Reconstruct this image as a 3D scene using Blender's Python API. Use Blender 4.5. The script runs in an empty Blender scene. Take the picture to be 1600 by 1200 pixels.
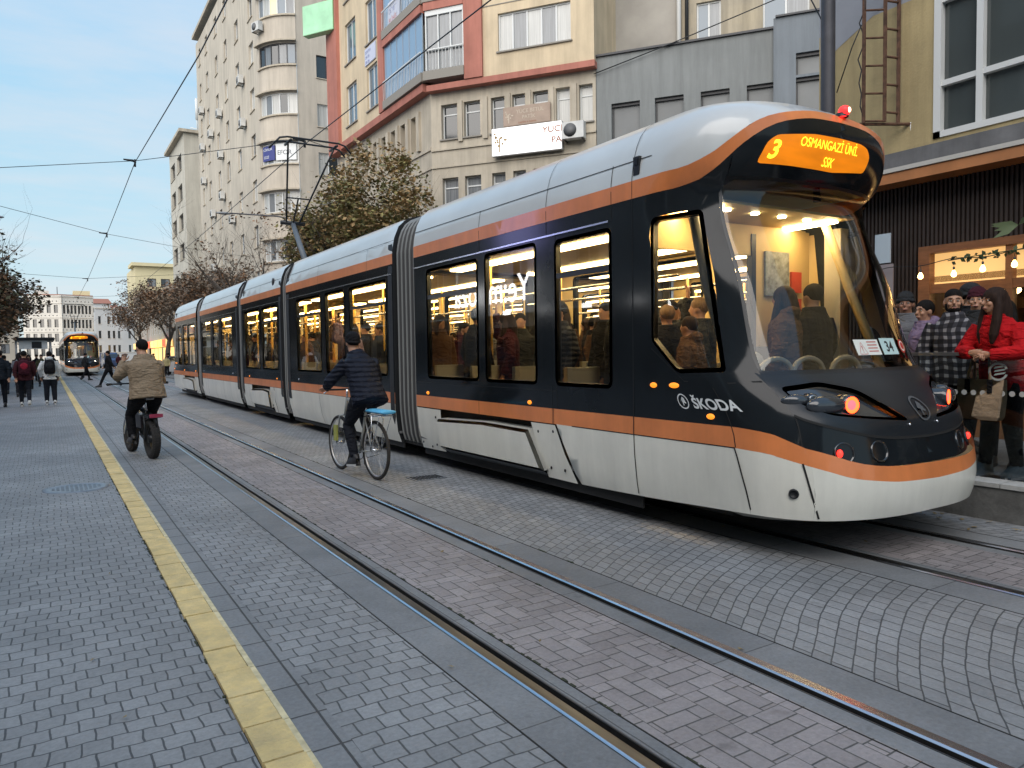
import bpy, bmesh, math, random
from mathutils import Vector, Matrix
from mathutils.geometry import delaunay_2d_cdt
random.seed(7)
SC = bpy.context.scene
C = SC.collection
R = math.radians
# ------------------------------------------------------------------ camera
cam = bpy.data.cameras.new("camera"); camo = bpy.data.objects.new("camera", cam); C.objects.link(camo)
cam.sensor_width = 36.0; cam.lens = 1150/1600*36; cam.clip_start = 0.05; cam.clip_end = 6000
_r = Vector((0.8459532,-0.53304659,-0.01498361)); _f = Vector((0.53196157,0.84552218,-0.04592529)); _u = _r.cross(_f)
_m = Matrix.Identity(4)
for i in range(3): _m[i][0] = _r[i]; _m[i][1] = _u[i]; _m[i][2] = -_f[i]
_m.translation = (0, 0, 1.5); camo.matrix_world = _m
SC.camera = camo
# ------------------------------------------------------------------ sky, sun, exposure
SUN_EL, SUN_AZ = R(34), R(232)
w = bpy.data.worlds.new("World"); SC.world = w; w.use_nodes = True
nt = w.node_tree; nt.nodes.clear()
def nn(t, typ, **kw):
    n = t.nodes.new(typ)
    for k, v in kw.items():
        if k.startswith('i_'): n.inputs[k[2:].replace('_', ' ')].default_value = v
        else: setattr(n, k, v)
    return n
out = nn(nt, 'ShaderNodeOutputWorld'); bg = nn(nt, 'ShaderNodeBackground'); bg.inputs[1].default_value = 0.1
sky = nn(nt, 'ShaderNodeTexSky'); sky.sky_type = 'NISHITA'; sky.sun_disc = False; sky.sun_elevation = SUN_EL; sky.sun_rotation = SUN_AZ
sky.air_density = 1.2; sky.dust_density = 1.0; sky.ozone_density = 1.6
tc = nn(nt, 'ShaderNodeTexCoord'); sep = nn(nt, 'ShaderNodeSeparateXYZ'); nt.links.new(tc.outputs['Generated'], sep.inputs[0])
mz = nn(nt, 'ShaderNodeMath', operation='MAXIMUM'); nt.links.new(sep.outputs[2], mz.inputs[0]); mz.inputs[1].default_value = 0.0
az = nn(nt, 'ShaderNodeMath', operation='ADD'); nt.links.new(mz.outputs[0], az.inputs[0]); az.inputs[1].default_value = 0.12
dx = nn(nt, 'ShaderNodeMath', operation='DIVIDE'); nt.links.new(sep.outputs[0], dx.inputs[0]); nt.links.new(az.outputs[0], dx.inputs[1])
dy = nn(nt, 'ShaderNodeMath', operation='DIVIDE'); nt.links.new(sep.outputs[1], dy.inputs[0]); nt.links.new(az.outputs[0], dy.inputs[1])
cb = nn(nt, 'ShaderNodeCombineXYZ'); nt.links.new(dx.outputs[0], cb.inputs[0]); nt.links.new(dy.outputs[0], cb.inputs[1])
mp = nn(nt, 'ShaderNodeMapping'); mp.inputs['Scale'].default_value = (0.5, 1.0, 1); mp.inputs['Rotation'].default_value = (0, 0, 0.55); nt.links.new(cb.outputs[0], mp.inputs[0])
nz = nn(nt, 'ShaderNodeTexNoise', i_Scale=1.5, i_Detail=7.0, i_Roughness=0.6); nt.links.new(mp.outputs[0], nz.inputs['Vector'])
cr = nn(nt, 'ShaderNodeValToRGB'); cr.color_ramp.elements[0].position = 0.44; cr.color_ramp.elements[1].position = 0.68
nt.links.new(nz.outputs[0], cr.inputs[0])
# base tone of the thin high cloud: brighter blue above, paler towards the horizon
cr2 = nn(nt, 'ShaderNodeValToRGB'); e = cr2.color_ramp.elements
e[0].position = 0.0; e[0].color = (.56, .68, .72, 1); e[1].position = 1.0; e[1].color = (.26, .48, .80, 1)
x = e.new(0.22); x.color = (.42, .63, .76, 1)
x = e.new(0.5); x.color = (.28, .56, .84, 1)
nt.links.new(mz.outputs[0], cr2.inputs[0])
sc10 = nn(nt, 'ShaderNodeVectorMath', operation='SCALE'); sc10.inputs['Scale'].default_value = 8.4; nt.links.new(cr2.outputs[0], sc10.inputs[0])
m1 = nn(nt, 'ShaderNodeMix', data_type='RGBA'); m1.inputs[0].default_value = 0.88
nt.links.new(sky.outputs[0], m1.inputs[6]); nt.links.new(sc10.outputs[0], m1.inputs[7])
fm = nn(nt, 'ShaderNodeMath', operation='MULTIPLY'); fm.inputs[1].default_value = 0.5; nt.links.new(cr.outputs[0], fm.inputs[0])
m2 = nn(nt, 'ShaderNodeMix', data_type='RGBA'); nt.links.new(fm.outputs[0], m2.inputs[0]); nt.links.new(m1.outputs[2], m2.inputs[6])
m2.inputs[7].default_value = (5.7, 5.55, 5.75, 1)
nt.links.new(m2.outputs[2], bg.inputs[0]); nt.links.new(bg.outputs[0], out.inputs[0])
sl = bpy.data.lights.new("sun", 'SUN'); sl.energy = 2.9; sl.angle = R(70); sl.color = (1.0, .90, .80)
so = bpy.data.objects.new("sun", sl); C.objects.link(so)
sd = Vector((math.sin(SUN_AZ)*math.cos(SUN_EL), math.cos(SUN_AZ)*math.cos(SUN_EL), math.sin(SUN_EL)))
so.rotation_euler = sd.to_track_quat('Z', 'Y').to_euler(); so.location = (0, 0, 60)
SC.view_settings.view_transform = 'Standard'; SC.view_settings.look = 'None'; SC.view_settings.exposure = 0.56; SC.view_settings.gamma = 1.0
SC.render.engine = 'CYCLES'; SC.cycles.use_denoising = True; SC.cycles.max_bounces = 8; SC.cycles.transparent_max_bounces = 16
SC.cycles.sample_clamp_indirect = 6.0
SC.cycles.caustics_reflective = False; SC.cycles.caustics_refractive = False
# ------------------------------------------------------------------ materials
def srgb(r, g, b):
    f = lambda c: (c/255/12.92) if c/255 <= .04045 else ((c/255+.055)/1.055)**2.4
    return (f(r), f(g), f(b), 1)
MC = {}
def mat(name, col, rough=.6, metal=0., var=.0, vs=3., bump=0., bs=30., coat=0., spec=.5, stretch=None, col2=None, dirt=0., streak=0., fold=0., quilt=0.):
    if name in MC: return MC[name]
    m = bpy.data.materials.new(name); m.use_nodes = True; t = m.node_tree; b = t.nodes['Principled BSDF']
    col = tuple(col)[:3]+(1,)
    b.inputs['Base Color'].default_value = col; b.inputs['Roughness'].default_value = rough; b.inputs['Metallic'].default_value = metal
    b.inputs['Coat Weight'].default_value = coat; b.inputs['Specular IOR Level'].default_value = spec
    tc = nn(t, 'ShaderNodeTexCoord'); src = tc.outputs['Object']
    if stretch:
        mp = nn(t, 'ShaderNodeMapping'); mp.inputs['Scale'].default_value = stretch; t.links.new(src, mp.inputs[0]); src = mp.outputs[0]
    if var or col2 or dirt:
        nz = nn(t, 'ShaderNodeTexNoise', i_Scale=vs, i_Detail=6.0, i_Roughness=.6); t.links.new(src, nz.inputs['Vector'])
        r = nn(t, 'ShaderNodeValToRGB'); r.color_ramp.elements[0].position = .33; r.color_ramp.elements[1].position = .67
        c2 = tuple(col2)[:3]+(1,) if col2 else tuple(min(1, c*(1+var)) for c in col[:3])+(1,)
        c1 = col if col2 else tuple(c*(1-var) for c in col[:3])+(1,)
        r.color_ramp.elements[0].color = c1; r.color_ramp.elements[1].color = c2
        t.links.new(nz.outputs[0], r.inputs[0]); t.links.new(r.outputs[0], b.inputs['Base Color'])
    if streak:
        ms = nn(t, 'ShaderNodeMapping'); ms.inputs['Scale'].default_value = (2.6, 2.6, .22); t.links.new(tc.outputs['Object'], ms.inputs[0])
        n3 = nn(t, 'ShaderNodeTexNoise', i_Scale=1.0, i_Detail=8.0, i_Roughness=.68); t.links.new(ms.outputs[0], n3.inputs['Vector'])
        mr = nn(t, 'ShaderNodeMapRange'); mr.inputs[1].default_value = .35; mr.inputs[2].default_value = .62; mr.inputs[3].default_value = 1-streak; mr.inputs[4].default_value = 1.04; t.links.new(n3.outputs[0], mr.inputs[0])
        vm = nn(t, 'ShaderNodeVectorMath', operation='SCALE'); t.links.new(mr.outputs[0], vm.inputs['Scale'])
        if b.inputs['Base Color'].is_linked: t.links.new(b.inputs['Base Color'].links[0].from_socket, vm.inputs[0])
        else: vm.inputs[0].default_value = col[:3]
        t.links.new(vm.outputs[0], b.inputs['Base Color'])
    if fold:
        mf = nn(t, 'ShaderNodeMapping'); mf.inputs['Scale'].default_value = (1, 1, 2.6); mf.inputs['Rotation'].default_value = (.3, .2, 0); t.links.new(tc.outputs['Object'], mf.inputs[0])
        nf = nn(t, 'ShaderNodeTexNoise', i_Scale=5.5, i_Detail=3.0, i_Roughness=.5, i_Distortion=1.2); t.links.new(mf.outputs[0], nf.inputs['Vector'])
        hgt = nf.outputs[0]
        if quilt:
            wv = nn(t, 'ShaderNodeTexWave', bands_direction='Z', i_Scale=quilt, i_Distortion=1.2, i_Detail=1.0); t.links.new(tc.outputs['Object'], wv.inputs['Vector']); ad = nn(t, 'ShaderNodeMath', operation='ADD'); t.links.new(hgt, ad.inputs[0]); mw = nn(t, 'ShaderNodeMath', operation='MULTIPLY'); mw.inputs[1].default_value = .35; t.links.new(wv.outputs['Fac'], mw.inputs[0]); t.links.new(mw.outputs[0], ad.inputs[1]); hgt = ad.outputs[0]
        bf = nn(t, 'ShaderNodeBump', i_Strength=1.0, i_Distance=fold); t.links.new(hgt, bf.inputs['Height']); t.links.new(bf.outputs[0], b.inputs['Normal'])
    if bump:
        n2 = nn(t, 'ShaderNodeTexNoise', i_Scale=bs, i_Detail=4.0); t.links.new(src, n2.inputs['Vector'])
        bp = nn(t, 'ShaderNodeBump', i_Strength=min(bump, 1.), i_Distance=.02)
        if fold: t.links.new(bf.outputs[0], bp.inputs['Normal'])
        t.links.new(n2.outputs[0], bp.inputs['Height']); t.links.new(bp.outputs[0], b.inputs['Normal'])
    MC[name] = m
    return m
def emit(name, col, s):
    if name in MC: return MC[name]
    m = bpy.data.materials.new(name); m.use_nodes = True; t = m.node_tree; b = t.nodes['Principled BSDF']
    b.inputs['Base Color'].default_value = tuple(c*.6 for c in col[:3])+(1,); b.inputs['Emission Color'].default_value = tuple(col[:3])+(1,); b.inputs['Emission Strength'].default_value = s
    MC[name] = m; return m
def glass(name, tint=(.75, .8, .78), ior=1.5, rough=.0, refl=1.0):
    if name in MC: return MC[name]
    m = bpy.data.materials.new(name); m.use_nodes = True; t = m.node_tree; t.nodes.clear()
    o = nn(t, 'ShaderNodeOutputMaterial'); mx = nn(t, 'ShaderNodeMixShader'); tr = nn(t, 'ShaderNodeBsdfTransparent'); gl = nn(t, 'ShaderNodeBsdfGlossy')
    tr.inputs[0].default_value = tuple(tint)+(1,); gl.inputs['Roughness'].default_value = rough; gl.inputs[0].default_value = (1, 1, 1, 1)
    fr = nn(t, 'ShaderNodeFresnel'); fr.inputs[0].default_value = ior
    mu = nn(t, 'ShaderNodeMath', operation='MULTIPLY'); mu.inputs[1].default_value = refl; mu.use_clamp = True
    t.links.new(fr.outputs[0], mu.inputs[0]); t.links.new(mu.outputs[0], mx.inputs[0]); t.links.new(tr.outputs[0], mx.inputs[1]); t.links.new(gl.outputs[0], mx.inputs[2]); t.links.new(mx.outputs[0], o.inputs[0])
    MC[name] = m; return m
def paver(name, c1, c2, mortar, bw, bh, msize=.006, off=.5, warp=.012, rot=0., fan=None, bump=.6, dirt=.25, wob=0., squash=None, weave=False):
    m = bpy.data.materials.new(name); m.use_nodes = True; t = m.node_tree; b = t.nodes['Principled BSDF']; L = t.links.new
    tc = nn(t, 'ShaderNodeTexCoord'); v = tc.outputs['Object']
    nz = nn(t, 'ShaderNodeTexNoise', i_Scale=5.0, i_Detail=2.0); L(v, nz.inputs['Vector'])
    sb = nn(t, 'ShaderNodeVectorMath', operation='SUBTRACT'); sb.inputs[1].default_value = (.5, .5, .5); L(nz.outputs['Color'], sb.inputs[0])
    sc = nn(t, 'ShaderNodeVectorMath', operation='SCALE'); sc.inputs['Scale'].default_value = warp*2; L(sb.outputs[0], sc.inputs[0])
    ad = nn(t, 'ShaderNodeVectorMath', operation='ADD'); L(v, ad.inputs[0]); L(sc.outputs[0], ad.inputs[1]); v2 = ad.outputs[0]
    nzl = nn(t, 'ShaderNodeTexNoise', i_Scale=.8, i_Detail=2.0); L(v, nzl.inputs['Vector'])
    sb2 = nn(t, 'ShaderNodeVectorMath', operation='SUBTRACT'); sb2.inputs[1].default_value = (.5, .5, .5); L(nzl.outputs['Color'], sb2.inputs[0])
    sc2 = nn(t, 'ShaderNodeVectorMath', operation='SCALE'); sc2.inputs['Scale'].default_value = warp*6; L(sb2.outputs[0], sc2.inputs[0])
    ad2 = nn(t, 'ShaderNodeVectorMath', operation='ADD'); L(v2, ad2.inputs[0]); L(sc2.outputs[0], ad2.inputs[1]); v2 = ad2.outputs[0]
    sp = nn(t, 'ShaderNodeSeparateXYZ'); L(v2, sp.inputs[0]); X, Y = sp.outputs[0], sp.outputs[1]
    def M(op, a, c):
        n = nn(t, 'ShaderNodeMath', operation=op)
        for i, q in enumerate((a, c)):
            if q is None: continue
            if isinstance(q, (int, float)): n.inputs[i].default_value = q
            else: L(q, n.inputs[i])
        return n.outputs[0]
    if fan:
        xc, k = fan; d = M('SUBTRACT', X, xc); d2 = M('MULTIPLY', d, d); Y = M('ADD', Y, M('MULTIPLY', d2, k))
    if wob:
        s = M('SINE', M('MULTIPLY', X, 2*math.pi/(bw)), None); Y = M('ADD', Y, M('MULTIPLY', s, wob))
    cbn = nn(t, 'ShaderNodeCombineXYZ'); L(X, cbn.inputs[0]); L(Y, cbn.inputs[1]); vv = cbn.outputs[0]
    if rot:
        mp = nn(t, 'ShaderNodeMapping'); mp.inputs['Rotation'].default_value = (0, 0, rot); L(vv, mp.inputs[0]); vv = mp.outputs[0]
    def brick(vec):
        br = nn(t, 'ShaderNodeTexBrick'); L(vec, br.inputs['Vector'])
        br.inputs['Scale'].default_value = 1; br.inputs['Brick Width'].default_value = bw; br.inputs['Row Height'].default_value = bh; br.inputs['Mortar Size'].default_value = msize; br.inputs['Mortar Smooth'].default_value = .3
        br.offset = off; br.inputs['Bias'].default_value = -.1
        br.inputs['Color1'].default_value = tuple(c1)+(1,); br.inputs['Color2'].default_value = tuple(c2)+(1,); br.inputs['Mortar'].default_value = tuple(mortar)+(1,)
        return br.outputs['Color'], br.outputs['Fac']
    col, fac = brick(vv)
    if weave:   # blocks of three bricks alternately laid along and across
        br2v = nn(t, 'ShaderNodeMapping'); br2v.inputs['Rotation'].default_value = (0, 0, math.pi/2); L(vv, br2v.inputs[0])
        c_2, f_2 = brick(br2v.outputs[0])
        ck = nn(t, 'ShaderNodeTexChecker', i_Scale=1.0/weave); L(vv, ck.inputs['Vector'])
        mxc = nn(t, 'ShaderNodeMix', data_type='RGBA'); L(ck.outputs['Fac'], mxc.inputs[0]); L(col, mxc.inputs[6]); L(c_2, mxc.inputs[7]); col = mxc.outputs[2]
        mxf = nn(t, 'ShaderNodeMix', data_type='FLOAT'); L(ck.outputs['Fac'], mxf.inputs[0]); L(fac, mxf.inputs[2]); L(f_2, mxf.inputs[3]); fac = mxf.outputs[0]
    nd = nn(t, 'ShaderNodeTexNoise', i_Scale=.9, i_Detail=8.0, i_Roughness=.7); L(tc.outputs['Object'], nd.inputs['Vector'])
    rd = nn(t, 'ShaderNodeMapRange'); rd.inputs[1].default_value = .3; rd.inputs[2].default_value = .7; rd.inputs[3].default_value = 1-dirt; rd.inputs[4].default_value = 1+dirt*.6; L(nd.outputs[0], rd.inputs[0])
    ng = nn(t, 'ShaderNodeTexNoise', i_Scale=45., i_Detail=6.0, i_Roughness=.75); L(tc.outputs['Object'], ng.inputs['Vector'])
    rg = nn(t, 'ShaderNodeMapRange'); rg.inputs[1].default_value = .3; rg.inputs[2].default_value = .7; rg.inputs[3].default_value = .8; rg.inputs[4].default_value = 1.18; L(ng.outputs[0], rg.inputs[0])
    nh = nn(t, 'ShaderNodeTexNoise', i_Scale=.33, i_Detail=5.0, i_Roughness=.6, i_Distortion=.6); L(tc.outputs['Object'], nh.inputs['Vector'])
    rh = nn(t, 'ShaderNodeMapRange'); rh.inputs[1].default_value = .38; rh.inputs[2].default_value = .60; rh.inputs[3].default_value = .84; rh.inputs[4].default_value = 1.07; L(nh.outputs[0], rh.inputs[0])
    ns_ = nn(t, 'ShaderNodeTexNoise', i_Scale=5.5, i_Detail=3.0, i_Roughness=.5); L(tc.outputs['Object'], ns_.inputs['Vector'])
    rs_ = nn(t, 'ShaderNodeMapRange'); rs_.inputs[1].default_value = .66; rs_.inputs[2].default_value = .74; rs_.inputs[3].default_value = 1.; rs_.inputs[4].default_value = .72; L(ns_.outputs[0], rs_.inputs[0])
    mm = M('MULTIPLY', M('MULTIPLY', rd.outputs[0], rg.outputs[0]), M('MULTIPLY', rh.outputs[0], rs_.outputs[0]))
    vm = nn(t, 'ShaderNodeVectorMath', operation='SCALE'); L(col, vm.inputs[0]); L(mm, vm.inputs['Scale']); L(vm.outputs[0], b.inputs['Base Color'])
    b.inputs['Roughness'].default_value = .62; b.inputs['Specular IOR Level'].default_value = .4
    hgt = M('ADD', M('MULTIPLY', fac, -1.0), M('MULTIPLY', ng.outputs[0], .25))
    hgt = M('ADD', hgt, M('MULTIPLY', nz.outputs[0], .5))
    bp = nn(t, 'ShaderNodeBump', i_Strength=bump, i_Distance=.008); L(hgt, bp.inputs['Height']); L(bp.outputs[0], b.inputs['Normal'])
    MC[name] = m; return m
# ------------------------------------------------------------------ object helpers
def link(o, parent=None):
    C.objects.link(o)
    if parent is not None: o.parent = parent
    return o
def tag(o, label=None, cat=None, group=None, kind=None):
    if label: o['label'] = label
    if cat: o['category'] = cat
    if group: o['group'] = group
    if kind: o['kind'] = kind
    return o
def empty(name, loc=(0, 0, 0), rz=0., label=None, cat=None, group=None, s=1.):
    o = bpy.data.objects.new(name, None); C.objects.link(o); o.location = loc; o.rotation_euler = (0, 0, rz); o.scale = (s, s, s); o.empty_display_size = .2
    return tag(o, label, cat, group)
class MB:
    "collects geometry for one mesh object"
    def __init__(s): s.v = []; s.f = []; s.m = []; s.mats = []; s.sm = []; s.n = {}
    def mi(s, m):
        if m not in s.mats: s.mats.append(m)
        return s.mats.index(m)
    def add(s, vs, fs, m, smooth=False, normals=None):
        k = len(s.v); s.v += [tuple(v) for v in vs]; i = s.mi(m)
        for f in fs: s.f.append([a+k for a in f]); s.m.append(i); s.sm.append(smooth)
        if normals:
            for j, n in enumerate(normals): s.n[k+j] = n
    def box(s, a, b, m, M=None):
        x0, y0, z0 = a; x1, y1, z1 = b
        vs = [(x0, y0, z0), (x1, y0, z0), (x1, y1, z0), (x0, y1, z0), (x0, y0, z1), (x1, y0, z1), (x1, y1, z1), (x0, y1, z1)]
        if M: vs = [M @ Vector(v) for v in vs]
        s.add(vs, [(0, 3, 2, 1), (4, 5, 6, 7), (0, 1, 5, 4), (1, 2, 6, 5), (2, 3, 7, 6), (3, 0, 4, 7)], m)
    def cbox(s, c, d, m, M=None): s.box((c[0]-d[0]/2, c[1]-d[1]/2, c[2]-d[2]/2), (c[0]+d[0]/2, c[1]+d[1]/2, c[2]+d[2]/2), m, M)
    def tube(s, pts, r, m, n=8, cap=True, closed=False):
        pts = [Vector(p) for p in pts]; rs = r if isinstance(r, (list, tuple)) else [r]*len(pts)
        vs = []; N = len(pts); up = Vector((0, 0, 1)); prev = None
        for i, p in enumerate(pts):
            if closed: d = pts[(i+1) % N]-pts[i-1]
            else: d = pts[min(i+1, N-1)]-pts[max(i-1, 0)]
            if d.length < 1e-9: d = Vector((0, 0, 1))
            d.normalize()
            if prev is None:
                a = up if abs(d.z) < .95 else Vector((1, 0, 0)); x = d.cross(a).normalized()
            else:
                x = (prev - d*prev.dot(d)).normalized()
            prev = x; y = d.cross(x)
            rr = rs[i]; rx, ry = rr if isinstance(rr, (list, tuple)) else (rr, rr)
            for k in range(n):
                t = 2*math.pi*k/n; vs.append(p+x*math.cos(t)*rx+y*math.sin(t)*ry)
        fs = []
        for i in range(N if closed else N-1):
            j = (i+1) % N
            for k in range(n): fs.append((i*n+k, i*n+(k+1) % n, j*n+(k+1) % n, j*n+k))
        if cap and not closed: fs += [tuple(range(n))[::-1], tuple(range((N-1)*n, N*n))]
        s.add(vs, fs, m, True)
    def lathe(s, prof, m, n=16, M=None, smooth=True):
        vs = []; fs = []
        for r, z in prof:
            for k in range(n):
                t = 2*math.pi*k/n; v = Vector((r*math.cos(t), r*math.sin(t), z)); vs.append(M @ v if M else v)
        for i in range(len(prof)-1):
            for k in range(n): fs.append((i*n+k, i*n+(k+1) % n, (i+1)*n+(k+1) % n, (i+1)*n+k))
        s.add(vs, fs, m, smooth)
    def ell(s, c, r, m, nu=14, nv=9, M=None):
        vs = []; fs = []; c = Vector(c)
        for j in range(nv+1):
            p = math.pi*j/nv
            for i in range(nu):
                t = 2*math.pi*i/nu; v = Vector((r[0]*math.sin(p)*math.cos(t), r[1]*math.sin(p)*math.sin(t), r[2]*math.cos(p)))
                if M: v = M @ v
                vs.append(c+v)
        for j in range(nv):
            for i in range(nu): fs.append((j*nu+i, (j+1)*nu+i, (j+1)*nu+(i+1) % nu, j*nu+(i+1) % nu))
        s.add(vs, fs, m, True)
    def build(s, name, parent=None, loc=None, wn=False):
        me = bpy.data.meshes.new(name); me.from_pydata(s.v, [], s.f)
        for m in s.mats: me.materials.append(m)
        me.polygons.foreach_set('material_index', s.m); me.polygons.foreach_set('use_smooth', s.sm); me.update()
        if s.n and len(s.n) == len(s.v):
            me.normals_split_custom_set_from_vertices([s.n[i] for i in range(len(s.v))])
        o = bpy.data.objects.new(name, me); link(o, parent)
        if loc: o.location = loc
        return o
def copy_tree(o, parent=None, mats=None):
    c = o.copy(); C.objects.link(c)
    if parent is not None: c.parent = parent
    for ch in list(o.children): copy_tree(ch, c)
    return c
def text_mesh(txt, size, m, ext=.004, font_shear=0., align='LEFT', space=1.0, bold=0.):
    cu = bpy.data.curves.new('lettering', 'FONT'); cu.body = txt; cu.size = size; cu.extrude = ext; cu.shear = font_shear; cu.align_x = align; cu.space_character = space; cu.offset = bold
    o = bpy.data.objects.new('lettering', cu); C.objects.link(o); dg = bpy.context.evaluated_depsgraph_get(); dg.update()
    me = bpy.data.meshes.new_from_object(o.evaluated_get(dg)); bpy.data.objects.remove(o); bpy.data.curves.remove(cu)
    vs = [tuple(v.co) for v in me.vertices]; fs = [tuple(p.vertices) for p in me.polygons]; bpy.data.meshes.remove(me)
    return vs, fs
# ------------------------------------------------------------------ common materials
ASPH = paver('rail side concrete', (.195, .203, .212), (.235, .242, .248), (.09, .092, .095), 1.2, .62, .004, off=0, warp=.004, dirt=.3, rot=math.pi/2)
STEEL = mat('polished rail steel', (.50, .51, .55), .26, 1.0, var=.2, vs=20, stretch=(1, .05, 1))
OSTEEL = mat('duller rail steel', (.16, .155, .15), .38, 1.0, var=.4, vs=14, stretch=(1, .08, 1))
DSTEEL = mat('dark rail groove', (.015, .014, .013), .7, .2, var=.4, vs=30)
BLACK = mat('black rubber', (.012, .013, .015), .55)
BLKM = mat('black metal', (.02, .022, .025), .4, .3)
# ------------------------------------------------------------------ ground
def sheet(name, x0, x1, y0, y1, z, m, kind='structure'):
    b = MB(); b.add([(x0, y0, z), (x1, y0, z), (x1, y1, z), (x0, y1, z)], [(0, 1, 2, 3)], m); o = b.build(name); return tag(o, kind=kind)
Y0, Y1 = -6, 150
sheet('ground', -3000, 3000, -3000, 3000, -.09, mat('far ground', (.12, .125, .13), .9, var=.2, vs=.05))
P_L = paver('wavy grey pavers', (.228, .230, .232), (.278, .281, .284), (.075, .077, .08), .106, .112, .0044, warp=.016, wob=.003, dirt=.24)
P_M = paver('grey cobbles', (.235, .240, .244), (.30, .306, .311), (.085, .088, .09), .104, .113, .0046, warp=.014, dirt=.22)
P_R = paver('reddish track pavers', (.262, .238, .238), (.345, .314, .314), (.09, .088, .086), .19, .094, .0045, warp=.004, weave=.282, dirt=.3)
P_F = paver('arched cobbles', (.235, .239, .242), (.30, .305, .308), (.085, .088, .092), .100, .108, .0048, warp=.010, fan=(5.2, .16), dirt=.25)
P_S = paver('dark border slabs', (.20, .205, .21), (.235, .24, .245), (.06, .06, .06), .30, .30, .006, rot=math.pi/2, off=0, warp=.002, dirt=.12)
sheet('pavement', -40, .60, Y0, Y1, 0, P_L)
sheet('border_paving', .785, .94, Y0, Y1, 0, P_S)
sheet('cobbled_lane', .94, 1.52, Y0, Y1, 0, P_M)
sheet('cobbled_track_verge', 3.06, 4.50, Y0, Y1, 0, P_F)
sheet('platform_side_paving', 6.16, 6.70, Y0, Y1, 0, P_F)
for xc, nm in ((2.28, 'near'), (5.35, 'far')):
    sheet('track_paving', xc-.36, xc+.33, Y0, Y1, 0, P_R)
    for s in (-1, 1):
        xi = xc+s*.36 if s < 0 else xc+.33; xh = xc+s*.50
        a, b_ = sorted((xi, xh-s*.065)); sheet('track_slab', a, b_, Y0, Y1, 0, ASPH)
        xo = {(-1, 2.28): 1.52, (1, 2.28): 3.06, (-1, 5.35): 4.50, (1, 5.35): 6.16}[(s, xc)]
        a, b_ = sorted((xo, xh+s*.047)); sheet('track_slab', a, b_, Y0, Y1, 0, ASPH)
        # grooved rail: running head outside, flange groove inside
        prof = [(.046, -.05), (.046, .004), (.036, .010), (-.012, .010), (-.020, .002), (-.022, -.04), (-.055, -.04), (-.056, -.002), (-.058, .002), (-.064, .003), (-.065, -.05)]
        rb = MB()
        for i in range(len(prof)-1):
            (p0, z0), (p1, z1) = prof[i], prof[i+1]
            mm = DSTEEL if i in (4, 5, 6) else (OSTEEL if i > 6 or (s < 0 and i != 1) else STEEL)  # left heads toned dark but for one facet, a glint put in by material
            vs = [(xh+s*p0, Y0, z0), (xh+s*p1, Y0, z1), (xh+s*p1, Y1, z1), (xh+s*p0, Y1, z0)]
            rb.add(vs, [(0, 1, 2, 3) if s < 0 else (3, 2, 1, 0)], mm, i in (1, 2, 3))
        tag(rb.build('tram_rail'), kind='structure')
# yellow edging blocks
YEL = mat('yellow painted block', (.80, .60, .26), .78, vs=11, bump=.5, bs=60, col2=(.62, .48, .24), streak=.22)
YEL2 = mat('cream edge line', (.60, .52, .32), .8, var=.25, vs=12)
yb = MB(); y = Y0; random.seed(3)
while y < 75:
    l = .30; g = .006; dz = random.uniform(-.003, .004); sh = random.uniform(-.004, .004)
    yb.box((.605+sh, y+g, -.05), (.755+sh, y+l-g, .012+dz), YEL); yb.box((.758, y+g*.5, -.05), (.783, y+l-.004, .007), YEL2); y += l
yb.box((.600, Y0, -.06), (.790, 75, -.006), DSTEEL); yb.box((.600, 75, -.06), (.785, 150, .01), YEL)
tag(yb.build('yellow_edging'), kind='structure')
# moss in the joints beside the track slabs
MOSS = mat('moss', (.035, .04, .022), .95, var=.5, vs=20)
mo = MB(); random.seed(9)
for xx, p in ((1.925, .55), (2.595, .12), (3.063, .10), (.597, .3)):
    yy = 0.
    while yy < 14:
        if random.random() < p:
            for _ in range(3): l = random.uniform(.01, .04); wd = random.uniform(.002, .007); y_ = yy+random.uniform(0, .08); mo.box((xx-wd, y_, -.01), (xx+wd*1.4, y_+l, random.uniform(.002, .006)), MOSS)
        yy += random.uniform(.04, .16)
jt = MB()
for xx in (1.922, 2.598, 3.062, 4.498, 1.518, 6.162): jt.box((xx-.004, Y0, -.02), (xx+.004, 60, .0015), DSTEEL)
tag(jt.build('paving_joint'), kind='structure')
tag(mo.build('moss'), 'thin green moss growing in the joints between the paving strips', 'moss', kind='stuff')
# platform
KERB = mat('pale granite kerb', (.42, .43, .42), .7, var=.15, vs=8, bump=.2, bs=60)
KFACE = mat('dark kerb face', (.13, .13, .125), .85, var=.3, vs=5, bump=.3)
P_P = paver('platform slabs', (.16, .16, .165), (.20, .20, .205), (.07, .07, .07), .40, .40, .006, off=0, warp=.002, dirt=.2)
pb = MB(); pb.box((6.74, -6, -.05), (10.6, 36, .30), P_P); pb.box((6.70, -6, -.05), (6.735, 36, .285), KFACE)
tag(pb.build('platform'), kind='structure')
y = -6.0; kb = MB()
while y < 36:
    kb.box((6.685, y+.004, .285), (6.93, y+.996, .322), KERB); y += 1.0
tag(kb.build('platform_kerb'), kind='structure')
sheet('far_pavement', 6.72, 60, 36, 150, .03, P_P); sheet('side_square', 10.6, 60, -6, 36, .03, P_P)
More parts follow.
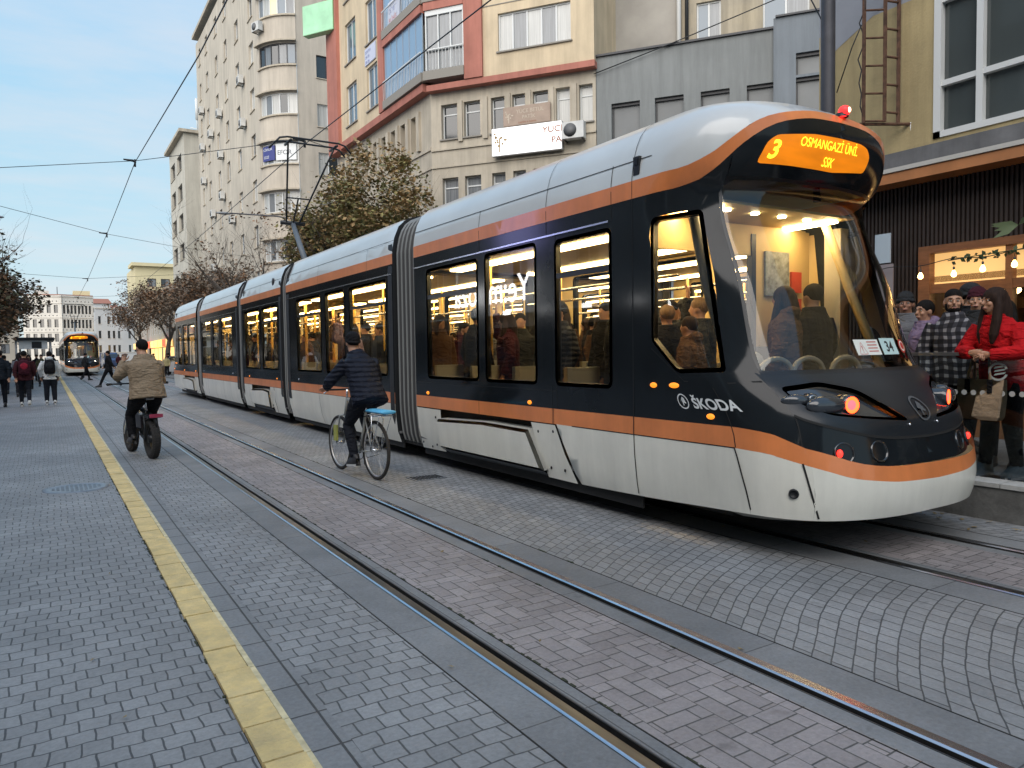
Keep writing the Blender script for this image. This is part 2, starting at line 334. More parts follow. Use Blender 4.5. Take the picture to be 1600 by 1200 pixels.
# fallen leaves
LEAFY = mat('fallen leaf', (.25, .18, .08), .8, var=.4, vs=9)
fl = MB(); random.seed(21)
def leaf_on(x, y, z, s):
    a = random.uniform(0, 6.28); pts = []
    for k in range(6):
        t = a+k*math.pi/3; r = s*(1 if k % 3 == 0 else .55); pts.append((x+r*math.cos(t), y+r*math.sin(t), z+random.uniform(.002, .012)))
    fl.add(pts, [(0, 1, 2, 3, 4, 5)], LEAFY)
for k in range(40): leaf_on(random.uniform(6.2, 6.62), random.uniform(2.3, 4.2), .005, random.uniform(.015, .035))
for k in range(60): leaf_on(random.uniform(-2.5, 6.0), random.uniform(1.5, 20), .006, random.uniform(.008, .022))
tag(fl.build('fallen_leaves'), 'dry yellow brown leaves scattered on the paving and along the platform kerb', 'leaves', kind='stuff')
# manhole cover
mh = MB(); MHM = mat('cast iron cover', (.24, .255, .275), .45, .6, var=.15, vs=15)
M = Matrix.Translation((.22, 9.72, 0))
mh.lathe([(.0, .006), (.27, .006), (.275, .008), (.31, .008), (.315, .004), (.335, .004), (.338, -.02)], MHM, 40, M)
for i in range(-5, 6):
    for j in range(-5, 6):
        if math.hypot(i*.045, j*.045) < .25 and (i+j) % 2 == 0: mh.cbox((.22+i*.045, 9.72+j*.045, .008), (.03, .012, .006), MHM)
tag(mh.build('manhole_cover'), 'round ridged iron manhole cover in the grey pavers beside the yellow line', 'manhole cover')
dr = MB(); dr.box((3.55, 7.75, -.01), (3.95, 8.05, .006), MHM)
for i in range(9): dr.box((3.58+i*.04, 7.79, .006), (3.60+i*.04, 8.01, .010), DSTEEL)
tag(dr.build('drain_cover'), 'small square drain cover in the cobbles between the bicycle and the tram', 'drain cover')

# ---------- surface of the tram front: u runs round the nose (0 = centre), v runs up the side and over the roof
KV=[0.10,0.20,0.28,0.50,0.66,0.83,0.97,1.12,1.24,1.34,2.00,2.72,2.86,3.05,3.22,3.36,3.52,3.75,4.05,4.40]
KH=[1.02,1.11,1.15,1.18,1.195,1.20,1.20,1.20,1.20,1.20,1.20,1.20,1.20,1.175,1.12,1.03,0.88,0.62,0.30,0.00]
KZ=[0.19,0.21,0.28,0.50,0.66,0.83,0.97,1.12,1.24,1.34,2.00,2.72,2.86,3.05,3.22,3.34,3.42,3.46,3.48,3.48]
KT=[0.36,0.19,0.10,0.04,0.06,0.10,0.12,0.24,0.37,0.50,0.74,1.00,0.88,0.80,0.78,0.86,1.05,1.35,1.70,2.10]
KS=[0.95,0.95,0.90,0.90,0.90,0.92,0.98,1.08,1.18,1.28,1.52,1.76,1.62,1.52,1.50,1.55,1.65,1.80,1.95,2.10]
def _interp(v,K,A):
    n=len(K)
    if v<=K[0]: return A[0]
    if v>=K[-1]: return A[-1]
    i=max(j for j in range(n-1) if K[j]<=v)
    h=K[i+1]-K[i]; t=(v-K[i])/h
    def sl(j):
        if j<=0: return (A[1]-A[0])/(K[1]-K[0])
        if j>=n-1: return (A[-1]-A[-2])/(K[-1]-K[-2])
        a=(A[j]-A[j-1])/(K[j]-K[j-1]); b=(A[j+1]-A[j])/(K[j+1]-K[j])
        return 0 if a*b<=0 else 2*a*b/(a+b)
    m0,m1=sl(i)*h,sl(i+1)*h
    return (2*t**3-3*t*t+1)*A[i]+(t**3-2*t*t+t)*m0+(-2*t**3+3*t*t)*A[i+1]+(t**3-t*t)*m1
U0=1.60; U1=2.45; YS=1.88; NEXP=2.6
def _tab():
    pts=[]
    for k in range(401):
        a=math.pi/2*k/400
        pts.append((math.cos(math.pi/2-a)**(2/NEXP) if k else 0.0, math.sin(math.pi/2-a)**(2/NEXP) if k<400 else 0.0))
    L=[0]
    for p,q in zip(pts,pts[1:]): L.append(L[-1]+math.hypot((q[0]-p[0])*1.2,(q[1]-p[1])*0.85))
    return pts,[l/L[-1] for l in L]
_P,_L=_tab()
def _cur(t):
    import bisect
    i=min(max(bisect.bisect_right(_L,t)-1,0),399); w=(t-_L[i])/(_L[i+1]-_L[i]+1e-12)
    return _P[i][0]+w*(_P[i+1][0]-_P[i][0]), _P[i][1]+w*(_P[i+1][1]-_P[i][1])
def SH(u,v):
    hw=_interp(v,KV,KH); z=_interp(v,KV,KZ); T=_interp(v,KV,KT); S=_interp(v,KV,KS)
    s=-1.0 if u>0 else 1.0; a=abs(u)
    if a<=U0:
        cx,cy=_cur(a/U0); return (s*hw*cx, S-(S-T)*cy, z)
    if a<=U1:
        w=(a-U0)/(U1-U0); return (s*hw, S+(YS-S)*w, z)
    return (s*hw, YS+(a-U1), z)
# ------------------------------------------------------------------ tram
CREAM = mat('tram cream paint', (.80, .785, .70), .32, streak=.09, var=.07, vs=1.5, coat=.4)
ROOFW = mat('tram roof white paint', (.58, .60, .60), .28, var=.05, vs=1.2, coat=.5)
ORG = mat('tram orange paint', (.74, .235, .075), .32, streak=.12, var=.10, vs=2.5, coat=.4)
DARK = mat('tram dark blue grey paint', (.012, .015, .018), .10, var=.15, vs=2, coat=.0, spec=.28)
FRAME = mat('window rubber frame', (.008, .009, .011), .3)
SEAM = mat('panel gap', (.01, .01, .01), .8)
CHROME = mat('bright trim', (.75, .77, .8), .2, 1.)
TGL = glass('tram window glass', (.66, .70, .68), 1.55, refl=1.25)
WSG = glass('windscreen glass', (.80, .83, .82), 1.5, refl=1.3)
INT = mat('tram interior panel', (.62, .46, .22), .5, var=.08, vs=2)
INTG = mat('tram interior grey', (.16, .16, .16), .7)
LITE = emit('warm ceiling lamp', (1., .70, .32), 14)
YPOLE = mat('yellow handrail', (.70, .42, .08), .35)
SEATM = mat('seat shell', (.30, .29, .26), .5)
SEATF = mat('seat fabric', (.20, .09, .05), .9)
def nrm(fn, u, v, s=1):
    e = 1e-3; a = Vector(fn(u+e, v))-Vector(fn(u-e, v)); b = Vector(fn(u, v+e))-Vector(fn(u, v-e))
    n = b.cross(a) if s > 0 else a.cross(b); n = -n if getattr(fn, 'flip', False) else n; return n.normalized()
def inpoly(p, q):
    c = False; j = len(q)-1
    for i in range(len(q)):
        if (q[i][1] > p[1]) != (q[j][1] > p[1]) and p[0] < (q[j][0]-q[i][0])*(p[1]-q[i][1])/(q[j][1]-q[i][1]+1e-15)+q[i][0]: c = not c
        j = i
    return c
def dens(loop, du):
    o = []
    for i in range(len(loop)):
        a, b = loop[i], loop[(i+1) % len(loop)]; n = max(1, int(math.ceil(math.hypot(a[0]-b[0], a[1]-b[1])/du)))
        for k in range(n): o.append((a[0]+(b[0]-a[0])*k/n, a[1]+(b[1]-a[1])*k/n))
    return o
def rrect(x0, y0, x1, y1, r=.05, n=4):
    o = []
    for cx, cy, a in ((x1-r, y1-r, 0), (x0+r, y1-r, 90), (x0+r, y0+r, 180), (x1-r, y0+r, 270)):
        for k in range(n+1): t = R(a+90*k/n); o.append((cx+r*math.cos(t), cy+r*math.sin(t)))
    return o
def shrink(loop, d):
    cx = sum(p[0] for p in loop)/len(loop); cy = sum(p[1] for p in loop)/len(loop)
    o = []; n = len(loop)
    ar = sum(loop[i][0]*loop[(i+1) % n][1]-loop[(i+1) % n][0]*loop[i][1] for i in range(n))
    sg = 1 if ar > 0 else -1
    for i in range(n):
        a, b, c = Vector(loop[i-1]), Vector(loop[i]), Vector(loop[(i+1) % n])
        e1 = (b-a).normalized() if (b-a).length > 1e-9 else Vector((0, 0)); e2 = (c-b).normalized() if (c-b).length > 1e-9 else e1
        nn_ = Vector((-(e1.y+e2.y), e1.x+e2.x))
        if nn_.length < 1e-6: nn_ = Vector((-e1.y, e1.x))
        nn_.normalize(); k = nn_.dot(Vector((-e1.y, e1.x))); k = max(k, .4)
        o.append((b.x+sg*nn_.x*d/k, b.y+sg*nn_.y*d/k))
    return o
def patch(mb, fn, outer, holes, m, du=.12, off=0., dv=None, smooth=True):
    dv = dv or du
    lo = [dens(outer, du)]+[dens(h, du) for h in holes]
    vs = []; es = []
    for l in lo:
        k = len(vs); vs += l; es += [(k+i, k+(i+1) % len(l)) for i in range(len(l))]
    us = [p[0] for p in outer]; ws = [p[1] for p in outer]
    u = math.floor(min(us)/du)*du
    while u < max(us):
        v = math.floor(min(ws)/dv)*dv
        while v < max(ws):
            if inpoly((u, v), outer) and not any(inpoly((u, v), h) for h in holes): vs.append((u, v))
            v += dv
        u += du
    r = delaunay_2d_cdt([Vector(p) for p in vs], es, [], 0, 1e-5)
    V, F = r[0], r[2]; fs = []
    for f in F:
        c = ((V[f[0]][0]+V[f[1]][0]+V[f[2]][0])/3, (V[f[0]][1]+V[f[1]][1]+V[f[2]][1])/3)
        if inpoly(c, outer) and not any(inpoly(c, h) for h in holes): fs.append(f)
    P = []; N = []
    for p in V:
        n = nrm(fn, p[0], p[1]); q = Vector(fn(p[0], p[1]))
        o_ = off(p[0], p[1]) if callable(off) else off
        P.append(q+n*o_); N.append(n)
    # orient
    if fs:
        f = fs[len(fs)//2]; g = (P[f[1]]-P[f[0]]).cross(P[f[2]]-P[f[0]])
        if g.dot(N[f[0]]) < 0: fs = [tuple(reversed(f)) for f in fs]
    mb.add(P, fs, m, smooth, N)
def ring(mb, fn, A, B, oa, ob, m):
    n = len(A); P = []; N = []
    for L_, o_ in ((A, oa), (B, ob)):
        for p in L_: q = nrm(fn, *p); P.append(Vector(fn(*p))+q*o_); N.append(q)
    mb.add(P, [(i, (i+1) % n, n+(i+1) % n, n+i) for i in range(n)], m, False, N)
def strip(mb, fn, pts, wd, m, off=.002):
    "thin line following a path of (u, v)"
    P = []; N = []
    for i, p in enumerate(pts):
        a = Vector(pts[max(i-1, 0)]); b = Vector(pts[min(i+1, len(pts)-1)]); d = (b-a).normalized(); q = Vector((-d.y, d.x))*wd/2
        for s in (1, -1):
            u, v = p[0]+q.x*s, p[1]+q.y*s; n = nrm(fn, u, v); P.append(Vector(fn(u, v))+n*off); N.append(n)
    k = len(pts); fs = [(2*i, 2*i+1, 2*i+3, 2*i+2) for i in range(k-1)]
    g = (P[fs[0][1]]-P[fs[0][0]]).cross(P[fs[0][2]]-P[fs[0][0]])
    if g.dot(N[0]) < 0: fs = [tuple(reversed(f)) for f in fs]
    mb.add(P, fs, m, True, N)
def lin(p, q, n): return [(p[0]+(q[0]-p[0])*i/n, p[1]+(q[1]-p[1])*i/n) for i in range(n+1)]
def straight(side):
    # u = local y, v = height parameter
    def fn(u, v): return (side*_interp(v, KV, KH), u, _interp(v, KV, KZ))
    fn.flip = side > 0
    return fn
def window(fn, loop, parent, bar=None, glassm=TGL, fw=.035):
    mb = MB(); inner = shrink(loop, fw)
    ring(mb, fn, loop, inner, .003, .003, FRAME); ring(mb, fn, inner, inner, .003, -.05, FRAME)
    if bar:
        u0 = min(p[0] for p in inner); u1 = max(p[0] for p in inner)
        for k in range(1): patch(mb, fn, [(u0, bar-.025), (u1, bar-.025), (u1, bar+.025), (u0, bar+.025)], [], FRAME, .4, .004)
    w_ = mb.build('window', parent)
    g = MB(); patch(g, fn, inner, [], glassm, .25, -.012); g.build('glass', w_)
    return w_
tram = empty('tram', (5.35, 2.8, 0), 0, 'long orange and dark grey tram showing line 3, with red tail lamps, at the platform', 'tram')
def fnside(u, v): return SH(u, v)
def both(f):
    for s in (1, -1): f(s)
def mir(loop, s): return [(s*p[0], p[1]) for p in loop] if s > 0 else [(s*p[0], p[1]) for p in loop][::-1]
LYU = lambda y: U1+(y-YS)          # local y on the straight wall -> u
# curves of the livery on the nose (as functions of |u|)
def curve(tab):
    K = [t[0] for t in tab]; A = [t[1] for t in tab]
    return lambda u: _interp(abs(u), K, A)
zb = curve([(0, .545), (.4, .555), (.6, .575), (.76, .60), (.91, .65), (1.05, .695), (1.16, .73), (1.27, .76), (1.6, .775), (9, .775)])
zt = curve([(0, .655), (.4, .66), (.6, .675), (.76, .71), (.89, .76), (1.03, .805), (1.13, .86), (1.23, .90), (1.5, .925), (9, .925)])
hs = curve([(0, .835), (.3, .845), (.5, .865), (.75, .92), (1.0, 1.0), (1.03, 1.02)])
blo = curve([(0, 3.25), (.3, 3.24), (.6, 3.19), (.75, 3.13), (.91, 3.01), (1.02, 2.87), (1.10, 2.79), (1.3, 2.745), (1.6, 2.74), (9, 2.74)])
bup = curve([(0, 3.335), (.2, 3.33), (.42, 3.30), (.73, 3.23), (.86, 3.17), (1.01, 3.05), (1.15, 2.94), (1.35, 2.885), (1.6, 2.885), (9, 2.885)])
UE = LYU(6.2)      # end of the cab section (local y 6.2)
zlow = curve([(0, .335), (1.0, .325), (1.45, .305), (2.45, .25), (4.5, .20), (9, .20)])
def rng(a, b, n): return [a+(b-a)*i/n for i in range(n+1)]
def band(lo, hi, u0, u1, n=60):
    us = rng(u0, u1, n); return [(u, lo(u) if callable(lo) else lo) for u in us]+[(u, hi(u) if callable(hi) else hi) for u in reversed(us)]
def sm(a, b, x): t = min(1, max(0, (x-a)/(b-a))); return t*t*(3-2*t)
bo = lambda u, v: .045*(1-sm(.95, 1.55, abs(u)))*(sm(.75, .68, v) if False else 1)
CABW = [(1.51, 2.545), (1.05, 2.565), (1.24, 1.315), (1.74, 1.30), (2.08, 1.57)]
def poly_round(P, r=.05, n=4):
    o = []
    N = len(P)
    for i in range(N):
        a, b, c = Vector(P[i-1]), Vector(P[i]), Vector(P[(i+1) % N]); e1 = (a-b).normalized(); e2 = (c-b).normalized()
        p, q = b+e1*r, b+e2*r
        for k in range(n+1):
            t = k/n; o.append(tuple(p*(1-t)**2+b*2*t*(1-t)+q*t*t))
    return o
def win_loops_front(s):
    W = [rrect(min(LYU(a_-2.8), LYU(c_-2.8)), 1.15, max(LYU(a_-2.8), LYU(c_-2.8)), t_, .07) for a_, c_, t_ in ((8.63, 7.29, 2.55), (7.14, 6.11, 2.575), (5.80, 4.95, 2.55))]
    W = [[(p[0], p[1]) for p in w] for w in W]
    return [mir(w, s) for w in W]+[mir(poly_round(CABW), s)]
def cab_section():
    mb = MB(); ub = UE
    # undertray lip, skirt
    SK0 = LYU(5.57-2.8)-.02
    patch(mb, SH, band(zlow, zb, -1.0, 1.0), [], CREAM, .10, bo)
    for s in (1, -1):
        patch(mb, SH, mir(band(zlow, zb, 1.0, SK0-.05, 30)[:31]+[(LYU(5.80-2.8), zb(9))]+band(zlow, zb, 1.0, SK0-.05, 30)[31:], s), [], CREAM, .12, bo)
        # panels by the bogie
        A = [(LYU(8.31-2.8), .22), (UE, .20), (UE, .76), (LYU(8.31-2.8), .76)]
        patch(mb, SH, mir(A, s), [], CREAM, .4, -.005)
        Bp = [(LYU(6.04-2.8), .22), (SK0+.01, .22), (LYU(5.80-2.8)+.02, .765), (LYU(6.24-2.8), .765)]
        patch(mb, SH, mir(Bp, s), [], CREAM, .4, .004)
        for (yy, vv) in ((8.45, .66), (8.9, .30), (8.5, .30), (8.65, .26), (6.12, .68), (5.86, .70), (5.95, .33), (5.72, .33)):
            u = s*LYU(yy-2.8); q = SH(u, vv); mb.ell(q, (.006, .016, .016), SEAM, 8, 5)
        zb2 = lambda u: .765
        patch(mb, SH, mir(band(zb, zt, .0, UE, 80), s), [], ORG, .12, bo)
        # side wall with window openings (from the A pillar back)
        outer = [(1.03, 1.02), (1.03, .81)]+[(u, zt(u)) for u in rng(1.05, 1.6, 10)]+[(UE, .925), (UE, 2.74)]+[(u, blo(u)) for u in reversed(rng(.95, 1.6, 14))]+[(.91, 2.80), (1.03, 1.30)]
        patch(mb, SH, mir(outer, s), win_loops_front(s), DARK, .12)
        patch(mb, SH, mir(band(blo, bup, 0, UE, 80), s), [], ORG, .12, .002)
        # pod surround down to the hood seam and the dark bumper
        patch(mb, SH, mir(band(zt, hs, 0, 1.03, 30), s), [], DARK, .08)
        # black brow above the glass
        patch(mb, SH, mir([(0, 2.80), (.91, 2.80)]+[(u, blo(u)) for u in reversed(rng(0, .95, 20))], s), [], DARK, .08)
        # roof
        rl = [(0, bup(0))]+[(u, bup(u)) for u in rng(.05, 1.6, 24)]+[(UE, 2.885), (UE, 4.40), (0, 4.40)]
        patch(mb, SH, mir(rl, s), [], ROOFW, .15)
        for a in (LYU(7.25-2.8), LYU(5.93-2.8), LYU(4.95-2.8)): strip(mb, SH, lin((s*a, 2.6), (s*a, 3.07 if a > 3 else 3.07), 6), .008, SEAM)
        strip(mb, SH, [(s*U1, v) for v in rng(.27, 3.9, 40)], .010, SEAM, .003)
        strip(mb, SH, lin((s*UE, 3.07), (s*1.95, 3.05), 16), .007, SEAM)
        strip(mb, SH, lin((s*LYU(5.93-2.8), 2.89), (s*LYU(5.93-2.8), 3.9), 16), .006, SEAM)
        for a, c in ((7.31, .0), (5.84, 0.)): strip(mb, SH, lin((s*LYU(a-2.8), .775), (s*LYU(a-2.8), .925), 3), .007, SEAM)
        strip(mb, SH, lin((s*LYU(5.78-2.8), .925), (s*LYU(5.78-2.8), 2.6), 12), .007, SEAM, .0015)
        strip(mb, SH, lin((s*LYU(5.86-2.8), .775), (s*LYU(5.86-2.8), 1.15), 4), .006, SEAM, .0015)
        strip(mb, SH, lin((s*1.50, .78), (s*1.40, .31), 8), .012, SEAM, .006)
        strip(mb, SH, lin((s*1.49, .78), (s*1.47, 1.2), 5), .008, SEAM, .003)
        strip(mb, SH, [(s*1.05, .70), (s*1.02, .50), (s*.97, .34)], .012, SEAM, .048)
        strip(mb, SH, [(s*1.05, .70), (s*1.045, .80)], .010, SEAM, .030)
        strip(mb, SH, lin((s*1.03, 1.0), (s*1.03, .80), 4), .008, SEAM, .004)
        strip(mb, SH, [(s*u, hs(u)) for u in rng(0, 1.03, 24)], .018, SEAM, .004)
        strip(mb, SH, lin((s*UE, 1.10), (s*LYU(5.78-2.8), 1.10), 5), .006, SEAM, .0015)
        strip(mb, SH, [(s*2.1, 1.50), (s*1.74, 1.24), (s*1.3, 1.235), (s*1.07, 1.25)], .008, SEAM, .003)
        strip(mb, SH, [(s*u, zb(u)) for u in rng(1.5, SK0, 20)], .008, SEAM, .002)
    b = mb.build('body_section', tram)
    # front lip turning under
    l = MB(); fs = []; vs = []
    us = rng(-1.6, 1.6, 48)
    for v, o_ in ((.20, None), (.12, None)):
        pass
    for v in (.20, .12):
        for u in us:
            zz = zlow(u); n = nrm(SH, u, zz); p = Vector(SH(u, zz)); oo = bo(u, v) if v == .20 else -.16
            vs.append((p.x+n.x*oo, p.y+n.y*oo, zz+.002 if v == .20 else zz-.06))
    k = len(us); l.add(vs, [(i, i+1, k+i+1, k+i) for i in range(k-1)], mat('cream shaded underside', (.35, .345, .31), .5), True)  # underside shade put into a darker copy of the cream
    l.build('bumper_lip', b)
    for s in (1, -1):
        for i, lp in enumerate(win_loops_front(s)):
            window(SH, lp, b, bar={0: 2.19, 2: 2.20}.get(i), glassm=WSG if i == 3 else TGL)
        # trim line
        tm = MB(); strip(tm, SH, lin((s*UE, 2.60), (s*LYU(4.98-2.8), 2.60), 8), .016, CHROME, .012); tm.build('trim_strip', b)
        # marker lamps
        for u_, v_, w_ in ((LYU(8.64-2.8), .965, .035), (LYU(6.26-2.8), .965, .035), (2.17, 1.20, .04), (1.90, 1.205, .055), (1.64, .985, .04)):
            lm = MB(); q = Vector(SH(s*u_, v_)); lm.ell(q, (.018, w_, .022), emit('orange marker lamp', (1., .28, .02), .9), 14, 8); lm.build('marker_lamp', b)
        # bogie fairing
        bf = MB(); off = .07
        F1 = [(LYU(6.02-2.8), .30), (LYU(8.30-2.8), .30), (LYU(8.30-2.8), .655), (LYU(7.15-2.8), .70), (LYU(6.24-2.8), .69)]
        F1 = [(p[0], p[1]) for p in F1]
        lp = mir(F1, s); lq = shrink(lp, .03)
        patch(bf, SH, lq, [], CREAM, .4, off); ring(bf, SH, lp, lq, off-.03, off, CREAM); ring(bf, SH, lp, lp, off-.03, -.15, CREAM)
        F2 = [(LYU(6.10-2.8), .13), (LYU(8.25-2.8), .13), (LYU(8.30-2.8), .30), (LYU(6.02-2.8), .30)]
        patch(bf, SH, mir(F2, s), [], mat('dark grey skirt rubber', (.035, .042, .05), .5), .4, lambda u, v: off-.02-(.30-v)*.3)
        o = bf.build('bogie_fairing', b)
        # dark gap behind
        bg_ = MB(); patch(bg_, SH, mir([(LYU(6.0-2.8), .12), (UE, .12), (UE, .775), (LYU(5.7-2.8), .775)], s), [], SEAM, .4, -.12); bg_.build('bogie_recess', b)
    return b
cabA = cab_section()
# windscreen
WS = [(1.00, 1.325), (.89, 2.74), (.83, 2.78), (-.85, 2.78), (-.93, 2.74), (-1.12, 1.325)]
wsm = MB(); patch(wsm, SH, WS[::-1], [], WSG, .07, .001); wso = wsm.build('windscreen', tram)
fr = MB(); WB = [(1.06, 1.22), (1.0, 2.72), (-1.0, 2.72), (-1.16, 1.22)]
for s in (1, -1):
    pass
fm_ = MB()
patch(fm_, SH, [(-1.14, 1.30), (-.95, 2.80), (.91, 2.80), (1.03, 1.30)], [[(p[0], p[1]) for p in WS]], FRAME, .06, .0005)
fm_.build('screen_frame', wso)
# hood between windscreen and hood seam
hd = MB()
HL = [(.55, 1.03), (.75, 1.00), (.97, 1.06), (1.00, 1.16), (.97, 1.255), (.75, 1.255), (.5, 1.19), (.28, 1.0), (.22, .955)]   # lamp pod outline
POD = poly_round([(1.0, 1.21), (.70, 1.245), (.46, 1.19), (.16, .955), (.50, .985), (.80, 1.02), (.95, 1.10)], .05, 3)
outer = [(u, hs(u)) for u in rng(-1.03, 1.03, 40)]+[(1.06, 1.31), (1.0, 1.325)]+[(-1.0, 1.325), (-1.06, 1.31)]
HOODM = mat('hood dark grey paint', (.018, .022, .027), .30, var=.1, vs=3, coat=.05, spec=.3)
patch(hd, SH, outer, [POD, mir(POD, -1)], HOODM, .05)
hood = hd.build('hood', tram)
PODM = mat('lamp pod black gloss', (.035, .042, .052), .14, coat=.8)
for s in (1, -1):
    lp = mir(POD, s); mid = shrink(lp, .025)
    pm = MB(); ring(pm, SH, lp, mid, .0, -.014, HOODM); patch(pm, SH, mid, [], PODM, .04, lambda u, v: -.014-.03*sm(.95, .5, abs(u)))
    pod = pm.build('lamp_pod', hood)
    def lamp(u, v, r, rimm, corem, name, dep=.06):
        b = MB(); n = nrm(SH, s*u, v); n = Vector((-s*.28, -1, .02)).normalized(); q = Vector(SH(s*u, v))+nrm(SH, s*u, v)*.012
        rot = n.to_track_quat('Z', 'Y').to_matrix().to_4x4(); M = Matrix.Translation(q+n*(-.045))@rot
        LS = mat('lamp shell', (.03, .036, .045), .12, coat=.6); b.lathe([(r*1.3, -.08), (r*1.32, .0), (r*1.22, .03), (r*1.05, .037)], LS, 24, M)
        tg = (Vector(SH(s*(u+.12), v))-Vector(SH(s*u, v))).normalized(); qq = Vector(SH(s*(u+r*3.0), v+r*.25))-nrm(SH, s*u, v)*.012; b.ell(qq, (r*2.9, r*.9, r*1.25), LS, 18, 10, tg.to_track_quat('X', 'Z').to_matrix().to_4x4())
        b.lathe([(r*1.05, .035), (r, .040), (r*.62, .032)], rimm, 24, M); b.lathe([(r*.62, .032), (r*.3, .035), (0, .037)], corem, 24, M)
        return b.build(name, pod)
    RING = emit('red lamp ring', (1., .05, .01), 6.0); CORE = emit('red lamp core', (1., .10, .12), 1.6)
    CLR = mat('clear lamp', (.35, .38, .42), .15, .7); CLD = mat('lamp bowl', (.06, .07, .08), .2, .5)
    lamp(.84, 1.115, .036, CLR, CLD, 'headlight'); lamp(.60, 1.075, .056, RING, CORE, 'tail_light')
    for u_, mm in ((.77, emit('red fog core', (1., .03, .02), 2.2)), (.50, BLKM)):
        b = MB(); q = Vector(SH(s*u_, .765)); n = nrm(SH, s*u_, .765); M = Matrix.Translation(q-n*.006)@n.to_track_quat('Z', 'Y').to_matrix().to_4x4()
        b.lathe([(.078, -.02), (.075, .014), (.066, .014), (.060, -.004), (.0, -.012)], mat('fog lamp bowl', (.012, .014, .017), .2, coat=.8), 28, M)
        if u_ > .7: b.ell(q+n*.006+Vector((-s*.035, .012*1, 0)), (.02, .02, .028), mm, 12, 8)
        b.build('fog_lamp', cabA)
    b = MB(); q = Vector(SH(s*.17, .93)); n = nrm(SH, s*.17, .93); b.ell(q+n*.003, (.011, .011, .011), CHROME, 10, 6); b.build('hood_bolt', hood)
    b = MB(); u_ = 1.12; q = Vector(SH(s*u_, .50)); n = nrm(SH, s*u_, .42); M = Matrix.Translation(q+n*.032)@n.to_track_quat('Z', 'Y').to_matrix().to_4x4(); b.lathe([(.034, -.01), (.034, .012), (.026, .014), (.022, .004), (0, .002)], BLACK, 18, M); b.build('tow_plug', cabA)
    b = MB(); q = Vector(SH(s*2.33, 3.0)); b.cbox((q.x-s*.0, q.y, q.z), (.03, .07, .15), BLKM); b.cbox((q.x-s*.016, q.y, q.z+.03), (.01, .04, .05), FRAME); b.build('side_camera', cabA)
# winged round emblem on the hood and the maker's lettering on the side
EMB = mat('emblem grey', (.11, .125, .14), .45, .3); WHT = mat('white lettering', (.72, .74, .74), .5)
def emblem(fn, u, v, r, m, parent, off=.006, sx=1, side=1):
    b = MB()
    def disc(r0, r1, a0=0, a1=360, n=36):
        P = []; N = []
        for i in range(n+1):
            t = R(a0+(a1-a0)*i/n)
            for rr in (r0, r1):
                uu, vv = u+sx*rr*math.cos(t), v+rr*math.sin(t); nn__ = nrm(fn, uu, vv); P.append(Vector(fn(uu, vv))+nn__*off); N.append(nn__)
        b.add(P, [(2*i, 2*i+1, 2*i+3, 2*i+2) for i in range(n)], m, True, N)
    disc(r*.84, r); 
    def pl(pts):
        P = []; N = []
        for a, c in pts:
            uu, vv = u+sx*a*r, v+c*r; n = nrm(fn, uu, vv); P.append(Vector(fn(uu, vv))+n*off); N.append(n)
        b.add(P, [tuple(range(len(P)))], m, True, N)
    # winged arrow: shaft, head, three feathers
    pl([(-.14, -.62), (.02, -.62), (.02, -.10), (-.14, -.10)]); pl([(-.40, -.55), (.28, -.55), (.28, -.68), (-.40, -.68)])
    for k in range(3): pl([(-.45+.12*k, .05+.12*k), (.42-.05*k, -.30+.24*k), (.50-.08*k, -.12+.24*k), (-.25+.14*k, .28+.16*k)])
    pl([(-.50, -.12), (-.30, .30), (-.18, -.10)])
    return b.build('emblem', parent)
emblem(SH, -.03, 1.03, .085, EMB, hood, .006, -1)
def lettering(fn, txt, u, v, size, m, parent, sx=-1, name='lettering', off=.004, shear=0., align='LEFT', bold=.0, xs=1.):
    vs, fs = text_mesh(txt, size, m, 0, shear, align, 1.0, bold); b = MB(); P = []; N = []
    for a, c, _z in vs:
        uu, vv = u+sx*a*xs, v+c; n = nrm(fn, uu, vv); P.append(Vector(fn(uu, vv))+n*off); N.append(n)
    b.add(P, fs, m, False, N); return b.build(name, parent)
# left side (image) reads towards the nose: u decreases
emblem(SH, 1.86, 1.085, .058, WHT, cabA, .004, -1)
lettering(SH, '\u0160KODA', 1.765, 1.040, .108, WHT, cabA, -1, 'maker_lettering', bold=.003, xs=1.15)
emblem(SH, -2.0, 1.08, .062, WHT, cabA, .004, -1)
lettering(SH, '\u0160KODA', -1.55, 1.040, .108, WHT, cabA, -1, 'maker_lettering', bold=.003, xs=1.15)
# destination display
DISP = [( .745, 2.885), (.72, 3.03), (.65, 3.085), (.3, 3.12), (0, 3.125), (-.28, 3.12), (-.38, 3.10), (-.43, 3.04), (-.40, 2.92), (0, 2.88)]
def led_panel():
    m = bpy.data.materials.new('amber display'); m.use_nodes = True; t = m.node_tree; b = t.nodes['Principled BSDF']
    b.inputs['Base Color'].default_value = (.3, .08, 0, 1); b.inputs['Emission Color'].default_value = (1., .27, .005, 1); b.inputs['Emission Strength'].default_value = .5
    n = nn(t, 'ShaderNodeTexNoise', i_Scale=3.0); mr = nn(t, 'ShaderNodeMapRange'); mr.inputs[3].default_value = .3; mr.inputs[4].default_value = .75; t.links.new(n.outputs[0], mr.inputs[0]); t.links.new(mr.outputs[0], b.inputs['Emission Strength'])
    return m
db = MB(); patch(db, SH, poly_round(DISP, .03, 2), [], led_panel(), .06, .004); disp = db.build('destination_display', tram)
LED = emit('yellow led', (1., .78, .03), 1.5)
lettering(SH, '3', .69, 2.925, .175, LED, disp, -1, 'display_digit', .008, .15, bold=.004, xs=1.0)
lettering(SH, 'OSMANGAZ\u0130 \u00dcN\u0130.', .10, 3.025, .095, LED, disp, -1, 'display_lettering', .008, .12, 'CENTER', xs=.84)
